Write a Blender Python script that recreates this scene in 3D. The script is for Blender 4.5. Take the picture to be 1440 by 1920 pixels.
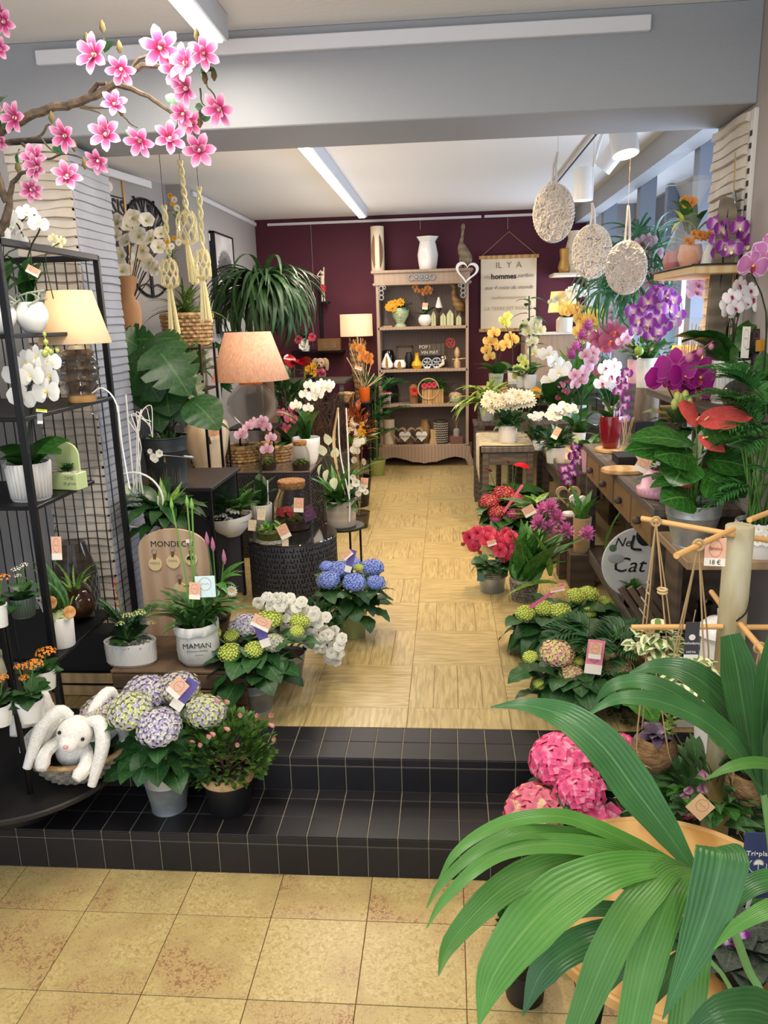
import bpy, math, random
import numpy as np
from mathutils import Vector, Matrix
random.seed(7)
PI = math.pi
SC = bpy.context.scene
for o in list(bpy.data.objects): bpy.data.objects.remove(o)
# ---------------------------------------------------------------- camera
F_PX, PITCH, YAW, ROLL, EYE = 1456.2, .2425, .0848, -.028, 1.7865
FW = Vector((-math.sin(YAW)*math.cos(PITCH), math.cos(YAW)*math.cos(PITCH), -math.sin(PITCH)))
_r = Vector((math.cos(YAW), math.sin(YAW), 0)); _u = _r.cross(FW)
RT = _r*math.cos(ROLL)+_u*math.sin(ROLL); UP = -_r*math.sin(ROLL)+_u*math.cos(ROLL)
CAM = Vector((0, 0, EYE))
cd = bpy.data.cameras.new('camera'); cam = bpy.data.objects.new('camera', cd); SC.collection.objects.link(cam)
cd.sensor_fit = 'VERTICAL'; cd.sensor_height = 36; cd.lens = F_PX/1920*36; cd.clip_start = .05
cam.matrix_world = Matrix(((RT.x, UP.x, -FW.x, 0), (RT.y, UP.y, -FW.y, 0), (RT.z, UP.z, -FW.z, EYE), (0, 0, 0, 1)))
SC.camera = cam
# ---------------------------------------------------------------- world, lights, exposure
def lin(h):
    if not isinstance(h, str): return tuple(h)[:3]
    h = h.lstrip('#'); c = [int(h[i:i+2], 16)/255 for i in (0, 2, 4)]
    return tuple(x/12.92 if x <= .04045 else ((x+.055)/1.055)**2.4 for x in c)
wd = bpy.data.worlds.new('World'); SC.world = wd; wd.use_nodes = True
bg = wd.node_tree.nodes['Background']; bg.inputs[0].default_value = (.84, .91, 1, 1); bg.inputs[1].default_value = 1.9
SC.view_settings.view_transform = 'Standard'; SC.view_settings.look = 'None'
SC.view_settings.exposure = 0.05; SC.view_settings.gamma = 1; SC.view_settings.use_curve_mapping = False
def lamp(kind, loc, power, col='#ffffff', tgt=None, size=.1, sy=None, spot=60, blend=.5):
    d = bpy.data.lights.new('light', kind); d.energy = power; d.color = lin(col)
    o = bpy.data.objects.new('light', d); SC.collection.objects.link(o); o.location = loc
    if kind == 'AREA':
        d.size = size
        if sy: d.shape = 'RECTANGLE'; d.size_y = sy
    else: d.shadow_soft_size = size
    if kind == 'SPOT': d.spot_size = math.radians(spot); d.spot_blend = blend
    if tgt is not None: o.rotation_euler = (Vector(tgt)-Vector(loc)).to_track_quat('-Z', 'Y').to_euler()
    return o
CZ = 2.83
# fluorescent strips (tubes are emissive fixtures further down), a tubeless lamp, added fill points
lamp('AREA', (-.80, 2.0, 2.72), 34, '#fff4e2', (-.80, 2.0, 0), .06, 1.7)
lamp('AREA', (-.80, 5.9, 2.70), 50, '#ffeedd', (-.80, 5.9, 0), .06, 3.6)
lamp('AREA', (.75, 1.1, 2.74), 20, '#fff4e2', (.75, 1.1, 0), .06, 1.5)  # area lamp under the ceiling
for y in (4.6, 5.6, 6.6, 7.5): lamp('POINT', (-.80, y, 2.15), 8, '#fff0e0', None, .2)  # fill points added in the air below the strip to brighten the ceiling
for y in (1.2, 2.4): lamp('POINT', (-.80, y, 2.2), 5, '#fff4e6', None, .2)  # same added fill below the front strip
for y in (4.3, 5.6, 6.9, 7.9): lamp('AREA', (1.84, y, 1.65), 24, '#cfe2ff', (-.6, y-.6, 2.2), .8, .8)   # daylight in the window bay
# ---------------------------------------------------------------- pixel helpers
def ray(px, py): return FW+RT*((px-720)/F_PX)-UP*((py-960)/F_PX)
def W(px, py, Y): d = ray(px, py); return CAM+d*(Y/d.y)
def Z(px, py, z): d = ray(px, py); return CAM+d*((z-EYE)/d.z)
def XW(px, py, x): d = ray(px, py); return CAM+d*(x/d.x)
def S(v): return (Vector(v)-CAM).dot(FW)/F_PX
# ---------------------------------------------------------------- geometry
class G:
    __slots__ = ('V', 'L', 'N', 'M', 'U')
    def __init__(s, V, F=None, m=0, uv=None, L=None, N=None, M=None):
        s.V = np.asarray(V, float).reshape(-1, 3)
        if F is not None:
            s.L = np.array([i for f in F for i in f], int); s.N = np.array([len(f) for f in F], int); s.M = np.full(len(F), m, int)
        else: s.L, s.N, s.M = L, N, M
        s.U = np.zeros((len(s.V), 2)) if uv is None else np.asarray(uv, float)
    def mi(s, m): return G(s.V, L=s.L, N=s.N, M=np.full(len(s.N), m, int), uv=s.U)
    def x(s, M):
        M = np.array(M); return G(s.V@M[:3, :3].T+M[:3, 3], L=s.L, N=s.N, M=s.M, uv=s.U)
    def t(s, x, y=0, z=0): return G(s.V+np.array([x, y, z]), L=s.L, N=s.N, M=s.M, uv=s.U)
    def s(s, x, y=None, z=None):
        y = x if y is None else y; z = x if z is None else z
        return G(s.V*np.array([x, y, z]), L=s.L, N=s.N, M=s.M, uv=s.U)
    def r(s, ax, a): return s.x(Matrix.Rotation(a, 4, ax))
    def __add__(a, b): return join([a, b])
def join(gs):
    gs = [g for g in gs if g is not None and len(g.V)]
    off = np.cumsum([0]+[len(g.V) for g in gs[:-1]])
    return G(np.concatenate([g.V for g in gs]), L=np.concatenate([g.L+o for g, o in zip(gs, off)]),
             N=np.concatenate([g.N for g in gs]), M=np.concatenate([g.M for g in gs]), uv=np.concatenate([g.U for g in gs]))
def scatter(g, Ms):
    k = len(Ms); A = np.array([np.array(m) for m in Ms]); n = len(g.V)
    V = np.einsum('kij,nj->kni', A[:, :3, :3], g.V)+A[:, None, :3, 3]
    return G(V.reshape(-1, 3), L=(g.L[None]+(np.arange(k)*n)[:, None]).ravel(), N=np.tile(g.N, k), M=np.tile(g.M, k), uv=np.tile(g.U, (k, 1)))
def lathe(pr, n=20, cb=True, ct=False, fr=None):
    V = []; U = []; F = []
    m = len(pr)
    for j, (r, z) in enumerate(pr):
        for i in range(n):
            a = 2*PI*i/n; rr = r*(fr(a, j/(m-1)) if fr else 1)
            V.append((rr*math.cos(a), rr*math.sin(a), z)); U.append((i/n, j/max(1, m-1)))
    for j in range(m-1):
        for i in range(n): F.append((j*n+i, j*n+(i+1) % n, (j+1)*n+(i+1) % n, (j+1)*n+i))
    if cb: F.append(tuple(range(n))[::-1])
    if ct: F.append(tuple((m-1)*n+i for i in range(n)))
    return G(V, F, 0, U)
def disc(r, z=0, n=20, m=0): return lathe([(r, z), (r*.5, z)], n, False, True).mi(m)
def box(a, b):
    (x0, y0, z0), (x1, y1, z1) = a, b
    return G([(x0, y0, z0), (x1, y0, z0), (x1, y1, z0), (x0, y1, z0), (x0, y0, z1), (x1, y0, z1), (x1, y1, z1), (x0, y1, z1)],
             [(3, 2, 1, 0), (4, 5, 6, 7), (0, 1, 5, 4), (1, 2, 6, 5), (2, 3, 7, 6), (3, 0, 4, 7)])
def bb(a, b, c=.004):     # box with chamfered edges
    (x0, y0, z0), (x1, y1, z1) = a, b
    c = min(c, abs(x1-x0)*.3, abs(y1-y0)*.3, abs(z1-z0)*.3)
    V = []; idx = {}
    for sx in (0, 1):
        for sy in (0, 1):
            for sz in (0, 1):
                X, Y, Zz = (x0, x1)[sx], (y0, y1)[sy], (z0, z1)[sz]; dx, dy, dz = (1-2*sx)*c, (1-2*sy)*c, (1-2*sz)*c
                for ax, p in (('x', (X, Y+dy, Zz+dz)), ('y', (X+dx, Y, Zz+dz)), ('z', (X+dx, Y+dy, Zz))):
                    idx[sx, sy, sz, ax] = len(V); V.append(p)
    F = []; I = lambda sx, sy, sz, ax: idx[sx, sy, sz, ax]
    for s in (0, 1):
        f = [I(s, 0, 0, 'x'), I(s, 1, 0, 'x'), I(s, 1, 1, 'x'), I(s, 0, 1, 'x')]; F.append(f if s else f[::-1])
        f = [I(0, s, 0, 'y'), I(1, s, 0, 'y'), I(1, s, 1, 'y'), I(0, s, 1, 'y')]; F.append(f[::-1] if s else f)
        f = [I(0, 0, s, 'z'), I(1, 0, s, 'z'), I(1, 1, s, 'z'), I(0, 1, s, 'z')]; F.append(f if s else f[::-1])
        for q in (0, 1):
            fs = [[I(s, q, 0, 'x'), I(s, q, 1, 'x'), I(s, q, 1, 'y'), I(s, q, 0, 'y')], [I(s, 0, q, 'x'), I(s, 1, q, 'x'), I(s, 1, q, 'z'), I(s, 0, q, 'z')],
                  [I(0, s, q, 'y'), I(1, s, q, 'y'), I(1, s, q, 'z'), I(0, s, q, 'z')]]
            F += fs
            for w in (0, 1): F.append([I(s, q, w, 'x'), I(s, q, w, 'y'), I(s, q, w, 'z')])
    return G(V, F)
def tube(P, r, n=6, cap=True):
    P = [Vector(p) for p in P]; m = len(P)
    R = r if isinstance(r, (list, tuple)) else [r]*m
    V = []; U = []; F = []; nrm = None
    for j, p in enumerate(P):
        t = (P[min(j+1, m-1)]-P[max(j-1, 0)]).normalized()
        if nrm is None: nrm = t.orthogonal().normalized()
        nrm = (nrm-t*nrm.dot(t)); nrm = nrm.normalized() if nrm.length > 1e-6 else t.orthogonal().normalized()
        b = t.cross(nrm)
        for i in range(n):
            a = 2*PI*i/n; V.append(p+(nrm*math.cos(a)+b*math.sin(a))*R[j]); U.append((i/n, j/(m-1)))
    for j in range(m-1):
        for i in range(n): F.append((j*n+i, j*n+(i+1) % n, (j+1)*n+(i+1) % n, (j+1)*n+i))
    if cap: F += [tuple(range(n))[::-1], tuple((m-1)*n+i for i in range(n))]
    return G([tuple(v) for v in V], F, 0, U)
def spl(P, k=4):          # Catmull-Rom through the points
    P = [np.array(p, float) for p in P]; Q = [2*P[0]-P[1]]+P+[2*P[-1]-P[-2]]; out = []
    for i in range(1, len(Q)-2):
        for j in range(k):
            t = j/k; a, b, c, d = Q[i-1:i+3]
            out.append(tuple(.5*(2*b+(c-a)*t+(2*a-5*b+4*c-d)*t*t+(3*b-a-3*c+d)*t**3)))
    out.append(tuple(P[-1])); return out
def torus(R, r, n=24, m=8, ax=1, a0=0, a1=2*PI):
    pts = [(R*math.cos(a0+(a1-a0)*i/n), R*math.sin(a0+(a1-a0)*i/n)*ax, 0) for i in range(n+1)]
    return tube(pts, r, m, abs(a1-a0) < 6.2)
def ball(r, z=0, n=14, k=8, sz=1): return lathe([(max(1e-4, r*math.sin(PI*i/k)), z-r*sz*math.cos(PI*i/k)) for i in range(k+1)], n, False)
def prism(P, d, m=0):     # outline in XZ, thickness d along Y (front at -d/2)
    n = len(P); V = [(x, -d/2, z) for x, z in P]+[(x, d/2, z) for x, z in P]
    return G(V, [tuple(range(n)), tuple(range(2*n-1, n-1, -1))]+[(i, i+n, (i+1) % n+n, (i+1) % n) for i in range(n)], m)
def ring(P, Q, d):        # band between outline P and outline Q (XZ)
    n = len(P); V = [(x, y, z) for y in (-d/2, d/2) for R in (P, Q) for x, z in R]; F = []
    for i in range(n):
        j = (i+1) % n
        F += [(i, j, n+j, n+i), (2*n+j, 2*n+i, 3*n+i, 3*n+j), (i, 2*n+i, 2*n+j, j), (n+j, 3*n+j, 3*n+i, n+i)]
    return G(V, F)
def heart(s, n=28, off=0):
    P = []
    for i in range(n):
        t = 2*PI*i/n; x = 16*math.sin(t)**3; z = 13*math.cos(t)-5*math.cos(2*t)-2*math.cos(3*t)-math.cos(4*t)
        P.append((x/17*s*(1-off), (z+2.5)/17*s*(1-off)))
    return P
# unit leaf along +Y, up +Z
def leafg(prof, n=6, e0=.5, e1=-.6, fold=.15, wav=0, notch=0, ph=0):
    V = []; U = []; F = []; y = z = 0; pts = []
    for j in range(n+1): 
        pts.append((y, z)); a = e0+(e1-e0)*(j/n); y += math.cos(a)/n; z += math.sin(a)/n
    for j, (y, z) in enumerate(pts):
        t = j/n; w = max(.004, prof(t)); a = e0+(e1-e0)*t
        for k, u in enumerate((-1, 0, 1)):
            zz = z+abs(u)*w*fold+(wav*math.sin(t*17+u*2+ph)*w*abs(u)); yy = y-(notch*(1-t)**4 if u else 0)
            V.append((u*w, yy, zz)); U.append((.5+u*.5, t))
    for j in range(n):
        for k in (0, 1): F.append((j*3+k, j*3+k+1, j*3+k+4, j*3+k+3))
    return G(V, F, 0, U)
def p_ov(w): return lambda t: w*(math.sin(PI*min(1, t**.75))**.8)
def p_strap(w): return lambda t: w*min(1, .45+t*3)*(1-t**5)**.6 if t < 1 else 0
def p_lance(w): return lambda t: w*math.sin(PI*(t*.96+.04)**.62)
def p_blade(w): return lambda t: w*(1-t)**.5*min(1, .5+3*t)
def p_pet(w): return lambda t: w*(math.sin(PI*.5*min(1, t*1.6))**.9)*(1 if t < .62 else math.sqrt(max(0, 1-((t-.62)/.385)**2)))
def aim(loc, d, roll=0, s=1, w=None):   # matrix taking +Y to direction d, +Z near world up
    d = Vector(d).normalized(); up = Vector((0, 0, 1))
    if abs(d.z) > .98: up = Vector((1, 0, 0))
    x = d.cross(up).normalized(); z = x.cross(d)
    M = Matrix((x, d, z)).transposed().to_4x4(); M = M@Matrix.Rotation(roll, 4, 'Y')
    w = s if w is None else w
    M = M@Matrix.Diagonal((w, s, s, 1)); M.translation = Vector(loc); return M
def face(loc, n, s=1, roll=0):          # matrix taking +Z to n, +Y near world up
    n = Vector(n).normalized(); up = Vector((0, 0, 1))
    if abs(n.z) > .98: up = Vector((0, 1, 0))
    x = up.cross(n).normalized(); y = n.cross(x)
    M = Matrix((x, y, n)).transposed().to_4x4()@Matrix.Rotation(roll, 4, 'Z')@Matrix.Scale(s, 4); M.translation = Vector(loc); return M
def pol(az, el=0): return Vector((math.cos(az)*math.cos(el), math.sin(az)*math.cos(el), math.sin(el)))
U = random.uniform
# ---------------------------------------------------------------- objects
def mesh(g, mats, name, smooth=True, ang=42):
    me = bpy.data.meshes.new(name); n = len(g.V)
    me.vertices.add(n); me.vertices.foreach_set('co', g.V.astype(np.float32).ravel())
    me.loops.add(len(g.L)); me.loops.foreach_set('vertex_index', g.L.astype(np.int32))
    me.polygons.add(len(g.N)); st = np.concatenate([[0], np.cumsum(g.N)[:-1]])
    me.polygons.foreach_set('loop_start', st.astype(np.int32)); me.polygons.foreach_set('material_index', g.M.astype(np.int32))
    me.update(calc_edges=True)
    me.polygons.foreach_set('use_smooth', np.full(len(g.N), smooth))
    uv = me.uv_layers.new(name='UVMap'); uv.data.foreach_set('uv', g.U[g.L].astype(np.float32).ravel())
    for m in (mats if isinstance(mats, (list, tuple)) else [mats]): me.materials.append(m)
    if smooth and ang: me.set_sharp_from_angle(angle=math.radians(ang))
    return me
def link(o): SC.collection.objects.link(o); return o
def ob(name, g, mats, parent=None, loc=None, mw=None, smooth=True, kind=None, label=None, ang=42):
    me = g if isinstance(g, bpy.types.Mesh) else mesh(g, mats, name, smooth, ang)
    o = bpy.data.objects.new(name, me); link(o)
    if parent is not None: o.parent = parent
    if mw is not None: o.matrix_local = mw
    elif loc is not None: o.location = loc
    if kind: o['kind'] = kind
    if label: o['label'] = label
    return o
def tag(o, label, cat, group=None, kind=None):
    o['label'] = label; o['category'] = cat
    if group: o['group'] = group
    if kind: o['kind'] = kind
    return o
class T:                                # a thing: an Empty at its base
    def __init__(s, name, label, cat, loc, group=None, rz=0):
        s.o = bpy.data.objects.new(name, None); link(s.o); s.o.empty_display_size = .05
        s.loc = Vector(loc); s.o.location = s.loc; s.o.rotation_euler = (0, 0, rz); s.rz = rz; s.k = S(loc); tag(s.o, label, cat, group)
    def p(s, name, g, mats, mw=None, **k): return ob(name, g, mats, s.o, mw=mw, **k)
    def L(s, px, py, dy=0):             # local point at world depth loc.y+dy
        return Matrix.Rotation(-s.rz, 3, 'Z')@(W(px, py, s.loc.y+dy)-s.loc)
def dup(src, loc, rz=None, label=None, group=None, sc=None):
    c = src.copy(); link(c); c.location = loc
    if rz is not None: c.rotation_euler = (0, 0, rz)
    if sc: c.scale = (sc,)*3
    if label: c['label'] = label
    if group: c['group'] = group
    for ch in src.children:
        d = ch.copy(); link(d); d.parent = c
        for g in ch.children: e = g.copy(); link(e); e.parent = d
    return c
# ---------------------------------------------------------------- materials
_mc = {}
def mat(name, col='#888888', rough=.6, metal=0, col2=None, ns=8, nd=3, bump=0, bs=None, trans=0, ior=1.45, emit=None, es=0, coat=0, sss=0, sheen=0, stretch=(1, 1, 1), lo=.35, hi=.65, alpha=1, coord='Object', rand=0, spec=None):
    if name in _mc: return _mc[name]
    m = bpy.data.materials.new(name); _mc[name] = m; m.use_nodes = True; nt = m.node_tree; N = nt.nodes; K = nt.links
    b = N['Principled BSDF']; c = lin(col)
    I = b.inputs
    I['Base Color'].default_value = (*c, 1); I['Roughness'].default_value = rough; I['Metallic'].default_value = metal
    I['Transmission Weight'].default_value = trans; I['IOR'].default_value = ior; I['Coat Weight'].default_value = coat; I['Alpha'].default_value = alpha
    if spec is not None: I['Specular IOR Level'].default_value = spec
    if sheen: I['Sheen Weight'].default_value = sheen
    if emit: I['Emission Color'].default_value = (*lin(emit), 1); I['Emission Strength'].default_value = es
    if sss: I['Subsurface Weight'].default_value = sss; I['Subsurface Radius'].default_value = (.02, .015, .01)
    out = None
    if col2 or bump:
        tc = N.new('ShaderNodeTexCoord'); mp = N.new('ShaderNodeMapping'); mp.inputs['Scale'].default_value = stretch
        K.new(tc.outputs[coord], mp.inputs[0])
        nz = N.new('ShaderNodeTexNoise'); nz.inputs['Scale'].default_value = ns; nz.inputs['Detail'].default_value = nd; K.new(mp.outputs[0], nz.inputs[0])
        if col2:
            cr = N.new('ShaderNodeValToRGB'); e = cr.color_ramp.elements; e[0].position = lo; e[0].color = (*c, 1); e[1].position = hi; e[1].color = (*lin(col2), 1)
            K.new(nz.outputs[0], cr.inputs[0]); out = cr.outputs[0]
        if bump:
            bp = N.new('ShaderNodeBump'); bp.inputs['Strength'].default_value = bump; bp.inputs['Distance'].default_value = .01
            if bs:
                n2 = N.new('ShaderNodeTexNoise'); n2.inputs['Scale'].default_value = bs; K.new(mp.outputs[0], n2.inputs[0]); K.new(n2.outputs[0], bp.inputs['Height'])
            else: K.new(nz.outputs[0], bp.inputs['Height'])
            K.new(bp.outputs[0], I['Normal'])
    if rand:
        oi = N.new('ShaderNodeObjectInfo'); mr = N.new('ShaderNodeMapRange'); mr.inputs[3].default_value = 1-rand; mr.inputs[4].default_value = 1+rand
        hs = N.new('ShaderNodeHueSaturation'); K.new(oi.outputs['Random'], mr.inputs[0]); K.new(mr.outputs[0], hs.inputs['Value'])
        if out is not None: K.new(out, hs.inputs['Color'])
        else: hs.inputs['Color'].default_value = (*c, 1)
        out = hs.outputs[0]
    if out is not None: K.new(out, I['Base Color'])
    return m
def ramp(N, K, src, stops):
    cr = N.new('ShaderNodeValToRGB'); e = cr.color_ramp.elements
    while len(e) < len(stops): e.new(.5)
    for i, (p, c) in enumerate(stops): e[i].position = p; e[i].color = (*lin(c), 1)
    K.new(src, cr.inputs[0]); return cr.outputs[0]
def mth(N, K, op, a, b=None, c=None):
    n = N.new('ShaderNodeMath'); n.operation = op
    for i, v in enumerate((a, b, c)):
        if v is None: continue
        if isinstance(v, (int, float)): n.inputs[i].default_value = v
        else: K.new(v, n.inputs[i])
    return n.outputs[0]
def mix(N, K, f, a, b):
    n = N.new('ShaderNodeMix'); n.data_type = 'RGBA'
    for i, v in ((0, f), (6, a), (7, b)):
        if isinstance(v, (int, float)): n.inputs[i].default_value = v
        elif isinstance(v, (str, tuple)): n.inputs[i].default_value = (*lin(v), 1)
        else: K.new(v, n.inputs[i])
    return n.outputs[2]
def leafm(name, col, dark=None, rib=None, veins=0, rough=.38, edge=None, stripe=None, long=0, tr=.12):
    """leaf: UV u across (midrib .5), v along"""
    if name in _mc: return _mc[name]
    m = mat(name, col, rough); nt = m.node_tree; N = nt.nodes; K = nt.links; b = N['Principled BSDF']
    tc = N.new('ShaderNodeTexCoord'); nz = N.new('ShaderNodeTexNoise'); nz.inputs['Scale'].default_value = 14; K.new(tc.outputs['Object'], nz.inputs[0])
    c = ramp(N, K, nz.outputs[0], [(.3, dark or tuple(x*.55 for x in lin(col))), (.7, col)])
    sx = N.new('ShaderNodeSeparateXYZ'); K.new(tc.outputs['UV'], sx.inputs[0])
    u = mth(N, K, 'ABSOLUTE', mth(N, K, 'SUBTRACT', sx.outputs[0], .5))
    h = None
    if stripe: c = mix(N, K, mth(N, K, 'GREATER_THAN', u, stripe[1]) if len(stripe) < 3 else mth(N, K, 'LESS_THAN', u, stripe[1]), c, stripe[0])
    if veins:
        w = mth(N, K, 'SINE', mth(N, K, 'SUBTRACT', mth(N, K, 'MULTIPLY', sx.outputs[1], veins*6.28), mth(N, K, 'MULTIPLY', u, veins*5)))
        h = mth(N, K, 'GREATER_THAN', w, .93); c = mix(N, K, mth(N, K, 'MULTIPLY', h, .2), c, rib or tuple(min(1, x*1.8) for x in lin(col)))
    if long:
        w = mth(N, K, 'SINE', mth(N, K, 'MULTIPLY', sx.outputs[0], long*6.28)); c = mix(N, K, mth(N, K, 'MULTIPLY', mth(N, K, 'ADD', w, 1), .12), c, tuple(min(1, x*1.5) for x in lin(col)))
        h = w
    if rib: c = mix(N, K, mth(N, K, 'MULTIPLY', mth(N, K, 'LESS_THAN', u, .022), .5), c, rib)
    if edge: c = mix(N, K, mth(N, K, 'GREATER_THAN', u, .46), c, edge)
    oi = N.new('ShaderNodeObjectInfo'); mr = N.new('ShaderNodeMapRange'); mr.inputs[3].default_value = .75; mr.inputs[4].default_value = 1.25
    hs = N.new('ShaderNodeHueSaturation'); K.new(oi.outputs['Random'], mr.inputs[0]); K.new(mr.outputs[0], hs.inputs['Value']); K.new(c, hs.inputs['Color'])
    K.new(hs.outputs[0], b.inputs['Base Color'])
    if h is not None:
        bp = N.new('ShaderNodeBump'); bp.inputs['Strength'].default_value = .25; bp.inputs['Distance'].default_value = .002; K.new(h, bp.inputs['Height']); K.new(bp.outputs[0], b.inputs['Normal'])
    if tr:
        t = N.new('ShaderNodeBsdfTranslucent'); K.new(hs.outputs[0], t.inputs[0]); ms = N.new('ShaderNodeMixShader'); ms.inputs[0].default_value = tr
        K.new(b.outputs[0], ms.inputs[1]); K.new(t.outputs[0], ms.inputs[2]); K.new(ms.outputs[0], N['Material Output'].inputs[0])
    return m
def petm(name, stops, rough=.55, edge=None, veins=None, noise=None, tr=.25):
    """petal: colour ramp along v, optional edge tint, vein stripes and patchy second colour"""
    if name in _mc: return _mc[name]
    m = mat(name, stops[-1][1], rough); nt = m.node_tree; N = nt.nodes; K = nt.links; b = N['Principled BSDF']
    tc = N.new('ShaderNodeTexCoord'); sx = N.new('ShaderNodeSeparateXYZ'); K.new(tc.outputs['UV'], sx.inputs[0])
    c = ramp(N, K, sx.outputs[1], stops)
    u = mth(N, K, 'ABSOLUTE', mth(N, K, 'SUBTRACT', sx.outputs[0], .5))
    if noise:
        nz = N.new('ShaderNodeTexNoise'); nz.inputs['Scale'].default_value = noise[1]; nz.inputs['Detail'].default_value = 1; K.new(tc.outputs['Object'], nz.inputs[0])
        c = mix(N, K, ramp(N, K, nz.outputs[0], [(noise[2]-.06, '#000000'), (noise[2]+.06, '#ffffff')]), c, noise[0])
    if veins:
        w = mth(N, K, 'GREATER_THAN', mth(N, K, 'SINE', mth(N, K, 'MULTIPLY', sx.outputs[0], 50)), .5); c = mix(N, K, mth(N, K, 'MULTIPLY', w, veins[1]), c, veins[0])
    if edge: c = mix(N, K, ramp(N, K, u, [(edge[1], '#000000'), (.5, '#ffffff')]), c, edge[0])
    oi = N.new('ShaderNodeObjectInfo'); mr = N.new('ShaderNodeMapRange'); mr.inputs[3].default_value = .9; mr.inputs[4].default_value = 1.08
    hs = N.new('ShaderNodeHueSaturation'); K.new(oi.outputs['Random'], mr.inputs[0]); K.new(mr.outputs[0], hs.inputs['Value']); K.new(c, hs.inputs['Color'])
    K.new(hs.outputs[0], b.inputs['Base Color'])
    if tr:
        t = N.new('ShaderNodeBsdfTranslucent'); K.new(hs.outputs[0], t.inputs[0]); ms = N.new('ShaderNodeMixShader'); ms.inputs[0].default_value = tr
        K.new(b.outputs[0], ms.inputs[1]); K.new(t.outputs[0], ms.inputs[2]); K.new(ms.outputs[0], N['Material Output'].inputs[0])
    return m
def wave(name, c1, c2, scale=6, dist=3, rough=.6, coord='Object', rot=(0, 0, 0), detail=3, dir='X', bump=.15, rnd=1, st=(1, 1, 1), third=None):
    """wood / travertine: banded grain offset per object"""
    if name in _mc: return _mc[name]
    m = mat(name, c1, rough); nt = m.node_tree; N = nt.nodes; K = nt.links; b = N['Principled BSDF']
    tc = N.new('ShaderNodeTexCoord'); mp = N.new('ShaderNodeMapping'); mp.inputs['Rotation'].default_value = rot; mp.inputs['Scale'].default_value = st; K.new(tc.outputs[coord], mp.inputs[0])
    oi = N.new('ShaderNodeObjectInfo'); va = N.new('ShaderNodeVectorMath'); va.operation = 'MULTIPLY_ADD'; cb = N.new('ShaderNodeCombineXYZ')
    for i in range(3): K.new(oi.outputs['Random'], cb.inputs[i])
    K.new(cb.outputs[0], va.inputs[0]); va.inputs[1].default_value = (7.3*rnd, 3.1*rnd, 5.7*rnd); K.new(mp.outputs[0], va.inputs[2])
    wv = N.new('ShaderNodeTexNoise' if detail > 7 else 'ShaderNodeTexWave')
    if detail > 7: wv.inputs['Scale'].default_value = scale; wv.inputs['Detail'].default_value = detail; wv.inputs['Distortion'].default_value = dist
    else: wv.bands_direction = dir; wv.inputs['Scale'].default_value = scale; wv.inputs['Distortion'].default_value = dist; wv.inputs['Detail'].default_value = detail; wv.inputs['Detail Scale'].default_value = 1.5
    Fo = wv.outputs[0] if detail > 7 else wv.outputs['Fac']
    K.new(va.outputs[0], wv.inputs[0])
    c = ramp(N, K, Fo, [(.38, c1), (.62, c2)] if detail > 7 else [(.1, c1), (.85, c2)])
    nz = N.new('ShaderNodeTexNoise'); nz.inputs['Scale'].default_value = 3; nz.inputs['Detail'].default_value = 4; K.new(va.outputs[0], nz.inputs[0])
    c = mix(N, K, mth(N, K, 'MULTIPLY', nz.outputs[0], .6), c, third or tuple(x*.6 for x in lin(c1)))
    K.new(c, b.inputs['Base Color'])
    bp = N.new('ShaderNodeBump'); bp.inputs['Strength'].default_value = bump; bp.inputs['Distance'].default_value = .002; K.new(Fo, bp.inputs['Height']); K.new(bp.outputs[0], b.inputs['Normal'])
    return m
WHITE = mat('white_ceramic', '#e9e8e4', .22, coat=.3)
WHITEM = mat('white_matt', '#e6e3dc', .6, bump=.05, ns=60)
CREAM = mat('cream_ceramic', '#ddd0b8', .45)
BLACK = mat('black_metal', '#101114', .4, .3)
BLACKP = mat('black_plastic', '#15161a', .5)
SOIL = mat('soil', '#1d130c', .95, col2='#3a281a', ns=60, bump=.6)
ZINC = mat('zinc', '#b4babb', .36, .6, col2='#848d92', ns=9, nd=5, bump=.08)
GREENPOT = mat('green_pot', '#8f9a68', .3, coat=.3)
WICKER = mat('wicker', '#8a6a45', .7, col2='#c9a878', ns=30)
GREY_WICK = mat('grey_wicker', '#8d8577', .75, col2='#5c554b', ns=40)
OAK = wave('oak', '#b98c52', '#d8b27a', 5, 4)
RUSTIC = wave('rustic_wood', '#5d4937', '#7b644c', 3, 6, .75, dir='Z')
GREYWOOD = wave('grey_wood', '#5a5148', '#6e655a', 7, 3, .7, dir='X')
GREYWOODY = wave('grey_wood_y', '#4f473f', '#665c50', 7, 3, .7, dir='Z')
LIMED = wave('limed_wood', '#a58b76', '#b89f89', 9, 1.5, .6, dir='X')
PALEW = wave('pale_wood', '#c9a877', '#dcc194', 6, 3, .5)
FILM = mat('clear_film', '#f4f6f6', .25, alpha=.16, spec=.4)
CORK = mat('cork', '#a5794c', .9, col2='#6f4c2c', ns=60)
GLASS = mat('glass', '#ffffff', .02, trans=1, ior=1.3, alpha=.35)
GLASSG = mat('glass_clear', '#e9f2ee', .03, trans=.9, ior=1.2, alpha=.3)
KRAFT = mat('kraft_tag', '#e6b498', .7)
KRAFTW = mat('tag_white', '#f1e9da', .7)
INK = mat('ink', '#1a1716', .7)
INKG = mat('ink_grey', '#8a7f73', .7)
TWINE = mat('twine', '#b0946a', .9)
PEB = mat('pebbles', '#d8d4cb', .6, col2='#8f8a80', ns=90, bump=.8)
MOSS = mat('moss', '#2c3512', .95, col2='#4b5420', ns=50, bump=.9)
L_DK = leafm('leaf_dark', '#2f5a26', '#16351a', '#5c8043', 9)
L_HY = leafm('leaf_hydrangea', '#2f5c2a', '#1c4220', '#5c8547', 8, .45)
L_OR = leafm('leaf_orchid', '#3a6b2b', '#21481e', '#2a5522', 0, .3)
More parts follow.
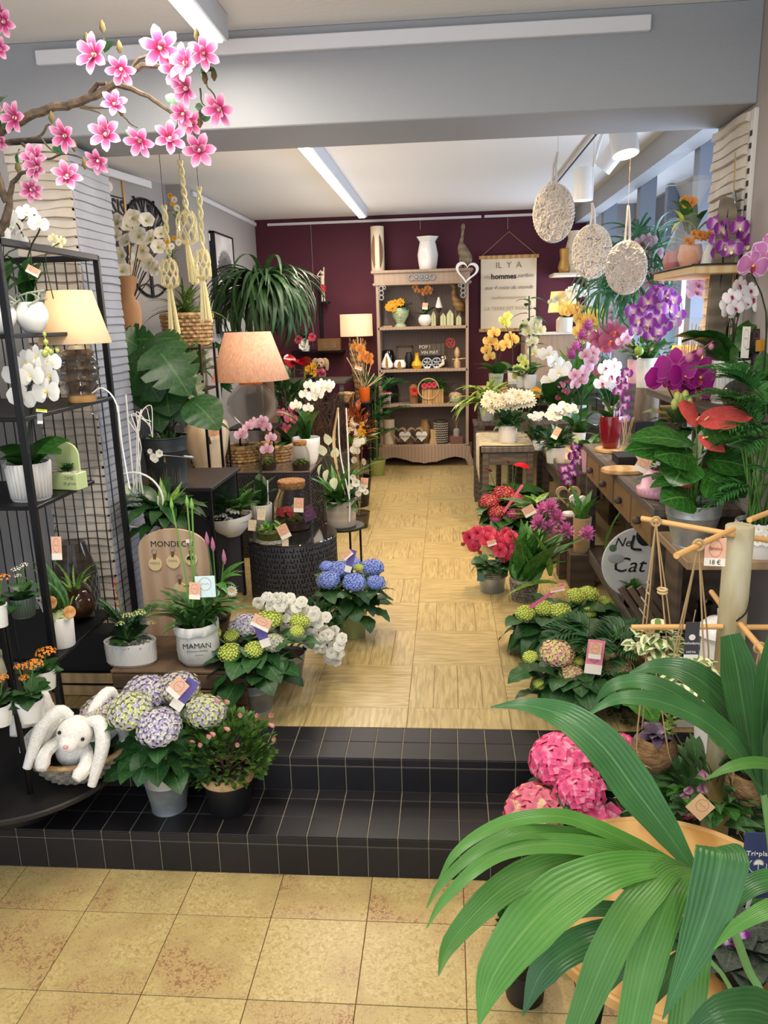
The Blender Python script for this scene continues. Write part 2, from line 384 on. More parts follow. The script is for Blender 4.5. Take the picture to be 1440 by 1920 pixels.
L_MID = leafm('leaf_mid', '#4d8a35', '#2c5c22', '#85b060', 7)
L_LT = leafm('leaf_light', '#84ad45', '#4c7a2c', '#b9d482', 6)
L_PALM = leafm('leaf_palm', '#2d6230', '#173c1d', '#4f8a4a', 0, .35, long=3)
L_GRASS = leafm('leaf_grass', '#4c7a33', '#27491f', None, 0, .4, long=2)
STEM = mat('stem_green', '#4f7a34', .5); STEMB = mat('stem_brown', '#3a2a1c', .6); STEMD = mat('stem_dark', '#26331a', .5)
# ---------------------------------------------------------------- room
GREYW = mat('grey_wall_paint', '#a09d9b', .8, bump=.06, ns=140, bs=140)
BEAMW = mat('beam_paint', '#989b9f', .75, bump=.1, ns=90, bs=120)
CEILM = mat('ceiling_paint', '#e3e1de', .85, bump=.12, ns=60, bs=40)
BURG = mat('burgundy_paint', '#4c1a2c', .75, bump=.05, ns=120, bs=120)
WHITER = mat('white_rail', '#d9dade', .4)
GREIGE = mat('greige_paint', '#a39a94', .8)
GROUT = mat('grout', '#8d8570', .9); GROUTY = mat('joint_dark', '#6d5637', .9)
def st(name, g, m, parent=None, **k): return ob(name, g, m, parent, smooth=False, kind='structure' if parent is None else None, **k)
ZU = .281; Y1 = 2.191; T1 = .258; T2 = .21; H1 = .1476; YU = Y1+T1+T2
# front floor, terrazzo-like slabs
def slabmat():
    m = mat('floor_slab', '#c9a862', .35); nt = m.node_tree; N = nt.nodes; K = nt.links; b = N['Principled BSDF']
    tc = N.new('ShaderNodeTexCoord'); oi = N.new('ShaderNodeObjectInfo'); cb = N.new('ShaderNodeCombineXYZ'); K.new(oi.outputs['Random'], cb.inputs[0]); K.new(oi.outputs['Random'], cb.inputs[1])
    va = N.new('ShaderNodeVectorMath'); va.operation = 'MULTIPLY_ADD'; va.inputs[1].default_value = (9, 5, 3); K.new(cb.outputs[0], va.inputs[0]); K.new(tc.outputs['Object'], va.inputs[2])
    n1 = N.new('ShaderNodeTexNoise'); n1.inputs['Scale'].default_value = 3.2; n1.inputs['Detail'].default_value = 3; K.new(va.outputs[0], n1.inputs[0])
    n2 = N.new('ShaderNodeTexNoise'); n2.inputs['Scale'].default_value = 70; n2.inputs['Detail'].default_value = 3; n2.inputs['Distortion'].default_value = 1.5; K.new(va.outputs[0], n2.inputs[0])
    c = ramp(N, K, n2.outputs[0], [(.3, '#a68f58'), (.5, '#c0a970'), (.72, '#cfbb86')])
    f = mth(N, K, 'MULTIPLY', ramp(N, K, n1.outputs[0], [(.46, '#000000'), (.62, '#ffffff')]), ramp(N, K, n2.outputs[0], [(.52, '#000000'), (.56, '#ffffff')]))
    c = mix(N, K, mth(N, K, 'MULTIPLY', f, .8), c, '#7d4c34'); 
    c = mix(N, K, mth(N, K, 'MULTIPLY', ramp(N, K, n1.outputs[0], [(.5, '#000000'), (.75, '#ffffff')]), .35), c, '#b98a68')
    K.new(c, b.inputs['Base Color']); return m
SLAB = slabmat()
fl = st('floor', box((-2.6, -.3, -.05), (2.4, Y1+.02, -.004)), GROUTY)
sm = mesh(bb((.0012, .0012, -.004), (.2968, .2968, 0), .001), SLAB, 'tile', False)
tg = lambda par, me, x, y, z, rz=0: ob('tile', me, None, par, mw=Matrix.Translation((x, y, z))@Matrix.Rotation(rz, 4, 'Z'))
for i in range(-3, 9):
    for j in range(-6, 1):
        y = 1.9954+j*.298
        if j == 0: continue
        tg(fl, sm, -1.1519+i*.298, y, 0)
sm2 = mesh(bb((.0012, .0012, -.004), (.2968, .1935, 0), .001), SLAB, 'tile', False)
for i in range(-3, 9): tg(fl, sm2, -1.1519+i*.298, 1.9954, 0)
# upper floor, travertine blocks laid basket-wise
TRA = wave('travertine', '#a08c5c', '#c6b27e', 5, .6, .38, dir='X', detail=10, bump=.05, third='#a8925f', st=(16, 1.5, 1))
fu = st('floor', box((-2.7, YU+.002, -.05), (2.2, 8.6, ZU-.003)), GROUTY)
PB = .3962
def blk(w, d):
    n = 4; gs = [bb((.0008+w*k/n, .0008, -.003), (w*(k+1)/n-.0006, d-.0008, 0), .0006) for k in range(n)]
    return join(gs)
m1 = mesh(blk(PB, PB), TRA, 'tile', False)
for i in range(-6, 5):
    for j in range(15):
        x = -.1635+i*PB; y = 2.8167+j*PB
        if x > 1.5: continue
        if (i+j) % 2 == 0: tg(fu, m1, x, y, ZU)
        else: tg(fu, m1, x+PB, y, ZU, PI/2)
dd = 2.8167-YU; m2 = mesh(bb((.0008, .004, -.003), (PB-.0008, dd-.0008, 0), .0006), TRA, 'tile', False)
for i in range(-6, 5): tg(fu, m2, -.1635+i*PB, YU, ZU)
# two black tiled steps
BT = mat('black_tile', '#131216', .5, col2='#211e22', ns=5, coat=0, rand=.25)
def step(nm, y0, z0, z1, dep, rows, x0, x1):
    s = st(nm, box((x0, y0+.003, z0-.05), (x1, y0+dep+(.0 if z1 > .2 else .0), z1-.003)), GROUT)
    h = z1-z0; g = .0018
    ra = mesh(bb((g, -.004, 0), (.1-g, 0, h-.036-g), .0015), BT, 'tile', False)
    rb = mesh(bb((g, -.004, h-.036+g), (.1-g, 0, h-.006), .0015), BT, 'tile', False)
    tr = []
    yy = 0
    for q, d in enumerate(rows):
        tr.append(mesh(bb((g, yy+g-(.006 if q == 0 else 0), -.004), (.1-g, yy+d-g, 0.0), .003 if q == 0 else .0015), BT, 'tile', False)); yy += d
    n0 = int(math.floor((x0+.6714)/.1)); n1 = int((x1+.6714)/.1)
    for k in range(n0, n1):
        x = -.6714+k*.1
        ob('tile', ra, None, s, mw=Matrix.Translation((x, y0+.003, z0))); ob('tile', rb, None, s, mw=Matrix.Translation((x, y0+.003, z0)))
        for t in tr: ob('tile', t, None, s, mw=Matrix.Translation((x, y0+.003, z1)))
    return s
step('step', Y1, 0, H1, T1, [.1, .1, .055], -2.07, 1.33)
step('step', Y1+T1, H1, ZU, T2, [.105, .102], -2.07, 1.33)
# walls and beam
st('ceiling', box((-2.75, -.3, CZ), (2.35, 3.13, CZ+.08)), CEILM)
st('ceiling', box((-2.75, 3.13, CZ), (2.35, 8.6, CZ+.08)), CEILM)
st('trim_1', bb((-2.5, 3.13, 2.5), (1.108, 3.52, CZ), .004), BEAMW)
st('wall_back', box((-2.1, 8.45, 0), (1.45, 8.6, CZ)), BURG)
def quad_wall(nm, p, q, z0, z1, m, th=.12, side=1):
    p, q = Vector(p), Vector(q); d = (q-p).normalized(); n = Vector((-d.y, d.x))*th*side
    V = [(p.x, p.y), (q.x, q.y), (q.x+n.x, q.y+n.y), (p.x+n.x, p.y+n.y)]
    return st(nm, G([(x, y, z) for z in (z0, z1) for x, y in V], [(3, 2, 1, 0), (4, 5, 6, 7), (0, 1, 5, 4), (1, 2, 6, 5), (2, 3, 7, 6), (3, 0, 4, 7)]), m)
quad_wall('wall_left', (-1.985, 6.26), (-1.985, 8.46), 0, CZ, GREYW)
st('wall_left', box((-2.25, 6.2, 0), (-1.985, 6.258, CZ)), GREYW)
quad_wall('wall_left', (-2.54, 3.5), (-2.12, 6.26), 0, CZ, GREYW)
st('wall_left', box((-2.6, 3.13, 0), (-1.70, 3.5, CZ)), GREYW)
st('wall_left', box((-2.7, -.3, -.05), (-2.6, 3.5, CZ)), GREYW)
st('wall_right', box((1.108, -.3, -.05), (1.2, 3.13, CZ)), GREIGE)
st('wall_right', box((1.108, 3.13, -.05), (1.28, 3.54, CZ)), GREIGE)
st('wall_right', box((1.30, 3.54, -.05), (1.42, 8.45, 1.05)), GREIGE)
st('wall_right', box((1.30, 3.54, 2.68), (1.42, 8.45, CZ)), mat('header_paint', '#a6a8ac', .7))
st('wall_right', box((1.42, 3.40, -.05), (2.3, 3.54, CZ)), GREYW); st('wall_right', box((1.42, 8.3, -.05), (2.3, 8.45, CZ)), GREYW)
st('wall_right', box((1.42, 3.54, .85), (2.3, 8.3, 1.05)), GREIGE)
# window bay: posts, deep grey fascia panels, panes
WFR = mat('window_frame', '#8f98a6', .5); PNL = mat('bay_panel', '#6e6d72', .7)
wn = st('window_1', bb((1.95, 3.54, 2.1), (2.02, 8.3, CZ-.02), .003), PNL)
for y in (3.58, 4.45, 5.35, 6.25, 7.15, 8.2): ob('window_post', bb((1.86, y, 1.05), (1.95, y+.08, CZ-.02), .004), WFR, wn, smooth=False)
for y in (4.9, 6.3, 7.7): ob('bay_post', bb((1.44, y, 1.05), (1.56, y+.1, CZ-.02), .004), WFR, wn, smooth=False)
PANE = mat('window_pane', '#e8f2ff', .02, trans=1, ior=1.02, alpha=.15)
for y in (3.66, 4.53, 5.43, 6.33, 7.23): ob('pane', box((1.98, y, 1.05), (1.985, y+.82, 2.1)), PANE, wn, smooth=False)
# wavy white display panelling on the two piers
SLW = mat('slat_white', '#d3cabd', .55, col2='#bdb2a4', ns=6); SLSHADE = mat('slat_shaded', '#a4a6ad', .6, col2='#93959c', ns=5)  # second one: side face of the white slats, its shade put into the colour
def slats(nm, w, h, d, m, n, th=.012, amp=.006):
    """panel of stacked wavy boards, facing -Y, origin lower left"""
    r = st(nm, box((0, 0, 0), (w, d, h)), m); k = h/n; random.seed(int(w*1000)+n)
    for i in range(n):
        a = U(0, 6); am = U(.3, 1)*amp; z0 = i*k+.002; z1 = (i+1)*k-.003; V = []; F = []; q = 10
        for j in range(q+1):
            x = w*j/q; dz = am*math.sin(a+j*.75); ex = th*(1+.5*math.sin(a*3+i))
            V += [(x, 0, z0+dz), (x, -ex, z0+dz+.004), (x, -ex*.7, z1+dz), (x, 0, z1+dz)]
        for j in range(q):
            for s_ in range(3): F.append((j*4+s_, j*4+4+s_, j*4+5+s_, j*4+1+s_))
        F += [(0, 1, 2, 3), (q*4+3, q*4+2, q*4+1, q*4)]
        ob('slat', G(V, F), m, r, smooth=False)
    return r
a = slats('wall_pier_left', .25, 2.2, .36, SLW, 64); a.location = (-1.703, 3.14, ZU)
b = slats('wall_pier_left', .36, 2.2, .01, SLSHADE, 64, .005, .002); b.matrix_world = Matrix.Translation((-1.452, 3.14, ZU))@Matrix.Rotation(PI/2, 4, 'Z')
c = slats('wall_pier_right', .38, 2.2, .012, SLW, 58); c.matrix_world = Matrix.Translation((1.094, 3.52, ZU))@Matrix.Rotation(-PI/2, 4, 'Z')
cs = ob('corner_strip', bb((1.092, 3.1, ZU), (1.108, 3.135, 2.48), .002), mat('strip_white', '#cfcbc4', .5), smooth=False); cs['kind'] = 'structure'
cs.name = 'trim_2'
for i in range(46): ob('slot', box((1.089, 3.11, .5+i*.042), (1.0925, 3.125, .5+i*.042+.018)), INK, cs, smooth=False)
# picture rails
def rail(nm, a, b): return st(nm, bb(a, b, .003), WHITER)
rail('trim_3', (-1.52, 3.105, 2.745), (.72, 3.13, 2.795))
rail('trim_4', (-1.85, 8.425, 2.765), (.36, 8.45, 2.79)); rail('trim_5', (.39, 8.425, 2.765), (1.38, 8.45, 2.79))
rail('trim_6', (-1.985, 6.35, 2.765), (-1.96, 8.42, 2.80))
r7 = rail('trim_7', (-.02, -1.1, 2.74), (.0, .95, 2.79)); r7.location = (-2.23, 4.85, 0); r7.rotation_euler = (0, 0, -.151)
st('baseboard_back', bb((.28, 8.43, ZU), (1.3, 8.45, ZU+.1), .003), mat('base_grey', '#8f9296', .5))
# ceiling strip lights
def strip(label, x, y0, y1, z=2.83):
    t = T('strip_light', label, 'ceiling light', (x, (y0+y1)/2, z), 'fluorescent ceiling strips')
    h = (y1-y0)/2
    t.p('housing', bb((-.035, -h, -.085), (.05, h, 0), .004), mat('strip_housing', '#c9d3df', .5))
    t.p('diffuser', bb((-.03, -h+.01, -.092), (.03, h-.01, -.082), .003), mat('tube_glow', '#ffffff', .5, emit='#fff8ea', es=7))
strip('white fluorescent strip light on the ceiling in front of the grey beam', -.80, .9, 2.98)
strip('long white fluorescent strip light on the ceiling of the back room', -.80, 3.9, 7.87)
# track with spots
tr = T('spot_track', 'white ceiling track along the window side holding the spotlights', 'track', (.88, 5.8, CZ))
tr.p('rail', bb((-.018, -2.2, -.025), (.018, 2.4, 0), .002), WHITER); tr.p('groove', box((-.006, -2.2, -.027), (.006, 2.4, -.024)), INK)
def spot(label, px, py, Y, d, ln, rad, on, tgt, pw):
    t = T('spotlight', label, 'spotlight', W(px, py, Y), 'spotlights on the ceiling track'); d = Vector(d).normalized()
    M = face((0, 0, 0), d)
    t.p('lamp_can', lathe([(rad*.9, -ln), (rad, -ln*.95), (rad, 0), (rad*.9, .0), (rad*.86, -.02)], 24, True, False), mat('lamp_white', '#e4e4e2', .35), M)
    t.p('bulb', disc(rad*.86, -.018, 24), mat('bulb_on', '#ffffff', .5, emit='#fff1d6', es=14) if on else WHITE, M)
    top = Vector((.88, t.loc.y, CZ-.025))-t.loc; q = -d*ln*.6
    t.p('bracket', tube([q+Vector((rad*.6, 0, 0)), (q+top)*.5+Vector((rad*.3, 0, .03)), top], .011, 6)+bb((-.02, -.05, -.02), (.02, .05, .004)).t(*top), mat('lamp_white'))
    if tgt is not None: lamp('SPOT', t.loc+d*.03, pw, '#ffdba8', tgt, .04, spot=75, blend=.7)
spot('lit white cylinder spotlight nearest the beam', 1173, 290, 3.95, (.12, -.25, -1), .17, .062, True, (.7, 3.2, .3), 42)
spot('tilted white box-like spotlight behind the lit one', 1128, 316, 4.35, (-.6, .3, -.75), .12, .05, False, (-.5, 5.2, .3), 70)
spot('white cylinder spotlight farthest along the track, pointing straight down', 1093, 376, 4.7, (0, 0, -1), .17, .055, True, (.55, 4.6, .3), 60)
lamp('SPOT', (.88, 6.4, 2.7), 75, '#ffdba8', (.2, 7.4, .9), .05, spot=80, blend=.7)  # bare spot lamps, no fixtures built; those behind the beam are off the track
lamp('SPOT', (-.3, 3.58, 2.76), 55, '#ffe0b4', (-.95, 4.5, .7), .05, spot=85, blend=.7)
lamp('SPOT', (-.15, 3.6, 2.76), 60, '#ffdfb0', (.55, 5.6, .9), .05, spot=80, blend=.7)
# ---------------------------------------------------------------- pots
def pot(t, kind, rt, rb, h, m, soil=None, n=28, name='pot', dr=.012, z=0, rim=True):
    """hollow pot; soil disc is a part; returns soil height"""
    th = max(.002, rt*.06)
    if kind == 'taper': pr = [(rb*.96, 0), (rb, h*.02), (rt*.985, h*.86), (rt*1.03, h*.87), (rt*1.03, h*.995), (rt, h), (rt-th, h*.99), (rt-th, h*.84)]
    elif kind == 'plain': pr = [(rb*.96, 0), (rb, h*.03), (rt, h*.985), (rt-th*.5, h), (rt-th, h*.985), (rt-th, h*.8)]
    elif kind == 'bucket': pr = [(rb*.97, h*.015), (rb*1.03, 0), (rb*1.03, h*.02), (rb, h*.04), (rt*.93, h*.70), (rt*.95, h*.71), (rt*.94, h*.73), (rt*.985, h*.96), (rt*1.02, h*.975), (rt*1.02, h), (rt*.98, h), (rt*.96, h*.8)]
    elif kind == 'round':
        pr = [(rt*.4, 0)]+[(rt*math.sin(PI*(.16+.62*q/9)), h*(.01+.97*(1-math.cos(PI*(.1+.8*q/9)))/1.951*1.0-.0)) for q in range(10)]
        pr = [(rt*.42, 0)]+[(rt*math.sin(PI*(.17+.58*q/9)), h*(.01+.975*q/9)) for q in range(10)]; rr = pr[-1][0]; pr += [(rr-th*.5, h), (rr-th, h*.985), (rr-th, h*.8)]; rt = rr
    elif kind == 'egg': pr = [(rb, 0)]+[(rb+(rt-rb)*math.sin(PI*.5*q/7)**.8, h*(.01+.97*(q/7)**1.25)) for q in range(1, 8)]+[(rt-th*.5, h), (rt-th, h*.98), (rt-th, h*.8)]
    g = lathe(pr, n); fl = None
    if kind == 'ribbed': pass
    o = t.p(name, g.t(0, 0, z), m)
    if soil is not False: t.p('soil', disc(rt-th, h*.86, 16).t(0, 0, z), soil or SOIL)
    return z+h*.86
def ribbed(t, rt, rb, h, m, nr=26, z=0, amp=.035, soil=None, name='pot'):
    n = nr*4; fr = lambda a, v: 1+amp*math.cos(a*nr)
    g = lathe([(rb*.94, 0), (rb*.94, h*.05), (rb, h*.055), (rt, h*.97), (rt*.99, h), (rt*.93, h), (rt*.92, h*.84)], n, fr=fr)
    t.p(name, g.t(0, 0, z), m, ang=80); t.p('soil', disc(rt*.92, h*.88, 18).t(0, 0, z), soil or SOIL); return z+h*.88
def woven(t, rt, rb, h, m, rows=9, ns=26, z=0, name='basket', rx=1, soil=True, mr=None):
    """woven basket: wavy strands round stakes"""
    gs = []; rr = h/rows*.56
    for j in range(rows):
        v = (j+.5)/rows; r = rb+(rt-rb)*v**.8; pts = []
        for i in range(ns*2+1):
            a = 2*PI*i/(ns*2); q = r+(rr*.5 if (i//1+j) % 2 else -rr*.5); pts.append((q*math.cos(a)*rx, q*math.sin(a), h*v))
        gs.append(tube(pts, rr, 5, False))
    t.p(name, join(gs).t(0, 0, z), m)
    t.p('lining', lathe([(rb*.9, .002), (rb*.92, .004), (rt*.92, h*.93)], 20).s(rx, 1, 1).t(0, 0, z), mat('lining', '#3a3026', .9))
    t.p('rim', torus(rt, rr*1.3, 28, 6).s(rx, 1, 1).t(0, 0, z+h), mr or m)
    if soil: t.p('soil', disc(rt*.9, h*.85, 16).s(rx, 1, 1).t(0, 0, z), SOIL)
    return z+h*.86
# ---------------------------------------------------------------- price tags
TAGM = None
def text(body, size, font=None, shear=0, bold=0, ext=.0004):
    c = bpy.data.curves.new('lettering', 'FONT'); c.body = body; c.size = size; c.align_x = 'CENTER'; c.align_y = 'CENTER'; c.shear = shear; c.offset = bold; c.extrude = ext; c.resolution_u = 2
    o = bpy.data.objects.new('lettering', c); link(o); dg = bpy.context.evaluated_depsgraph_get(); me = bpy.data.meshes.new_from_object(o.evaluated_get(dg))
    bpy.data.objects.remove(o); bpy.data.curves.remove(c); me.transform(Matrix.Rotation(PI/2, 4, 'X')); me.materials.clear(); return me
def put(t, body, size, m, loc, parent=None, rz=0, tilt=0, roll=0, **k):
    me = text(body, size, **k); me.materials.append(m); o = ob('lettering', me, None, parent or t.o)
    o.matrix_local = Matrix.Translation(loc)@Matrix.Rotation(rz, 4, 'Z')@Matrix.Rotation(tilt, 4, 'X')@Matrix.Rotation(roll, 4, 'Y'); return o
PRINT = mat('tag_print', '#a8684f', .7)
_tg = {}
def ptag(t, px, py, dy, w=22, h=34, roll=0, m=None, stick=False, rz=0, tilt=-.15, m2=None, strip=.28):
    """little shop price tag: card, paler strip at the foot, round stamp with a scribbled word"""
    k = t.k; loc = t.L(px, py, dy); key = 'c'
    if key not in _tg:
        card = bb((-.5, -.01, -.5), (.5, .01, .5), .004)
        st_ = join([torus(.3, .012, 20, 3).r('X', PI/2).t(0, -.013, .12), tube([(-.2+.1*i, -.013, .1+(.05 if i % 2 else 0)) for i in range(5)], .014, 3)])
        _tg[key] = (mesh(card, KRAFT, 'card'), mesh(st_, PRINT, 'stamp'), mesh(box((-.5, -.016, -.5), (.5, -.0105, -.22)), KRAFTW, 'price_strip'))
    a, b, c = _tg[key]
    M = Matrix.Translation(loc)@Matrix.Rotation(rz, 4, 'Z')@Matrix.Rotation(tilt, 4, 'X')@Matrix.Rotation(roll, 4, 'Y')@Matrix.Diagonal((w*k, .05, h*k, 1))
    o = ob('price_tag', a if m is None else mesh(bb((-.5, -.01, -.5), (.5, .01, .5), .004), m, 'card'), None, t.o, mw=M); ob('stamp', b, None, o)
    if strip: ob('price_strip', c, None, o)
    if stick: t.p('tag_stick', tube([loc, Vector((loc.x*.6, loc.y, loc.z*.35))], .0015, 4), TWINE)
    return o
# ---------------------------------------------------------------- leaves as parts
_lm = {}
def lmesh(key, g, m):
    k = (key, m.name)
    if k not in _lm: _lm[k] = mesh(g, m, 'leaf', True, 0)
    return _lm[k]
LG = {
 'ov': [leafg(p_ov(.36), 7, .5-.2*i, -.7-.2*i, .12, .1, .06, i) for i in range(3)],
 'heart': [leafg(p_ov(.42), 7, .25, -.9-.2*i, .1, .06, .16, i) for i in range(3)],
 'strap': [leafg(p_strap(.16), 8, .6-.2*i, -.5-.25*i, .22) for i in range(3)],
 'lance': [leafg(p_lance(.17), 7, .4-.2*i, -.7-.2*i, .2, .06, 0, i) for i in range(3)],
 'blade': [leafg(p_blade(.05), 9, .5-.2*i, -1.3-.3*i, .3) for i in range(3)],
 'small': [leafg(p_ov(.3), 3, .2, -.5, .15)],
 'smalll': [leafg(p_lance(.16), 3, .2, -.6, .2)],
 'thin': [leafg(p_blade(.045), 5, .3, -1.2, .3)],
 'spear': [leafg(p_lance(.16), 7, .25-.1*i, -.3-.2*i, .25) for i in range(3)],
}
def leaf(t, kind, loc, d, ln, m, w=None, roll=None, name='leaf'):
    g = random.choice(LG[kind]); me = lmesh((kind, id(g)), g, m)
    return ob(name, me, None, t.o, mw=aim(loc, d, U(-.3, .3) if roll is None else roll, ln, w))
def leaves(t, kind, n, r0, z, ln, m, el=(0, .8), az=(0, 2*PI), zz=.02, w=None, jit=.25):
    for i in range(n):
        a = az[0]+(az[1]-az[0])*(i+U(-.3, .3))/n; e = U(*el); l = ln*U(1-jit, 1+jit*.6)
        leaf(t, kind, Vector((math.cos(a)*r0, math.sin(a)*r0, z+U(-zz, zz))), pol(a, e), l, m, None if w is None else l*w)
def foliage(t, kind, n, c, rad, ln, m, name='foliage', up=.3, shell=.55, stuff=True):
    """a mass of small leaves round an ellipsoid, one mesh"""
    Ms = []; c = Vector(c)
    for i in range(n):
        a = U(0, 2*PI); s = U(-.6, 1); q = math.sqrt(max(0, 1-s*s)); d = Vector((math.cos(a)*q, math.sin(a)*q, s)); f = U(shell, 1)
        p = c+Vector((d.x*rad[0]*f, d.y*rad[1]*f, d.z*rad[2]*f)); v = (d+Vector((U(-.4, .4), U(-.4, .4), U(-.2, .5)+up))).normalized()
        Ms.append(aim(p, v, U(-.6, .6), ln*U(.7, 1.2)))
    g = scatter(random.choice(LG[kind]), Ms); return ob(name, mesh(g, m, name, True, 0), None, t.o, kind='stuff' if stuff else None)
def stems(t, ends, r=.003, m=None, base=(0, 0, 0), name='stems', bow=.2):
    gs = []
    for e in ends:
        b = Vector(base); e = Vector(e); md = b.lerp(e, .5)+Vector((e.x-b.x, e.y-b.y, 0))*-bow+Vector((0, 0, abs(e.z-b.z)*bow*.4)); gs.append(tube(spl([b, md, e], 3), r, 5))
    return t.p(name, join(gs), m or STEM)
# ---------------------------------------------------------------- flowers (unit size, radius about 1, facing +Z)
def petal(w, ln=1, e0=.3, e1=-.2, n=5, fold=.1, wav=0, ph=0): return leafg(p_pet(w), n, e0, e1, fold, wav, 0, ph).s(ln)
def fl_star(n, w, e0, e1, ln=1, layers=1, m=0, wav=0, center=None, cm=1):
    gs = []
    for k in range(layers):
        for i in range(n):
            g = petal(w, ln*(1-.22*k), e0+.3*k, e1+.3*k, 5, .12, wav, i); gs.append(g.r('X', 0).r('Z', 2*PI*(i+.5*k)/n).mi(m))
    if center: gs.append(ball(center, center*.5, 8, 5).mi(cm))
    return join(gs)
def orchid_g():
    gs = []
    for a, w, l in ((PI/2, .34, .92), (PI/2+2.2, .33, .9), (PI/2-2.2, .33, .9)): gs.append(petal(w, l, .25, -.25, 5, -.05).r('Z', a-PI/2))
    for a in (.05, PI-.05): gs.append(petal(.56, 1.02, .3, -.2, 5, -.06, .05).t(0, 0, .03).r('Z', a-PI/2))
    gs = [g.mi(0) for g in gs]
    lip = petal(.3, .5, .9, .2, 4, .4).r('Z', PI).t(0, 0, .05).mi(1); l2 = petal(.2, .3, 1.2, .8, 3, .3)
    gs += [lip, l2.r('Z', PI+1.1).mi(1), l2.r('Z', PI-1.1).mi(1), ball(.09, .16, 6, 4).mi(2)]
    return join(gs)
ORG = orchid_g()
YEL = mat('yellow_centre', '#e8c43a', .6); LIPW = mat('lip_white', '#efe8d8', .5); MAG = mat('lip_magenta', '#8a1148', .5)
def orm(nm, stops, lip, edge=None, veins=None, noise=None, c=None):
    return mesh(ORG, [petm('petal_'+nm, stops, .5, edge, veins, noise), mat('lip_'+nm, lip, .5), c or YEL], 'blossom', True, 0)
OW = orm('white', [(0, '#e6e4c0'), (.3, '#f4f2ea'), (1, '#f8f6f2')], '#f1ecd0')
OCR = orm('cream', [(0, '#d8d69a'), (.5, '#f0ecc4'), (1, '#f6f3da')], '#e9dc9a')
OMAG = orm('magenta', [(0, '#c05fa0'), (.25, '#8e0d74'), (1, '#9c1583')], '#7a0e3a', ('#d884c4', .47))
OPUR = orm('purple_white', [(0, '#f6eef4'), (.3, '#d9a6cf'), (.55, '#96339a'), (1, '#7f2489')], '#efe0a8', ('#cfa2d6', .46))
OPNK = orm('pink_white', [(0, '#c66a9a'), (.45, '#cc86bb'), (.9, '#b86aaa'), (1, '#f2e4ee')], '#8e1c42', ('#f6ecf4', .42))
OSAL = orm('rose', [(0, '#b4576f'), (.5, '#b0506e'), (1, '#c2748a')], '#d0503a', None, ('#8a3050', .4))
OWR = orm('white_red', [(0, '#e9c8d4'), (.3, '#f6f0f2'), (1, '#faf6f6')], '#a1284a', None, None, None, MAG)
OYEL = orm('yellow', [(0, '#d8a23a'), (.4, '#f0c763'), (1, '#f3d27c')], '#c9573a')
OORG = orm('orange', [(0, '#b8501e'), (.45, '#e0913c'), (1, '#eaa95a')], '#b9482c', None, ('#b8561f', .3))
OGRN = orm('lime', [(0, '#c9cf4a'), (.5, '#e2e676'), (1, '#eef0a0')], '#d9c94a')
OPLP = orm('pale_pink', [(0, '#c98aa6'), (.5, '#e0b4c8'), (1, '#ecd0dc')], '#b04a74', None, ('#c07a9c', .25))
ODEN = orm('violet', [(0, '#f2e4f0'), (.35, '#d8a8d0'), (.6, '#8e1f86'), (1, '#7a1674')], '#6b1168')
OBUD = lambda m: m
GRB = mat('bud_green', '#a9b45c', .5); BUDP = mat('bud_pink', '#b56f8e', .5); BUDW = mat('bud_white', '#e6e6cf', .5)
FACE = Vector((0, -1, .1))
def orchid(t, z, fl, me, s, lv=6, ll=.2, lm=None, base=(0, 0), stake=True, droop=.25, buds=None, el=(.15, .9), bs=.35, tip=None, facing=FACE, lw=None, stem_m=None):
    """fl: list of stems, each a list of local blossom points from lowest to the tip (absolute local coordinates)"""
    lm = lm or L_OR
    if lv: 
        for i in range(lv):
            a = i*PI+U(-.5, .5)+(i//2)*.8; l = ll*U(.75, 1.1)
            leaf(t, 'strap', (base[0], base[1], z), pol(a, U(*el)), l, lm, l*(lw or 1.25))
    for q, st_ in enumerate(fl):
        pts = [Vector(p) for p in st_]; top = max(pts, key=lambda p: p.z)
        b = Vector((base[0]+U(-.01, .01), base[1]+U(-.01, .01), z))
        mid = Vector((b.x*.7+top.x*.3, top.y*.5+.01, z+(top.z-z)*.55))
        order = [p+Vector((0, .02, 0)) for p in pts] if len(pts) > 1 else [top+Vector((0, .02, -.01))]
        P = [b, mid]+order
        t.p('flower_stem', tube(spl(P, 3), .0028, 5), stem_m or STEMD)
        if stake: t.p('stake', tube([b+Vector((.008, .004, 0)), mid+Vector((.008, .008, (top.z-mid.z)*.4))], .0016, 4), STEMB)
        for i, p in enumerate(pts):
            n = Vector(facing)+Vector((U(-.55, .55), U(-.2, .2), U(-.35, .2)))
            ob('blossom', me, None, t.o, mw=face(p, n, s*U(.85, 1.08), U(-.25, .25)))
        if buds is not None:
            d = (pts[-1]-pts[-2]).normalized() if len(pts) > 1 else Vector((.5, 0, .5)); e = pts[-1]
            gs = [ball(s*.22*(1-.2*i), 0, 8, 5, 1.2).t(*(e+d*s*(.9+.7*i)+Vector((0, 0, -.1*s*i)))) for i in range(3)]+[tube([e, e+d*s*2.4], .0014, 4)]
            t.p('buds', join(gs), buds)
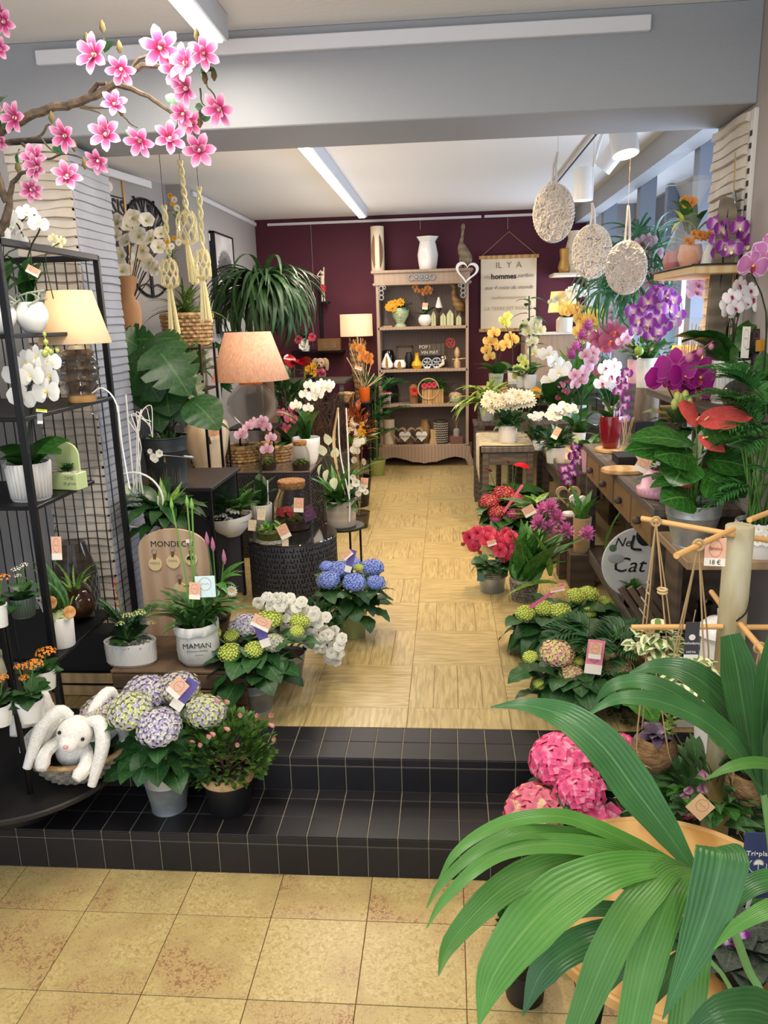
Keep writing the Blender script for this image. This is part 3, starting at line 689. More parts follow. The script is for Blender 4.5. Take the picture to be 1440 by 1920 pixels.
# hydrangea
def hydr_g(n=130, flat=.62, fs=.15, cup=.25):
    fl = join([leafg(lambda t_: .52*math.sin(PI*min(1, t_**.8*.97+.02))**.7, 2, .35, -.3, .1).r('Z', PI/2*k) for k in range(4)])
    Ms = []
    for i in range(n):
        s = 1-1.55*(i+.5)/n; a = i*2.399963; q = math.sqrt(max(0, 1-s*s)); d = Vector((q*math.cos(a), q*math.sin(a), s))
        p = Vector((d.x, d.y, d.z*flat)); nn = Vector((d.x, d.y, d.z/flat)).normalized()+Vector((U(-.2, .2), U(-.2, .2), U(-.2, .2)))
        Ms.append(face(p*U(.9, 1.03), nn, fs*U(.85, 1.15), U(0, 3)))
    core = ball(.86, 0, 12, 7, flat).mi(1)
    return join([scatter(fl, Ms), core])
HG = hydr_g(); HGB = hydr_g(64, .7, .29); HGS = hydr_g(120, .6, .12)
def hydm(nm, a, b, thr=.5, sc=14, core='#5a6a3a', g=None):
    return mesh(g or HG, [petm('sepal_'+nm, [(0, tuple(x*.75 for x in lin(a))), (.3, a), (1, tuple(min(1, x*1.25) for x in lin(a)))], .6, None, None, (b, sc, thr), .2), mat('core_'+nm, core, .9)], 'flower_head', True, 0)
HBLU = hydm('blue', '#7286d2', '#9fb2ea', .52, 6, '#5567b0'); HPUR = hydm('lilac', '#b3a5d2', '#e2e3c8', .5, 9, '#9a8fb0', HG)
HPUR2 = hydm('lilac_green', '#b4a2cf', '#dfe08e', .52, 9, '#97909c'); HLIM = hydm('lime', '#c6d64a', '#eef2a4', .55, 30, '#8a9a34', HGS); HMIX = hydm('lime_lilac', '#d3da7c', '#b7afd2', .5, 7, '#a0a480')
HPNK = hydm('pink', '#e2588a', '#f2a0ba', .55, 4, '#d04c7c', HGB); HPNK2 = hydm('pink_yellow', '#e2748c', '#f0d9a0', .6, 3.5, '#cf6480', HGB)
HBLH = hydm('blush', '#d6cc84', '#dd9fa6', .5, 4, '#b0a870'); HRED = hydm('crimson', '#a82c44', '#b98a4a', .58, 4, '#7c2236'); HMAG = hydm('mauve', '#b43a78', '#d06a9c', .5, 20, '#7c2854', HGS)
def hydrangea(t, z, heads, lv=22, ll=.13, R=.15, lm=None, zr=(.02, .2), hz=None):
    hs_ = sorted(t.L(a, b, c).z for a, b, c, _, _ in heads); tp = max(.03, hs_[len(hs_)//2]-z-.05); zr = (min(zr[0], tp*.3), tp)
    """heads: list of (px,py,dy,rpx,mesh)"""
    lm = lm or L_HY
    ends = []
    for (px, py, dy, rp, me) in heads:
        p = t.L(px, py, dy); r = rp*S(t.loc+Vector((0, dy, 0)))
        nn = Vector((p.x*.8, p.y*.8-.25, .8)); ob('flower_head', me, None, t.o, mw=face(p-Vector((0, 0, r*.25)), nn, r*.95)); ends.append(p-Vector((0, 0, r*.4)))
    stems(t, ends, .0035, STEM, (0, 0, z), bow=.15)
    for i in range(lv):
        a = 2*PI*i*.381966; f = math.sqrt((i+.5)/lv); zz = z+zr[1]-(zr[1]-zr[0])*f**1.5*1.0+U(-.02, .02)
        l = ll*U(.8, 1.15); leaf(t, 'ov', (math.cos(a)*R*f*.55, math.sin(a)*R*f*.55, zz), pol(a, U(-.25, .4)-f*.25), l, lm, l*U(1., 1.15))
    for e in ends:
        a = U(0, 6.28)
        for q in range(3): leaf(t, 'ov', e-Vector((0, 0, U(.03, .07))), pol(a+q*2.1, U(-.2, .25)), ll*.85, lm)
# small-flower clusters scattered over a dome as one mesh
def florets(t, name, g, mats, n, c, rad, s, low=-.1, seed=None, kind=None, jit=.12):
    Ms = []; c = Vector(c)
    for i in range(n):
        sn = 1-(1-low)*(i+.5)/n; a = i*2.399963; q = math.sqrt(max(0, 1-sn*sn)); d = Vector((q*math.cos(a), q*math.sin(a), sn))
        d = d+Vector((U(-jit, jit), U(-jit, jit), U(-jit, jit))); p = c+Vector((d.x*rad[0], d.y*rad[1], d.z*rad[2]))
        Ms.append(face(p, d+Vector((0, -.3, .2)), s*U(.8, 1.15), U(0, 3)))
    return ob(name, mesh(scatter(g, Ms), mats, name, True, 0), None, t.o, kind=kind)
def flower(t, me, loc, n, s, name='flower', roll=None): return ob(name, me, None, t.o, mw=face(loc, n, s, U(0, 6) if roll is None else roll))
FST4 = fl_star(4, .42, .3, -.1, 1, 1); FST5 = fl_star(5, .36, .35, -.2, 1, 1, center=.14)
AZW = mesh(fl_star(6, .5, .7, -.6, 1, 3, wav=.3), petm('petal_azalea', [(0, '#c9cc8c'), (.35, '#e2dec8'), (1, '#efece2')], .6), 'blossom', True, 0)
ROSE = mesh(join([petal(.62, .95-.14*k, .5+.25*k, -.1+.35*k, 4, .2, .1, k).r('Z', k*2.4+j*2*PI/5) for k in range(5) for j in range(5)]), petm('petal_begonia', [(0, '#a81838'), (.5, '#d02a4e'), (1, '#ea5f7c')], .5), 'blossom', True, 0)
CURC = mesh(join([leafg(p_lance(.2), 4, 1.3-.33*k, 1.25-.5*k, .35).s(1-.08*k).t(0, .12, 0).r('Z', j*2*PI/8+k*.4).t(0, 0, -.1*k) for k in range(4) for j in range(8)]), petm('petal_curcuma', [(0, '#9c7a7a'), (.4, '#d672b2'), (.85, '#d87cba'), (1, '#8c3c6a')], .5), 'blossom', True, 0)
DAISY = mesh(fl_star(14, .16, .3, .1, 1, 2, center=.2), [petm('petal_daisy', [(0, '#e8dcc0'), (1, '#f5f0e6')], .6), YEL], 'blossom', True, 0)
MUMW = mesh(fl_star(12, .17, .5, -.2, 1, 4), petm('petal_mum', [(0, '#dcd0a8'), (1, '#f3ead2')], .6), 'blossom', True, 0)
MUMY = mesh(fl_star(8, .3, .5, -.1, 1, 2, center=.15), [petm('petal_gold', [(0, '#c47a10'), (1, '#f2b52a')], .6), YEL], 'blossom', True, 0)
VIOL = mesh(fl_star(5, .5, .2, -.2, 1, 1, center=.13), [petm('petal_violet', [(0, '#4a0a66'), (1, '#6d1a8e')], .6, veins=('#3d0852', .4)), YEL], 'blossom', True, 0)
MAGN = mesh(join([petal(.24, 1, .7, -.1, 6, .3, .03, i).r('Z', 2*PI*i/6) for i in range(6)]+[petal(.22, .75, 1.25, .6, 5, .3).r('Z', 2*PI*i/3+.5) for i in range(2)]+[ball(.12, .12, 8, 6, 1.6).mi(1)]),
            [petm('petal_magnolia', [(0, '#5c0e30'), (.3, '#9a1f58'), (.6, '#bf5a8c'), (.88, '#dba6c0'), (1, '#e4c2d2')], .5, ('#deb0c6', .36), ('#a83a70', .25)), mat('pistil', '#e6cbb4', .6)], 'blossom', True, 0)
MAGNW = mesh(join([petal(.45, 1, .8, -.1, 5, .2, .05, i).r('Z', 2*PI*i/6) for i in range(6)]+[ball(.14, .12, 8, 5, 1.4).mi(1)]), [petm('petal_white_magnolia', [(0, '#d9dca0'), (.3, '#eeebd8'), (1, '#f5f1e8')], .5), GRB], 'blossom', True, 0)
def kal(t, c, r, nm, n=34, s=None, name='flower_cluster'):
    cols = {'orange': [(0, '#c4460c'), (.5, '#ef8a1e'), (1, '#f7a93a')], 'white': [(0, '#dadf9a'), (1, '#f5f3e2')], 'cream': [(0, '#c6cc6a'), (1, '#eceeb0')], 'white2': [(0, '#e8e0c0'), (1, '#fbf8f0')]}[nm]
    return florets(t, name, FST4, petm('petal_kal_'+nm, cols, .6), n, c, (r, r, r*.6), s or r*.2, 0)
def palm_frond(t, loc, d, ln, n, lw, ll, m, droop=1., name='frond', e=.5):
    """pinnate frond as one mesh: rachis and leaflets"""
    d = Vector(d).normalized(); side = d.cross(Vector((0, 0, 1))).normalized(); pts = []; p = Vector(loc); q = d.copy()
    for i in range(11): pts.append(p.copy()); p = p+q*ln/10; q = (q-Vector((0, 0, droop*.12))).normalized()
    Ms = []; g = LG['smalll'][0]; 
    for i in range(n):
        tt = .22+.78*(i+.5)/n; j = min(9, int(tt*10)); f = tt*10-j; c = pts[j].lerp(pts[min(10, j+1)], f); tg_ = (pts[min(10, j+1)]-pts[j]).normalized()
        l = ll*(.45+.75*math.sin(PI*min(1, .12+tt*.86)))
        for s in (-1, 1): Ms.append(aim(c, side*s*.9+tg_*(.35+.7*tt)+Vector((0, 0, U(-.15, .1)+e*.2)), U(-.2, .2), l, l*lw))
    gs = join([scatter(g, Ms).mi(0), tube(pts, [ln*.006*(1-.07*i) for i in range(11)], 4).mi(1)])
    return ob(name, mesh(gs, [m, STEM], name, True, 0), None, t.o)
def on(px, py, Y, z): v = W(px, py, Y); return Vector((v.x, v.y, z))
def A(t, g): return g.t(-t.loc.x, -t.loc.y, -t.loc.z)
def tl(label, cat, name, loc, group=None, rz=0): return T(name, label, cat, loc, group, rz)
# ================================================================ LEFT: black rod rack
XR, XL, YN, YF = -1.36, -2.0, 2.385, 3.08
t = T('shelf_rack', 'tall open black metal rack with thin rods, at the left edge', 'shelving unit', (XR, YF, ZU)); rack = t
w = .011
t.p('frame', A(t, join([bb((x-w, y-w, z0), (x+w, y+w, 2.06), .002) for x, y, z0 in ((XR, YN, .316), (XL, YN, H1), (XR, YF, ZU), (XL, YF, ZU))]+
 [bb((XR-w, YN, 2.04), (XR+w, YF, 2.062), .002), bb((XL-w, YN, 2.04), (XL+w, YF, 2.062), .002), bb((XL, YN-w, 2.04), (XR, YN+w, 2.062), .002), bb((XL, YF-w, 2.04), (XR, YF+w, 2.062), .002)])), BLACK, smooth=False)
for z, y1 in ((1.775, 2.80), (1.515, YF), (1.222, 2.82), (.68, 2.86)):
    t.p('shelf', A(t, bb((XL, YN, z-.014), (XR+.012, y1, z), .002)), BLACK, smooth=False)
for i in range(1, 15): x = XR-i*.043; t.p('rod', A(t, tube([(x, YF, .36), (x, YF, 2.05)], .0028, 5)), BLACK)
for i in range(1, 13): y = YN+i*.055; t.p('rod', A(t, tube([(XL, y, .3), (XL, y, 2.05)], .0028, 5)), BLACK)
def table_lamp(label, name, loc, shade, body, power, col='#ffc27a', sm=None, z0=0, cat='table lamp', group=None):
    r0, r1, h, zs = shade; t = T(name, label, cat, loc, group)
    t.p('lamp_shade', lathe([(r0, zs), (r0*1.01, zs+.003), (r1, zs+h), (r1*.97, zs+h)], 48, False, fr=lambda a, v: 1+.006*math.cos(a*40)), sm, ang=80)
    t.p('bulb', ball(.022, zs+h*.45, 10, 6, 1.3), mat('lamp_bulb', '#ffffff', emit='#ffd9a0', es=6))
    t.p('lamp_stem', tube([(0, 0, zs-.03), (0, 0, zs+h*.45)], .006, 6), BLACK)
    body(t); l = lamp('POINT', Vector(loc)+Vector((0, 0, zs+h*.45)), power, col, None, .03); return t
def shadem(nm, c, tr=.5, c2=None): 
    m = mat(nm, c, .8, col2=c2, ns=3, stretch=(40, 40, .4)) if c2 else mat(nm, c, .8)
    if nm+'_t' in _mc: return m
    _mc[nm+'_t'] = m; nt = m.node_tree; N = nt.nodes; K = nt.links; b = N['Principled BSDF']; tn = N.new('ShaderNodeBsdfTranslucent'); tn.inputs[0].default_value = (*lin(c), 1)
    ms = N.new('ShaderNodeMixShader'); ms.inputs[0].default_value = tr; K.new(b.outputs[0], ms.inputs[1]); K.new(tn.outputs[0], ms.inputs[2]); K.new(ms.outputs[0], N['Material Output'].inputs[0]); return m
SMOKE = mat('smoked_glass', '#4a423d', .06, trans=.75, alpha=.75)
def b1(t):
    t.p('glass_body', lathe([(.04, .03)]+[(.052+.02*math.sin(PI*q/14)+.005*math.cos(q*2.4), .03+.165*q/14) for q in range(15)], 24), SMOKE); t.p('wood_foot', lathe([(.05, 0), (.052, .004), (.052, .026), (.048, .03)], 24), OAK); t.p('cap', lathe([(.03, .195), (.02, .21)], 16), ZINC)
table_lamp('cream lampshade in plastic film on a ribbed smoked glass body, inside the black rack', 'table_lamp', on(154, 745, 2.86, 1.516), (.128, .078, .19, .215), b1, 2.2, '#ffe0bc', sm=shadem('shade_cream', '#e6cfac', .35))
c = W(172, 738, 2.84); cb = ob('white_cable', tube(spl([(c.x-c.x, 0, 0), (.05, -.01, .02), (.1, -.02, -.04), (.105, -.02, -.2), (.12, -.03, -.36)]), .003, 5), WHITE, loc=c); tag(cb, 'white cable hanging from the lamp down the side of the black rack', 'cable')
o = ob('wall_hook', lathe([(.001, -.012), (.022, -.01), (.024, 0), (.012, .004), (.010, .012)], 20, False, True).r('X', PI/2), GLASSG, loc=W(179, 768, 3.04)); tag(o, 'round clear plastic disc hanging between the rods under the lamp', 'disc')
# orchids on the top shelf
def roots(t, z, r, n=7, m=None):
    gs = []
    for i in range(n):
        a = U(0, 6.28); P = [(math.cos(a)*r*.4, math.sin(a)*r*.4, z)]
        for q in range(4): a += U(-.9, .9); P.append((math.cos(a)*r*(.6+.25*q), math.sin(a)*r*(.6+.25*q), z+U(-.01, .05)))
        gs.append(tube(spl(P, 3), .003, 5))
    t.p('aerial_roots', join(gs), m or mat('root_grey', '#9aa591', .7))
t = T('orchid_pot', 'white orchid in a glossy round white pot, right one on the top rack shelf', 'orchid', on(63, 615, 2.56, 1.777))
z = pot(t, 'round', .052, .04, .098, WHITE); roots(t, z, .05)
orchid(t, z, [[t.L(72, 420, -.05), t.L(50, 400), t.L(25, 425, .02)]], OW, .036, 5, .17, L_DK, el=(.9, 1.4), lw=1.1)
ptag(t, 62, 508, -.07, 26, 14, .5)
t = T('orchid_pot', 'white orchid in a round white pot at the left edge of the top rack shelf', 'orchid', on(2, 613, 2.5, 1.777))
z = pot(t, 'round', .052, .04, .1, WHITE); roots(t, z, .05)
orchid(t, z, [[t.L(38, 455, .1), t.L(20, 412, .02), t.L(0, 440)]], OW, .036, 5, .17, L_OR, el=(.8, 1.3))
for px, py in ((100, 447), (115, 452), (108, 462)): ob('blossom', OCR, None, t.o, mw=face(t.L(px, py, .3), FACE, .02))
t.p('spray', tube(spl([t.L(100, 560, .2), t.L(85, 480, .25), t.L(112, 455, .3)], 3), .002, 4), STEMD)
# big white orchid, third shelf
t = T('orchid_pot', 'large white orchid in a white ribbed pot, on the third rack shelf', 'orchid', on(60, 932, 2.5, 1.223))
z = ribbed(t, .073, .064, .128, WHITEM, 30); roots(t, z, .06, 4)
orchid(t, z, [[t.L(88, 735, -.03), t.L(96, 705, -.02), t.L(92, 680, .0)], [t.L(42, 745, -.02), t.L(58, 705, -.05), t.L(30, 700, .02), t.L(50, 680, .03), t.L(70, 670, .0)]], OW, .05, 6, .19, L_OR, buds=GRB, lw=1.4, el=(.1, .7))
ptag(t, 78, 770, -.09, 20, 5, .1, mat('tag_yellow', '#d6e02a')); ptag(t, 75, 785, -.09, 10, 18, 0, mat('tag_grey', '#8a8f92')); ptag(t, 44, 790, -.09, 12, 16, 0)
# succulent planter "TIME to grow"
GRNB = mat('pale_green_ceramic', '#b9c98d', .5)
t = T('planter_box', 'pale green box planter with round-topped back and succulents, on the rack', 'planter', on(128, 908, 2.66, 1.223), rz=-.2)
t.p('box', bb((-.058, -.03, 0), (.062, .03, .062), .003), GRNB, smooth=False)
t.p('back', prism([(-.058+.048-.048*math.cos(PI*i/12), .12+.045*math.sin(PI*i/12)) for i in range(13)]+[(.038, .0), (-.058, 0)], .008).t(0, .026, 0), GRNB, ang=30)
t.p('gravel', box((-.05, -.024, .05), (.055, .02, .064)), PEB)
for x, n, m in ((-.035, 9, L_MID), (.0, 12, L_DK), (.035, 12, L_DK)):
    leaves(t, 'spear', n, .002, .066, .035, m, (.2, 1.4), w=1.4, zz=0)[0:0] if False else leaves(t, 'spear', n, .002, .066, .035, m, (.2, 1.4), w=1.4, zz=0)
put(t, 'TIME', .018, INKG, (.03, -.031, .045)); put(t, 'to grow', .016, INKG, (.03, -.031, .026), shear=.4)
# bottom shelf things
t = T('glass_vase', 'tall grey glass vase with a scaly wire pattern, behind the rack rods', 'vase', on(148, 1120, 2.98, .55))
t.p('glass', lathe([(.05, 0), (.085, .05), (.085, .26), (.06, .34), (.05, .38)], 24), SMOKE)
gs = [tube([(.0865*math.cos(a0+.2*j+.09*(-1)**(j+k)), .0865*math.sin(a0+.2*j+.09*(-1)**(j+k)), .06+.03*k) for k in range(7)], .0012, 3) for j in range(32) for a0 in (0,)]
t.p('wire_net', join(gs), mat('wire_grey', '#9aa3a6', .4, .6), kind='stuff'); 
sb = T('plinth_box', 'low black box under the grey glass vase behind the rack', 'box', (t.loc.x, 2.98, ZU)); sb.p('body', bb((-.14, -.07, 0), (.14, .06, .268), .004), BLACKP)
t = T('terrarium_bowl', 'dark round glass bowl with reddish moss and a spider plant, on the low rack shelf', 'terrarium', on(138, 1085, 2.74, .681))
t.p('bowl', ball(.07, .068, 20, 12, .95), mat('dark_glass', '#3a201a', .08, trans=.5, alpha=.8)); t.p('moss', ball(.058, .055, 12, 6, .6), mat('red_moss', '#6a2e16', .9, col2='#8a7a22', ns=40))
leaves(t, 'thin', 16, .02, .11, .16, L_LT, (.3, 1.3), w=.8)
t = T('bulb_pot', 'tall white pot with upright green spikes and dried orange slices, on the low rack shelf', 'potted plant', on(119, 1210, 2.5, .681))
z = pot(t, 'plain', .046, .042, .115, WHITEM)
for i in range(9): leaf(t, 'thin', (U(-.02, .02), U(-.02, .02), z), (U(-.35, .25), U(-.2, .2), 1), U(.15, .28), L_GRASS, .3)
florets(t, 'dried_moss', FST4, mat('dry_green', '#b3bf8a', .8), 40, (0, 0, z+.01), (.042, .042, .02), .014, 0)
OS = mat('dried_orange', '#b9702e', .7, col2='#e0b078', ns=40)
for px, py in ((97, 1130), (130, 1148)):
    p = t.L(px, py, -.045); t.p('orange_slice', join([lathe([(.001, 0), (.02, .001), (.021, .003), (.001, .004)], 20), torus(.02, .003, 20, 5)]), OS, face(p, (.1 if px > 110 else -.3, -1, .3)))
t.p('white_curls', join([torus(.02+.006*i, .0012, 16, 4).r('X', 1.2+.5*i).t(-.03, -.02, z+.05+.012*i) for i in range(4)]), WHITE)
t = T('price_label', 'peach price label with a cream foot hanging on the rods by the spider plant', 'price tag', W(106, 1028, 2.4)); ptag(t, 106, 1028, 0, 20, 44); t.p('tie', tube([(0, 0, .05), (.004, .01, .075)], .0012, 4), INK)
t = T('wooden_arch', 'small brown wooden arch with a heart hole, leaning behind the white bulb pot', 'ornament', on(158, 1158, 2.78, .681))
P = [(-.042*math.cos(PI*i/12), .1+.045*math.sin(PI*i/12)) for i in range(13)]+[(.042, 0), (-.042, 0)]
t.p('board', prism(P, .01), GREYWOOD, ang=30); t.p('heart_hole', prism(heart(.007), .012).t(-.02, -.001, .112), INK)
# ---------------- round tiered stand
t = T('round_stand', 'black tiered round metal stand at the lower left edge, standing on the lower step', 'plant stand', (-1.5, 2.318, H1)); rs = t
t.p('foot', A(t, lathe([(.13, H1), (.132, H1+.004), (.125, .29), (.12, .295)], 32).t(-1.5, 2.318, 0)), BLACKP)
def tier(x, y, z, r, th=.012): return lathe([(r*.99, z-th), (r, z-th*.6), (r, z), (r*.985, z+.004), (r*.97, z)], 48, True, True).t(x, y, 0)
D = mat('stand_top', '#1e1d1f', .55, col2='#2b2826', ns=7)
t.p('platform', A(t, tier(-1.5, 2.36, .305, .37, .016)), D)
SX, SY = -1.50, 2.12
for z, r in ((.66, .19), (.955, .16), (1.25, .12)): t.p('tier', A(t, tier(SX, SY, z, r)), D)
for a in (0.3, 2.4, 4.5): t.p('post', A(t, tube([(SX+.13*math.cos(a), SY+.13*math.sin(a), .3), (SX+.11*math.cos(a), SY+.11*math.sin(a), 1.25)], .009, 6)), BLACK)
for i in range(16): a = 2*PI*i/16; t.p('cage_rod', A(t, tube([(SX+.155*math.cos(a), SY+.155*math.sin(a), .66), (SX+.155*math.cos(a), SY+.155*math.sin(a), .95)], .003, 4)), BLACK)
def kalpot(label, px, py, Y, z0, w, h, col, pm=WHITE, rb=None, group=None, n=26, fpx=None, kind='taper', cat='potted plant'):
    t = T('kalanchoe_pot', label, cat, on(px, py, Y, z0), group); k = t.k; r = w*k/2; hh = h*k
    z = pot(t, kind, r, r*.82, hh, pm) if kind != 'ribbed' else ribbed(t, r, r*.85, hh, pm, 24)
    leaves(t, 'ov', 11, r*.3, z+.008, r*1.5, L_DK, (0, .9), w=1.2)
    for (fx, fy, fr) in (fpx or [(px, py-h-18, 14)]):
        p = t.L(fx, fy, -.02); kal(t, p, fr*k, col, n); t.p('stem', tube([(0, 0, z), p], .002, 4), STEM)
    return t
kalpot('orange kalanchoe in a white pot, middle of the trio above the plush rabbits', 56, 1318, 2.0, .665, 50, 42, 'orange', fpx=[(62, 1248, 17), (45, 1272, 9), (35, 1250, 8)])
kalpot('orange kalanchoe in a white pot, right-hand one of the trio above the plush rabbits', 88, 1290, 2.2, .665, 40, 38, 'orange', fpx=[(85, 1225, 17)])
kalpot('orange kalanchoe in a white pot cut by the left edge above the plush rabbits', 2, 1338, 1.97, .665, 42, 42, 'orange', fpx=[(4, 1272, 11)])
kalpot('white kalanchoe in a dark green ribbed pot on the black tier', 42, 1130, 2.08, .96, 46, 38, 'white2', mat('dark_green_pot', '#3f4d45', .4), fpx=[(30, 1068, 8), (45, 1060, 7), (33, 1080, 6)], kind='ribbed', n=16)
kalpot('orange kalanchoe in a small white pot at the left edge beside the dark green pot', 0, 1157, 2.0, .96, 30, 44, 'orange', fpx=[(5, 1085, 12)], n=18)
t = T('gourd_vase', 'cream gourd-shaped vase painted with brown birds, caged between black rods', 'vase', (SX, SY, .666))
t.p('body', lathe([(.05, 0), (.1, .03), (.12, .08), (.11, .13), (.06, .18), (.035, .22), (.05, .25), (.03, .28)], 24), mat('painted_cream', '#a9a78f', .5, col2='#6b4630', ns=14, lo=.55, hi=.62))
t = T('seed_spray', 'small white dried flower sprig beside the caged vase', 'dried flowers', on(74, 1240, 2.3, .345)); 
t.p('stalk', tube([(0, 0, 0), (-.01, 0, .11), (.01, -.01, .2)], .003, 4), STEMB)
florets(t, 'flower_cluster', FST5, mat('dry_white', '#c9b99a', .8), 18, (0, 0, .15), (.02, .02, .05), .012, -.6)
t.o.location.z = .31
# tool crate under the rack
t = T('tool_crate', 'small pale wooden crate with garden tools, on the floor beside the rustic crate', 'crate', (-1.50, 2.98, ZU))
for z in (0, .055): 
    t.p('slat', bb((-.16, -.1, z+.004), (.16, -.09, z+.048), .002), PALEW, smooth=False); t.p('slat', bb((-.16, .05, z+.004), (.16, .06, z+.048), .002), PALEW, smooth=False)
t.p('bottom', bb((-.15, -.09, 0), (.15, .05, .006), .001), PALEW, smooth=False)
for x, l in ((-.09, .12), (-.06, .12), (.06, .11)): t.p('tool_handle', tube([(x, -.04, .05), (x+.01, -.05, .09), (x+.015, -.05, .09+l)], [.006, .012, .015], 8), OAK)
t = T('slate_sign', 'flat greenish slate plate lying on the floor under the rack', 'plate', (-1.27, 2.80, ZU)); t.p('plate', bb((-.1, -.06, 0), (.1, .06, .008), .002), mat('slate', '#5a665f', .6), smooth=False)
# ---------------- plush rabbits in a wicker basket
t = T('wicker_basket', 'oval grey-brown wicker basket full of white plush rabbits', 'basket', (-1.27, 2.30, .311)); bk = t
woven(t, .15, .09, .09, GREY_WICK, 7, 26, rx=1.15, soil=False, mr=WICKER)
FUR = mat('white_plush', '#f6f3ec', .95, col2='#e9e4da', ns=90, bump=.5, sheen=.3, bs=240); PINKN = mat('pink_nose', '#dc9a9a', .6); EYE_ = mat('bead_eye', '#0a0a0a', .1)
def rabbit(label, loc, ry, rz, s=1, earL=(0, 0), arm=True):
    t = T('plush_rabbit', label, 'stuffed toy', loc, None); 
    R = Matrix.Rotation(rz, 4, 'Z')@Matrix.Rotation(ry, 4, 'Y')
    def q(g): return g.s(s).x(R)
    t.p('body', q(join([ball(.055, 0, 16, 10, 1.25).t(0, .02, .03), ball(.052, 0, 18, 12, .95).t(0, -.02, .1), ball(.028, 0, 12, 8, .8).t(0, -.065, .088)])), FUR)
    for sx in (-1, 1):
        e = spl([(sx*.025, -.01, .14), (sx*.06, -.02, .15), (sx*(.085+earL[0]), -.045, .10), (sx*(.09+earL[0]), -.07, .03+earL[1])], 4)
        n = len(e); t.p('ear', q(tube(e, [.010+.012*math.sin(PI*.85*i/(n-1)+.25) for i in range(n)], 10).s(1, 1, 1)), FUR)
        t.p('eye', q(ball(.0055, 0, 8, 6).t(sx*.034, -.062, .113)), EYE_)
        if arm: t.p('arm', q(tube(spl([(sx*.04, .0, .05), (sx*.06, -.05, .03), (sx*.05, -.09, .0)], 3), [.016, .018, .02, .02, .021, .022, .014], 8)), FUR)
    t.p('nose', q(ball(.008, 0, 8, 6, .7).t(0, -.093, .095)), PINKN); return t
rabbit('white plush rabbit nearest in the basket, one ear hanging over the rim', (-1.265, 2.23, .395), .35, .1, 1.12, (.005, -.05))
rabbit('white plush rabbit lying at the back left of the basket with its head turned', (-1.35, 2.31, .425), -.5, -.5, 1.05, (.02, .03))
rabbit('white plush rabbit at the back right of the basket beside the lilac hydrangea', (-1.2, 2.34, .42), .6, .6, 1.0)
# ---------------- rustic crate with the board
t = T('wooden_crate', 'rustic brown plank crate carrying the key-ring board and white pots', 'crate', (-.9, 2.70, ZU)); cr = t
for z in (0, .067, .134):
    t.p('plank', bb((-.41, -.012, z+.002), (.12, .012, z+.063), .004), RUSTIC, smooth=False); t.p('plank', bb((-.41, .36, z+.002), (.12, .384, z+.063), .004), RUSTIC, smooth=False)
    t.p('plank', bb((-.412, .014, z+.002), (-.388, .358, z+.063), .004), RUSTIC, smooth=False); t.p('plank', bb((.098, .014, z+.002), (.122, .358, z+.063), .004), RUSTIC, smooth=False)
for i in range(4): t.p('plank', bb((-.415, -.014+i*.1, .199), (.125, .082+i*.1, .213), .004), RUSTIC, smooth=False)
CT = ZU+.214
t = T('display_board', 'tall arched wooden board of hanging key rings, leaning on the rustic crate', 'display board', (-1.145, 3.03, CT)); k = t.k
bw, bh = .148, .475
P = [(-bw*math.cos(PI*i/16)**1, bh-.10+.10*math.sin(PI*i/16)**.8) for i in range(17)]+[(bw, 0), (-bw, 0)]
t.p('board', prism(P, .014), wave('board_wood', '#b9997b', '#c9ac90', 5, 2, .6, dir='X', st=(1, 1, .3)), ang=30)
put(t, 'MONDECO', .036, INK, (.0, -.008, bh-.065))
t.p('sticker', bb((.06, -.009, bh-.06), (.085, -.007, bh-.045), .001), KRAFTW)
DSC = mat('pale_ply', '#d9c08f', .6); LEA = mat('leather', '#6b4a2c', .6)
def keyring(i, x, z, txt, r=.029):
    q = ob('key_ring', join([lathe([(r*.98, -.003), (r, -.002), (r, .002), (r*.98, .003)], 28, True, True).r('X', PI/2), tube([(0, -.001, r*.9), (0, -.001, r*1.9)], .0001, 3)]), DSC, loc=t.loc+Vector((x, -.0115, z)))
    tag(q, txt, 'key ring', None); 
    ob('strap', bb((-.006, -.004, r*.72), (.006, .001, r*1.55), .001), LEA, q); ob('ring', torus(.011, .0014, 18, 5).r('X', PI/2).t(0, 0, r*1.85), ZINC, q)
    return q
q = keyring(0, -.078, .325, 'round pale wood key ring, top left on the board'); me = text('MERCI', .015); me.materials.append(INKG); ob('lettering', me, None, q, loc=(0, -.0035, .004))
q = keyring(1, .0, .335, 'round pale wood key ring reading PAPA, top middle on the board'); me = text('PAPA', .016); me.materials.append(INKG); ob('lettering', me, None, q, loc=(0, -.0035, .004))
q = keyring(2, .078, .345, 'round key ring with a cut-out tree, top right on the board', .026)
ob('tree_cutout', join([tube([(0, 0, -.02), (0, 0, 0)], .003, 5)]+[tube([(0, 0, 0), (.016*math.cos(a), 0, .004+.014*abs(math.sin(a)))], .0016, 4) for a in (.2, .7, 1.2, 1.57, 1.9, 2.4, 2.9)]+[torus(.004, .0012, 8, 3).r('X', PI/2).t(.014*math.cos(a), 0, .006+.01*math.sin(a)) for a in (0, .6, 1.2, 1.9, 2.5, 3.1)]).t(0, -.0045, -.002), INK, q)
for i, (x, z, s) in enumerate(((.02, .215, 'middle row, beside the potted palm'), (.085, .225, 'right edge, second row'), (.1, .13, 'right edge, lowest one'))): keyring(3+i, x, z, 'round pale wood key ring on the board, '+s)
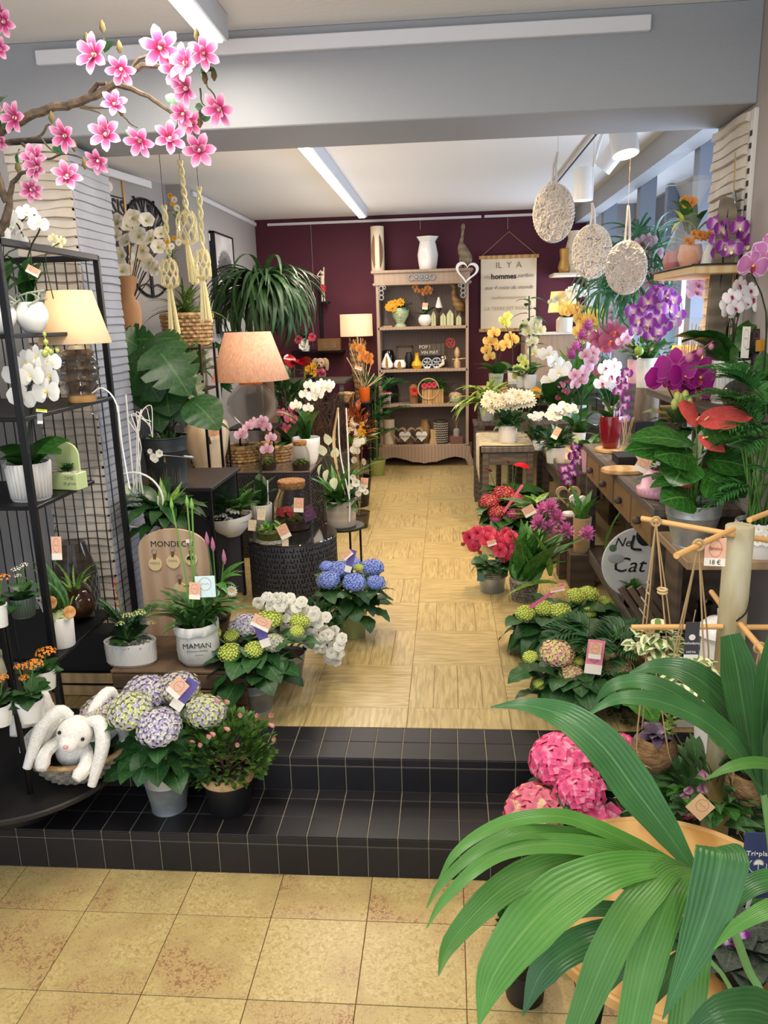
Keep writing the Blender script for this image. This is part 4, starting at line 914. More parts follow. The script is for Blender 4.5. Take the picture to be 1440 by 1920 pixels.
# white oval pot with kalanchoe and palm
t = T('oval_planter', 'white oval quilted planter with cream kalanchoe and a small palm, on the crate', 'planter', on(248, 1240, 2.76, CT)); k = t.k; r = 49*k
fr = lambda a, v: 1+.012*math.cos(a*26)*math.cos(v*14)
t.p('pot', lathe([(r*.9, 0), (r*.93, .01), (r*.97, .012)]+[(r*(.97+.03*q/8), .012+.083*q/8) for q in range(9)]+[(r*.95, .095), (r*.94, .08)], 104, fr=fr).s(1, .62, 1), WHITE, ang=80)
t.p('pebbles', disc(r*.93, .083, 20).s(1, .62, 1), PEB)
florets(t, 'pebble_heap', ball(1, 0, 6, 4), PEB, 60, (0, -.01, .083), (r*.8, r*.5, .006), .006, 0, kind='stuff')
leaves(t, 'ov', 16, .03, .1, .06, L_DK, (.0, .9), w=1.1)
for px, py, q in ((238, 1155, 10), (262, 1150, 11), (285, 1168, 8), (225, 1170, 8)): kal(t, t.L(px, py, -.02), q*k, 'cream', 22)
for i in range(7): palm_frond(t, (-.02, .02, .09), (U(-1, 1), U(-.4, .6), U(1, 2)), U(.12, .19), 12, .5, .06, L_PALM)
p = t.L(216, 1090, .03); t.p('red_bloom', scatter(LG['small'][0], [aim(p+Vector((0, 0, -.01*i)), pol(i*2.4, 1.2-.08*i), 0, .02) for i in range(12)]), mat('coral_bract', '#d9535a', .5)); t.p('bloom_stem', tube([(-.02, .02, .09), p], .003, 5), STEM)
# MAMAN bag
t = T('plant_bag', 'white crumpled MAMAN fabric bag with grassy leaves and long green buds', 'plant bag', on(372, 1213, 2.78, CT)); k = t.k; r = 39*k
t.p('bag', lathe([(r*.75, 0), (r*.95, .02), (r*1.0, .06), (r*.98, .11), (r*.97, .128), (r*1.06, .132), (r*1.07, .16), (r*1.0, .168), (r*.96, .16), (r*.94, .12)], 40, fr=lambda a, v: 1+.03*math.sin(a*5+v*6)*math.sin(a*3)+.012*math.sin(a*11)), mat('bag_fabric', '#dedcd6', .8, bump=.3, ns=40), ang=60)
t.p('soil', disc(r*.9, .14), SOIL)
put(t, 'MAMAN', .03, INK, (.024, -r*1.02, .098), rz=.15); put(t, '[Dynamique, adorable]', .0085, INK, (.024, -r*1.04, .078), rz=.15); put(t, 'fabuleuse', .008, INKG, (.03, -r*1.03, .062), rz=.15)
for i in range(44): leaf(t, 'thin', (U(-.04, .04), U(-.03, .03), .14), (U(-1.3, 1.2), U(-.7, .7), U(.5, 1.5)), U(.14, .26), L_GRASS, .5)
for px, py in ((322, 950), (351, 945), (360, 950)):
    p = t.L(px, py, .0); t.p('flower_stalk', tube(spl([(U(-.02, .02), 0, .14), Vector((p.x*.5, p.y, p.z*.6)), p], 3), .0036, 6), mat('pale_stalk', '#6fa04a', .5)); t.p('bud', lathe([(.003, 0), (.008, .012), (.007, .022), (.001, .045)], 8), mat('green_bud', '#7fae52', .5), Matrix.Translation(p-Vector((0, 0, .01))))
ptag(t, 385, 1100, -.1, 36, 38, -.04, mat('tag_aqua', '#cfe6ea'), strip=0); ptag(t, 365, 1108, -.115, 20, 30, .05)
# lily plant and glass jar behind
t = T('lily_plant', 'bushy lily plant with pink pointed buds in a clouded glass jar, behind the MAMAN bag', 'potted plant', on(412, 1195, 2.98, CT)); k = t.k
t.p('jar', lathe([(.035, 0), (.045, .004), (.04, .05), (.052, .1), (.055, .112), (.05, .112), (.045, .09)], 24), SMOKE); t.p('soil', disc(.042, .09), SOIL)
for i in range(34): z = U(.1, .28); a = U(0, 6.28); leaf(t, 'spear', (0.2*(z-.1)*math.cos(a), .2*(z-.1)*math.sin(a), z), pol(a, U(.0, .7)), U(.08, .13), L_MID, .12)
for px, py in ((388, 1012), (399, 1022), (420, 1045)):
    p = t.L(px, py, 0); t.p('bud', lathe([(.002, -.03), (.01, -.01), (.008, .01), (.001, .035)], 8), BUDP, Matrix.Translation(p)); t.p('stem', tube([(0, 0, .1), p], .003, 5), STEM)
p = t.L(435, 1108, -.05); ob('blossom', DAISY, None, t.o, mw=face(p, FACE, .026))
# ================================================================ LEFT: hydrangeas on the steps
def bucket(t, w, h, m=ZINC, wb=None, kind='bucket', soil=None): return pot(t, kind, w*t.k/2, (wb or w*.72)*t.k/2, h*t.k, m, soil)
t = T('hydrangea', 'lilac and lime hydrangea in a zinc bucket on the lower step', 'hydrangea', on(318, 1512, 2.33, H1))
z = bucket(t, 88, 84)
hydrangea(t, z, [(185, 1325, -.02, 38, HPUR2), (242, 1322, -.08, 42, HMIX), (270, 1290, .06, 46, HPUR), (333, 1280, .08, 40, HPUR2), (297, 1353, -.12, 42, HPUR), (385, 1325, .0, 38, HMIX), (368, 1306, .08, 16, HLIM)], 34, .12, .2, zr=(.07, .2))
t.p('label_stick', tube([t.L(322, 1330, -.06), (0, -.02, z)], .0025, 4), PALEW)
ptag(t, 345, 1302, -.12, 22, 62, .62, mat('tag_violet', '#5a55a0'), strip=.3); ptag(t, 333, 1290, -.135, 26, 34, .75)
t = T('azalea', 'small-leaved azalea with pink buds in a black pot with a rope rim', 'azalea', on(432, 1514, 2.335, H1)); k = t.k
z = pot(t, 'taper', 45*k, 38*k, 76*k, BLACKP); t.p('rope_rim', join([torus(46*k, .006, 30, 6).t(0, 0, 66*k+.008*i) for i in range(4)]), WICKER)
foliage(t, 'small', 900, (0, 0, .215), (.165, .13, .135), .034, leafm('leaf_azalea', '#6b9142', '#37591f', None), up=.4)
stems(t, [(U(-.11, .11), U(-.08, .08), U(.16, .28)) for _ in range(14)], .0025, STEMB, (0, 0, z), 'twigs')
AZB = mesh(scatter(lathe([(.002, 0), (.28, .35), (.22, .8), (.01, 1.15)], 7), [Matrix.Rotation(.35, 4, 'X')@Matrix.Rotation(i*1.05, 4, 'Z') for i in range(2)]), petm('petal_az_bud', [(0, '#c96a5a'), (.4, '#f0d8c0'), (1, '#d8506a')], .5, veins=('#c94a5c', .7)), 'bud', True, 0)
for px, py in ((414, 1318), (431, 1320), (366, 1395), (378, 1400), (405, 1380), (396, 1385), (433, 1370), (453, 1345), (480, 1345), (507, 1345), (511, 1390), (516, 1363), (447, 1400), (510, 1345)): ob('bud', AZB, None, t.o, mw=face(t.L(px, py, U(-.14, -.07)), (U(-.6, .4), -.3, 1), .026))
t = T('hydrangea', 'lime green hydrangea with two lilac heads in a zinc bucket above the steps', 'hydrangea', on(482, 1352, 2.80, ZU))
z = bucket(t, 84, 62)
hydrangea(t, z, [(402, 1185, .0, 14, HLIM), (434, 1188, .02, 16, HLIM), (430, 1218, -.08, 23, HLIM), (476, 1213, -.08, 20, HLIM), (512, 1200, -.02, 22, HMIX), (458, 1165, .1, 30, HPUR), (505, 1155, .12, 26, HLIM), (562, 1160, .12, 20, HLIM), (557, 1180, .0, 14, HLIM)], 36, .13, .2, zr=(.1, .27))
ptag(t, 490, 1187, -.1, 18, 52, -.35, mat('tag_violet', '#5a55a0')); ptag(t, 490, 1168, -.12, 34, 22, .45)
t = T('azalea', 'white double-flowered azalea in a small zinc pot behind the lime hydrangea', 'azalea', on(545, 1270, 3.10, ZU)); k = t.k
z = bucket(t, 60, 46)
foliage(t, 'small', 380, (.05, .05, .2), (.17, .1, .1), .05, L_DK, up=.4)
for i in range(80):
    px = (i+.5)/80; x = 498+145*px; y = 1122+70*px*px+U(-8, 62)
    ob('blossom', AZW, None, t.o, mw=face(t.L(x, y, -.11+U(-.05, .05)), (U(-.5, .5), -1, U(.1, 1)), U(.022, .03), U(0, 6)))
for px, py in ((625, 1222), (632, 1200), (618, 1235), (485, 1130)): ob('blossom', AZW, None, t.o, mw=face(t.L(px, py, .0), FACE, .03, U(0, 6)))
t = T('hydrangea', 'blue hydrangea in an olive green pot on the travertine floor', 'hydrangea', on(663, 1197, 3.55, ZU)); k = t.k
z = pot(t, 'plain', 29*k, 22*k, 62*k, GREENPOT); t.p('pot_ring', torus(27.6*k, .003, 28, 5).t(0, 0, 50*k), GREENPOT)
hydrangea(t, z, [(616, 1082, -.07, 22, HBLU), (664, 1086, -.12, 22, HBLU), (705, 1088, -.06, 18, HBLU), (635, 1062, .05, 22, HBLU), (698, 1058, .06, 22, HBLU), (612, 1058, .06, 14, HBLU), (672, 1062, .0, 10, HLIM), (660, 1052, .09, 18, HBLU)], 32, .125, .17, zr=(.0, .18))
ptag(t, 657, 1052, -.06, 12, 42, .3, mat('tag_violet', '#5a55a0'), m2=None); ptag(t, 651, 1040, -.07, 20, 12, -.7)
# ---------------------------------------------------------------- black side table with basket arrangement
t = T('side_table', 'small round black side table with four thin legs beside the perforated stool', 'side table', on(647, 1062, 4.45, ZU)); k = t.k; hz = W(647, 984, 4.45).z-ZU; r = 39*k
t.p('table_top', lathe([(r*.97, hz-.016), (r, hz-.014), (r, hz-.002), (r*.985, hz)], 36, True, True), mat('table_black', '#1c2422', .4))
for a in (.5, 2.2, 3.5, 5.2): t.p('leg', tube([(r*.85*math.cos(a), r*.85*math.sin(a), 0), (r*.85*math.cos(a), r*.85*math.sin(a), hz-.012)], .007, 6), BLACK)
top = Vector((t.loc.x, t.loc.y, ZU+hz))
t = T('flower_basket', 'x y z w', 'flower arrangement', top+Vector((-.01, -.005, 0))); t.o['label'] = 'beige pot of peace lily with a tall loop handle on the side table'; k = t.k
z = pot(t, 'plain', 29*k, 27*k, 50*k, mat('beige_stoneware', '#cbbfae', .6, col2='#b3a692', ns=3, stretch=(1, 1, 10)))
lp = spl([t.L(650, 935, -.03), t.L(632, 880, -.05), t.L(626, 820, -.02), t.L(634, 765, 0)], 5)
t.p('handle_strip', scatter(box((-.5, -.5, -.5), (.5, .5, .5)), [Matrix.Translation((Vector(a)+Vector(b))/2)@(Vector(b)-Vector(a)).to_track_quat('Z', 'Y').to_matrix().to_4x4()@Matrix.Diagonal((.018, .005, (Vector(b)-Vector(a)).length*1.1, 1)) for a, b in zip(lp, lp[1:])]), PALEW)
for px in (634, 649): t.p('handle_cord', tube(spl([t.L(px, 765, 0), t.L(px+4, 850, -.02), t.L(655, 935, -.08), t.L(655, 978, -.09)], 5), .0045, 6), WHITEM)
leaves(t, 'ov', 26, .03, z+.02, .12, L_DK, (-.2, .9), w=.8); leaves(t, 'spear', 18, .03, z+.02, .2, L_MID, (.5, 1.4), w=.7)
for i in range(14): leaf(t, 'thin', (.04, 0, z), (U(0, .5), U(-.3, .3), 1), U(.2, .4), L_GRASS, .4)
SPATH = mesh(leafg(p_ov(.3), 6, .2, -.3, .3), leafm('spathe_white', '#e6e6cc', '#cfd6a8', None), 'spathe', True, 0)
for px, py, d in ((607, 855, (-.2, -.3, 1)), (614, 880, (-.1, -.4, -1)), (626, 895, (.1, -.4, -1)), (603, 870, (-.2, -.3, -1)), (630, 860, (0, -.3, 1)), (616, 835, (-.2, -.2, 1))): p = t.L(px, py, -.03); ob('spathe', SPATH, None, t.o, mw=aim(p, d, .5, .075, .09)); t.p('stem', tube([(0, 0, z), p], .0022, 4), STEM)
for px, py, s in ((668, 905, .03), (680, 915, .028), (658, 912, .02), (686, 922, .02), (672, 925, .022), (662, 895, .02)): ob('blossom', DAISY if s < .025 else MAGNW, None, t.o, mw=face(t.L(px, py, -.06), FACE, s))
ptag(t, 683, 905, .02, 14, 18, .1)
# ---------------------------------------------------------------- perforated stools
PERF = mat('perforated_black', '#3e3e45', .45, .2)
def perf_slots(pts):
    return scatter(box((-.5, -.5, -.5), (.5, .5, .5)), pts)
t = T('perforated_stool', 'black round drum table with a perforated dash pattern and glass top', 'drum table', (-.875, 4.16, ZU)); k = t.k; r = .245; hz = .345
t.p('drum', lathe([(r*.98, 0), (r, .004), (r, hz-.004), (r*.99, hz)], 64, True, True), PERF)
t.p('glass_top', lathe([(r*1.02, hz), (r*1.03, hz+.004), (r*1.02, hz+.009)], 48, True, True), mat('black_glass', '#15181a', .05, coat=1))
ms = []
for j in range(11):
    for i in range(44):
        a = PI+(i+.5*(j % 2))*PI/44+U(-.008, .008); zz = .02+j*.029; L_ = random.choice((.019, .025, .012))
        ms.append(Matrix.Rotation(a, 4, 'Z')@Matrix.Translation((r, 0, zz+L_/2))@Matrix.Diagonal((.002, .0065, L_, 1)))
        if (i*7+j*3) % 3 == 0: ms.append(Matrix.Rotation(a+.02, 4, 'Z')@Matrix.Translation((r, 0, zz+.003))@Matrix.Diagonal((.002, .014, .006, 1)))
t.p('slots', perf_slots(ms), mat('slot_black', '#050506', .9), kind='stuff')
DT = ZU+hz+.009; CZT = .86
t = T('perforated_cabinet', 'square black perforated metal cabinet behind the round drum table', 'cabinet', (-1.27, 5.1, ZU)); hz = CZT-ZU
t.p('body', bb((-.44, -.27, 0), (.39, .27, hz-.012), .004), PERF, smooth=False); t.p('top', bb((-.445, -.275, hz-.012), (.395, .275, hz), .003), mat('mirror_top', '#8b8178', .12, .7), smooth=False)
ms = []
for j in range(24):
    for i in range(46):
        L_ = random.choice((.013, .018, .009)); x = -.42+i*.0175+(j % 2)*.008
        if x > .38: continue
        ms.append(Matrix.Translation((x, -.271, .02+j*.0225+L_/2))@Matrix.Diagonal((.0045, .003, L_, 1)))
        if (i*7+j*3) % 3 == 0: ms.append(Matrix.Translation((x+.004, -.271, .02+j*.0225))@Matrix.Diagonal((.012, .003, .004, 1)))
        if i < 28 and -.25+i*.0175 < .25: ms.append(Matrix.Translation((.391, -.25+i*.0175, .02+j*.0225+L_/2))@Matrix.Diagonal((.003, .0045, L_, 1)))
t.p('slots', perf_slots(ms), mat('slot_black', '#050506', .9), kind='stuff')
# on the drum table
def DZ(px, py, Y): return on(px, py, Y, DT)
t = T('bowl_planter', 'white tilted bowl planter with fern and white kalanchoe on the drum table', 'planter', on(441, 1030, 4.12, DT)); k = t.k; r = 40*k
t.p('bowl', lathe([(r*.35, 0), (r*.4, .006), (r*.75, .04), (r*.98, .09), (r*1.0, .115), (r*.95, .115), (r*.9, .09)], 40).x(Matrix.Rotation(-.12, 4, 'Y')), WHITE); t.p('soil', disc(r*.92, .095), SOIL)
for i in range(16): palm_frond(t, (U(-.04, .04), U(-.03, .03), .09), (U(-1, 1), U(-.6, .5), U(.9, 2)), U(.14, .26), 12, .5, .075, L_MID)
for px, py in ((418, 968), (428, 975), (440, 962), (405, 972), (432, 958)): kal(t, t.L(px, py, -.06), .022, 'white2', 14, .008)
leaves(t, 'ov', 8, .06, .1, .09, L_DK, (-.2, .4), az=(2.5, 4.2))
for px, py in ((473, 985), (490, 965)): ptag(t, px, py, -.08, 15, 20, .1, mat('tag_cream', '#e8d6b8'), strip=0)
t = T('terrarium_bowl', 'low glass bowl of succulents with pebbles and a peach tag on the drum table', 'terrarium', on(512, 1032, 4.0, DT)); k = t.k; r = 31*k
t.p('pebbles', lathe([(r*.9, .002), (r*.92, .022)], 24, True, True), PEB); t.p('moss', lathe([(r*.9, .023), (r*.9, .062)], 20, True, True), MOSS)
t.p('glass', lathe([(r*.9, 0), (r, .008), (r*1.0, .08), (r*.96, .09), (r*.96, .095)], 32), GLASS)
for x, y in ((-.05, -.01), (.0, -.04), (.05, 0), (0, .03)): leaves(t, 'spear', 10, .004, .065, .05, L_LT if x < 0 else L_MID, (.2, 1.3), w=1.6, zz=0)[0:0] if 0 else leaves(t, 'spear', 10, .0, .065, .05, L_LT if x < .02 else L_MID, (.2, 1.3), w=1.5, az=(x*90, x*90+6.2))
for c in [c for c in t.o.children if c.name.startswith('leaf')]: c.location += Vector((random.choice((-.04, 0, .04)), random.choice((-.03, .02)), 0))
ptag(t, 532, 997, -.1, 20, 26, -.45); ptag(t, 535, 1018, -.1, 12, 12, 0, mat('tag_cream', '#e8d6b8'), strip=0)
def jar(label, px, py, Y, z0, w, h, tagp=None, fill=MOSS, group=None):
    t = T('cork_jar', label, 'jar', on(px, py, Y, z0), group); k = t.k; r = w*k/2; hh = h*k
    t.p('soil', lathe([(r*.85, .004), (r*.9, hh*.12), (r*.88, hh*.2)], 20, True, True), SOIL); florets(t, 'moss_mound', ball(1, 0, 6, 4), fill, 26, (0, 0, hh*.2), (r*.65, r*.65, hh*.12), r*.2, 0)
    leaves(t, 'ov', 10, r*.2, hh*.25, r*.7, L_MID, (.2, 1.2))
    t.p('glass', lathe([(r*.8, 0), (r*.97, hh*.03), (r, hh*.25), (r*.95, hh*.55), (r*.68, hh*.78), (r*.66, hh*.86)], 32), GLASS); t.p('cork_lid', lathe([(r*.62, hh*.84), (r*.7, hh*.88), (r*.72, hh*.98), (r*.68, hh)], 24, True, True), CORK)
    if tagp: ptag(t, *tagp)
    return t
j = jar('large glass terrarium jar with cork lid and two tags on the drum table', 552, 1008, 4.27, DT, 72, 92, (560, 947, -.12, 18, 26, .05)); ptag(j, 578, 962, -.08, 24, 28, -.4, mat('tag_plum', '#4a2a4e'), strip=0)
florets(j, 'red_plants', FST5, mat('red_leaf', '#8a1c26', .6), 20, (-.03, -.05, .1), (.05, .03, .03), .02, -.3)
jar('small cork-topped terrarium jar, left one on the mirrored cabinet top', 503, 882, 4.92, CZT, 33, 52); jar('small cork-topped terrarium jar, right one beside the white egg pot', 565, 884, 4.90, CZT, 36, 54)
t = T('orchid_pot', 'pink orchid with tall stems in a cream ribbed pot on the drum table', 'orchid', on(492, 985, 4.34, DT)); k = t.k
z = ribbed(t, .062, .055, .13, WHITEM, 24); orchid(t, z, [[t.L(500, 842), t.L(508, 820, -.02), t.L(500, 800), t.L(492, 788)], [t.L(452, 815), t.L(465, 800, -.02), t.L(478, 792, .02), t.L(487, 795)]], OPLP, .04, 7, .22, L_DK, el=(.3, 1.2)); t.p('white_stick', tube([(.05, -.03, z), (.055, -.03, z+.16)], .004, 5), WHITE)
# on the cabinet
t = T('egg_pot_orchid', 'white orchid in a white egg-shaped pot on the mirrored cabinet', 'orchid', on(577, 882, 5.1, CZT)); k = t.k
z = pot(t, 'egg', 26*k, 15*k, 50*k, WHITE); orchid(t, z, [[t.L(578, 765), t.L(572, 740), t.L(580, 722, -.02), t.L(592, 730, -.03), t.L(603, 720), t.L(612, 728), t.L(597, 740, .01), t.L(585, 745), t.L(618, 722)]], OW, .045, 5, .28, L_OR, el=(.6, 1.4), buds=None)
t = T('orchid_pot', 'large rose-pink cymbidium bloom behind the glass lamp globe', 'orchid', on(545, 870, 5.3, CZT)); k = t.k; z = pot(t, 'plain', 16*k, 13*k, 30*k, mat('striped_pot', '#7c2a22', .5)); orchid(t, z, [[t.L(535, 805), t.L(545, 785), t.L(552, 765), t.L(530, 775)]], OSAL, .05, 6, .22, L_DK)
for px, py in ((555, 760), ): ob('blossom', OW, None, t.o, mw=face(t.L(px, py, -.02), FACE, .045))
t = T('lotus_vase', 'large cream lotus-shaped ceramic vase with a peach tag on the cabinet', 'vase', on(392, 880, 4.98, CZT)); k = t.k
t.p('vase', lathe([(26*k, 0), (25*k, .01), (27*k, .03), (36*k, .14), (41*k, .24), (38*k, .3), (34*k, .32), (33*k, .3), (38*k, .22)], 60, fr=lambda a, v: 1+.06*abs(math.sin(a*3.5))*math.sin(PI*v)), CREAM)
ptag(t, 402, 812, -.15, 18, 24, -.2); t.p('tassel', lathe([(.012, -.05), (.001, 0)], 6).t(*t.L(392, 818, -.15)), INK)
for i in range(7): leaf(t, 'ov', (U(-.1, .1), U(-.08, .02), .3), pol(U(3.4, 6), U(-.6, .3)), U(.1, .17), L_DK, .07)
for a, b, c_, cc, lab in ((430, 480, 832, '#6b4a35', 'left'), (495, 540, 835, '#7c5a40', 'right')):
    t = T('wicker_tray', 'low brown woven box on the cabinet behind the pink orchid, '+lab+' one', 'basket', on((a+b)/2, 852, 5.25, CZT)); woven(t, 30*t.k, 28*t.k, 28*t.k, WICKER, 5, 18, rx=1, soil=False)
# copper glass lamp
COP = shadem('shade_copper', '#dcb79e', .28, '#bf967e')
def b2(t):
    r = .172
    t.p('globe', lathe([(.07, .0)]+[(r*math.sin(PI*(.13+.74*q/14)), .0+.29*q/14) for q in range(15)], 36, True, True), mat('globe_glass', '#fff3d8', .02, trans=1, ior=1.1, alpha=.3)); t.p('neck', lathe([(.08, .285), (.075, .3), (.03, .32)], 20), mat('amber_metal', '#b56a22', .3, .7))
    for i in range(12):
        pass
t = table_lamp('copper string lampshade wrapped in film on a clear glass globe, centre left', 'table_lamp', on(476, 800, 5.12, W(476, 800, 5.12).z), (.253, .15, .31, .31), b2, 4, '#ffcf9f', sm=COP); lz = t.loc.z
s = T('lamp_riser', 'black metal riser carrying the copper lamp on the cabinet', 'riser', (t.loc.x, 5.16, CZT)); hh = lz-CZT
s.p('top', bb((-.16, -.15, hh-.012), (.16, .15, hh), .002), BLACK, smooth=False)
for x in (-.15, .15):
    for y in (-.14, .14): s.p('leg', bb((x-.006, y-.006, 0), (x+.006, y+.006, hh-.012), .001), BLACK, smooth=False)
# ---------------------------------------------------------------- shelf behind the rack, monstera and hoop
t = T('side_cabinet', 'dark metal table carrying the monstera bucket', 'table', (-1.36, 3.86, ZU)); hz = 1.02-ZU; BT_ = ZU+hz
t.p('top', bb((-.25, -.26, hz-.02), (.22, .28, hz), .003), BLACKP, smooth=False)
for x in (-.24, .19):
    for y in (-.24, .25): t.p('leg', bb((x, y, 0), (x+.018, y+.018, hz-.02), .002), BLACK, smooth=False)
t.p('panel', bb((-.23, .24, .02), (.2, .25, hz-.03), .002), PERF, smooth=False)
t = T('monstera', 'large monstera in a dark metal bucket with painted gold meadow flowers', 'monstera', on(318, 926, 3.72, BT_)); k = t.k
DB = mat('dark_bucket', '#3f4446', .5, .5, col2='#2b3033', ns=5); z = bucket(t, 84, 90, DB, 68)
GOLD = mat('gold_line', '#a08a52', .5, .4); gs = []
for i in range(46):
    a = PI+U(.15, PI-.15); h = U(.03, .11); rr = 34.5*k; gs.append(tube([(rr*1.0*math.cos(a), rr*math.sin(a), .01), (rr*1.06*math.cos(a+.03), rr*1.06*math.sin(a+.03), h)], .0009, 3))
for a, h in ((4.4, .15), (5.0, .14)):
    for q in range(10): rr = 39.5*k; gs.append(tube([(rr*math.cos(a), rr*math.sin(a), h), (rr*math.cos(a+.07*math.cos(q*.63)), rr*math.sin(a+.07*math.cos(q*.63)), h+.02*math.sin(q*.63))], .0009, 3))
t.p('gold_flowers', join(gs), GOLD); t.p('bail', tube(spl([t.L(275, 852, -.08), t.L(300, 853, -.13), t.L(357, 858, -.05)], 4), .002, 5), ZINC); t.p('grip', tube([t.L(344, 856, -.1), t.L(362, 858, -.06)], .006, 8), ZINC)
def monst(n=9, cuts=((.3, .45), (.5, .4), (.7, .35))):
    V = []; F = []; Uv = []; N_ = 18
    def wd(v): return .5*math.sin(PI*min(1, v**.62))**.75
    for s in (-1, 1):
        base = len(V)
        for j in range(N_+1):
            v = j/N_; w_ = wd(v); cut = 1
            for c_, d_ in cuts:
                if abs(v-c_) < .03: cut = 1-d_
            for q in range(4):
                u = q/3*cut; x = s*w_*u; y = v-.18*(1-v)**3*u; zz = -.25*v*v+.1*v-.22*(u*w_)**2+.05*abs(u)*w_+.01*math.sin(v*25)*u; V.append((x, y, zz)); Uv.append((.5+s*.5*u, v))
        for j in range(N_):
            for q in range(3):
                a, b = base+j*4+q, base+(j+1)*4+q; F.append((a, a+1, b+1, b) if s > 0 else (a+1, a, b, b+1))
    return G(V, F, 0, Uv)
MG = mesh(monst(), leafm('leaf_monstera', '#24531f', '#14361a', '#4a7a3a', 6, .36), 'leaf', True, 0); MG2 = mesh(monst(cuts=()), leafm('leaf_monstera', '#2f6a2e'), 'leaf', True, 0)
for (bx, by, tx, ty, w, d1, me, roll) in ((258, 672, 292, 745, 95, -.1, MG, .25), (300, 660, 352, 730, 95, -.14, MG, -.2), (225, 668, 165, 680, 60, -.02, MG2, .6), (232, 640, 280, 632, 60, .1, MG, .2), (285, 640, 330, 628, 60, .12, MG, -.3), (312, 735, 316, 775, 62, -.06, MG2, 0), (366, 755, 408, 797, 66, -.12, MG2, -.2), (296, 770, 300, 805, 40, -.06, MG2, 0), (225, 720, 215, 745, 50, .1, MG, .2), (258, 650, 230, 628, 70, .05, MG, .3), (338, 700, 375, 745, 60, .08, MG, -.4), (270, 700, 262, 760, 70, .02, MG, .1), (330, 720, 342, 790, 60, .03, MG2, -.1), (215, 700, 235, 690, 55, .0, MG, .5)):
    b = t.L(bx, by, d1); e = t.L(tx, ty, d1-.06); d = (e-b); ln = d.length*1.08
    n = Vector((d.x*.2, -.75, .6)).normalized(); y = d.normalized(); x = y.cross(n).normalized(); zv = x.cross(y)
    M = Matrix((x, y, zv)).transposed().to_4x4()@Matrix.Rotation(roll, 4, 'Y')@Matrix.Diagonal((w*k*1.15, ln, ln, 1)); M.translation = b
    ob('leaf', me, None, t.o, mw=M); t.p('leaf_stem', tube(spl([(U(-.05, .05), U(-.02, .03), z), b.lerp(Vector((0, .03, z)), .45)+Vector((0, .05, .04)), b], 4), .0055, 6), STEMD)
for px, py in ((292, 860), (289, 857), (300, 850), (282, 846)): ob('blossom', MAGNW, None, t.o, mw=face(t.L(px, py, -.2), FACE, .022 if px > 285 else .015))
foliage(t, 'small', 60, (0, 0, z+.01), (.09, .08, .03), .03, L_MID)
t = T('hoop_planter', 'peace lily with white willow hoops and sticks, behind the key-ring board', 'potted plant', (-1.27, 3.30, ZU)); k = t.k
t.p('stand', bb((-.08, -.07, 0), (.08, .07, .49), .004), BLACKP, smooth=False); z = pot(t, 'plain', .075, .06, .13, WHITEM, z=.49)
t.p('hoop', torus(50*k, .0045, 40, 6).r('X', PI/2).t(*t.L(254, 938, -.04)), WHITEM)
for i in range(6): t.p('willow_loop', tube(spl([t.L(240+i*6, 960, 0), t.L(262+U(-8, 10), 840-i*8, -.02), t.L(238+i*9, 780-i*4, U(-.03, .03)), t.L(280+U(-20, 10), 790+i*6, 0)], 5), .0022, 4), WHITEM)
for a, b in (((236, 700+40), (252, 925)), ((262, 885), (272, 955)), ((212, 825), (232, 960)), ((222, 760), (228, 930)), ((296, 930), (298, 1000))): t.p('stick', tube([t.L(*a, -.02), t.L(*b, 0)], .0035, 5), WHITEM)
leaves(t, 'ov', 30, .03, z+.08, .2, L_DK, (-.1, .8), w=.5, zz=.06); leaves(t, 'spear', 10, .02, z+.05, .18, L_LT, (.5, 1.4), w=.8)
for px, py, d in ((186, 895, (0, -.2, 1)), (240, 915, (.1, -.2, 1)), (247, 933, (0, -.2, 1))): p = t.L(px, py, -.04); ob('spathe', SPATH, None, t.o, mw=aim(p-Vector((0, 0, .03)), d, .5, .06, .07)); t.p('stem', tube([(0, 0, z), p], .002, 4), STEM)
# ---------------------------------------------------------------- behind: mirror, gold lamp, palms, wall art
t = T('wood_mirror', 'round mirror in a thick raw wood ring behind the black rack', 'mirror', on(203, 622, 3.95, 1.63)); k = t.k; 
s = T('mirror_stand', 'tall dark shelf tower behind the rack holding the wooden mirror', 'shelf', (t.loc.x-.02, 3.97, ZU)); s.p('body', bb((-.12, -.1, 0), (.14, .2, 1.63-ZU-.006), .003), BLACKP, smooth=False)
t.p('frame', lathe([(.062, -.03), (.07, -.035), (.115, -.03), (.13, 0), (.115, .03), (.07, .03), (.062, .02), (.062, -.03)], 36, False, fr=lambda a, v: 1+.05*math.sin(a*2+1)+.03*math.sin(a*5)).r('X', PI/2).r('Z', -.9).t(0, 0, .128), wave('mirror_wood', '#8a5d38', '#c19a68', 6, 6, .6, dir='Z'))
t.p('glass', disc(.066, .0, 24).r('X', PI/2).r('Z', -.9).t(0, 0, .128), mat('mirror', '#8a9a90', .05, 1))
t = T('branch_vase', 'brown paper-like vase with silk white magnolia branches, beside the wooden mirror', 'vase', on(242, 605, 4.6, 1.66)); k = t.k
s = T('black_shelf', 'black open metal shelf frame behind the gold lampshade', 'shelf', (-1.58, 4.62, ZU)); hh = 1.66-ZU
for x in (-.2, .16):
    for y in (-.14, .14): s.p('post', bb((x-.007, y-.007, 0), (x+.007, y+.007, hh+.02), .001), BLACK, smooth=False)
for z_ in (.55, hh-.012): s.p('shelf', bb((-.2, -.14, z_), (.16, .14, z_+.012), .002), BLACK, smooth=False)
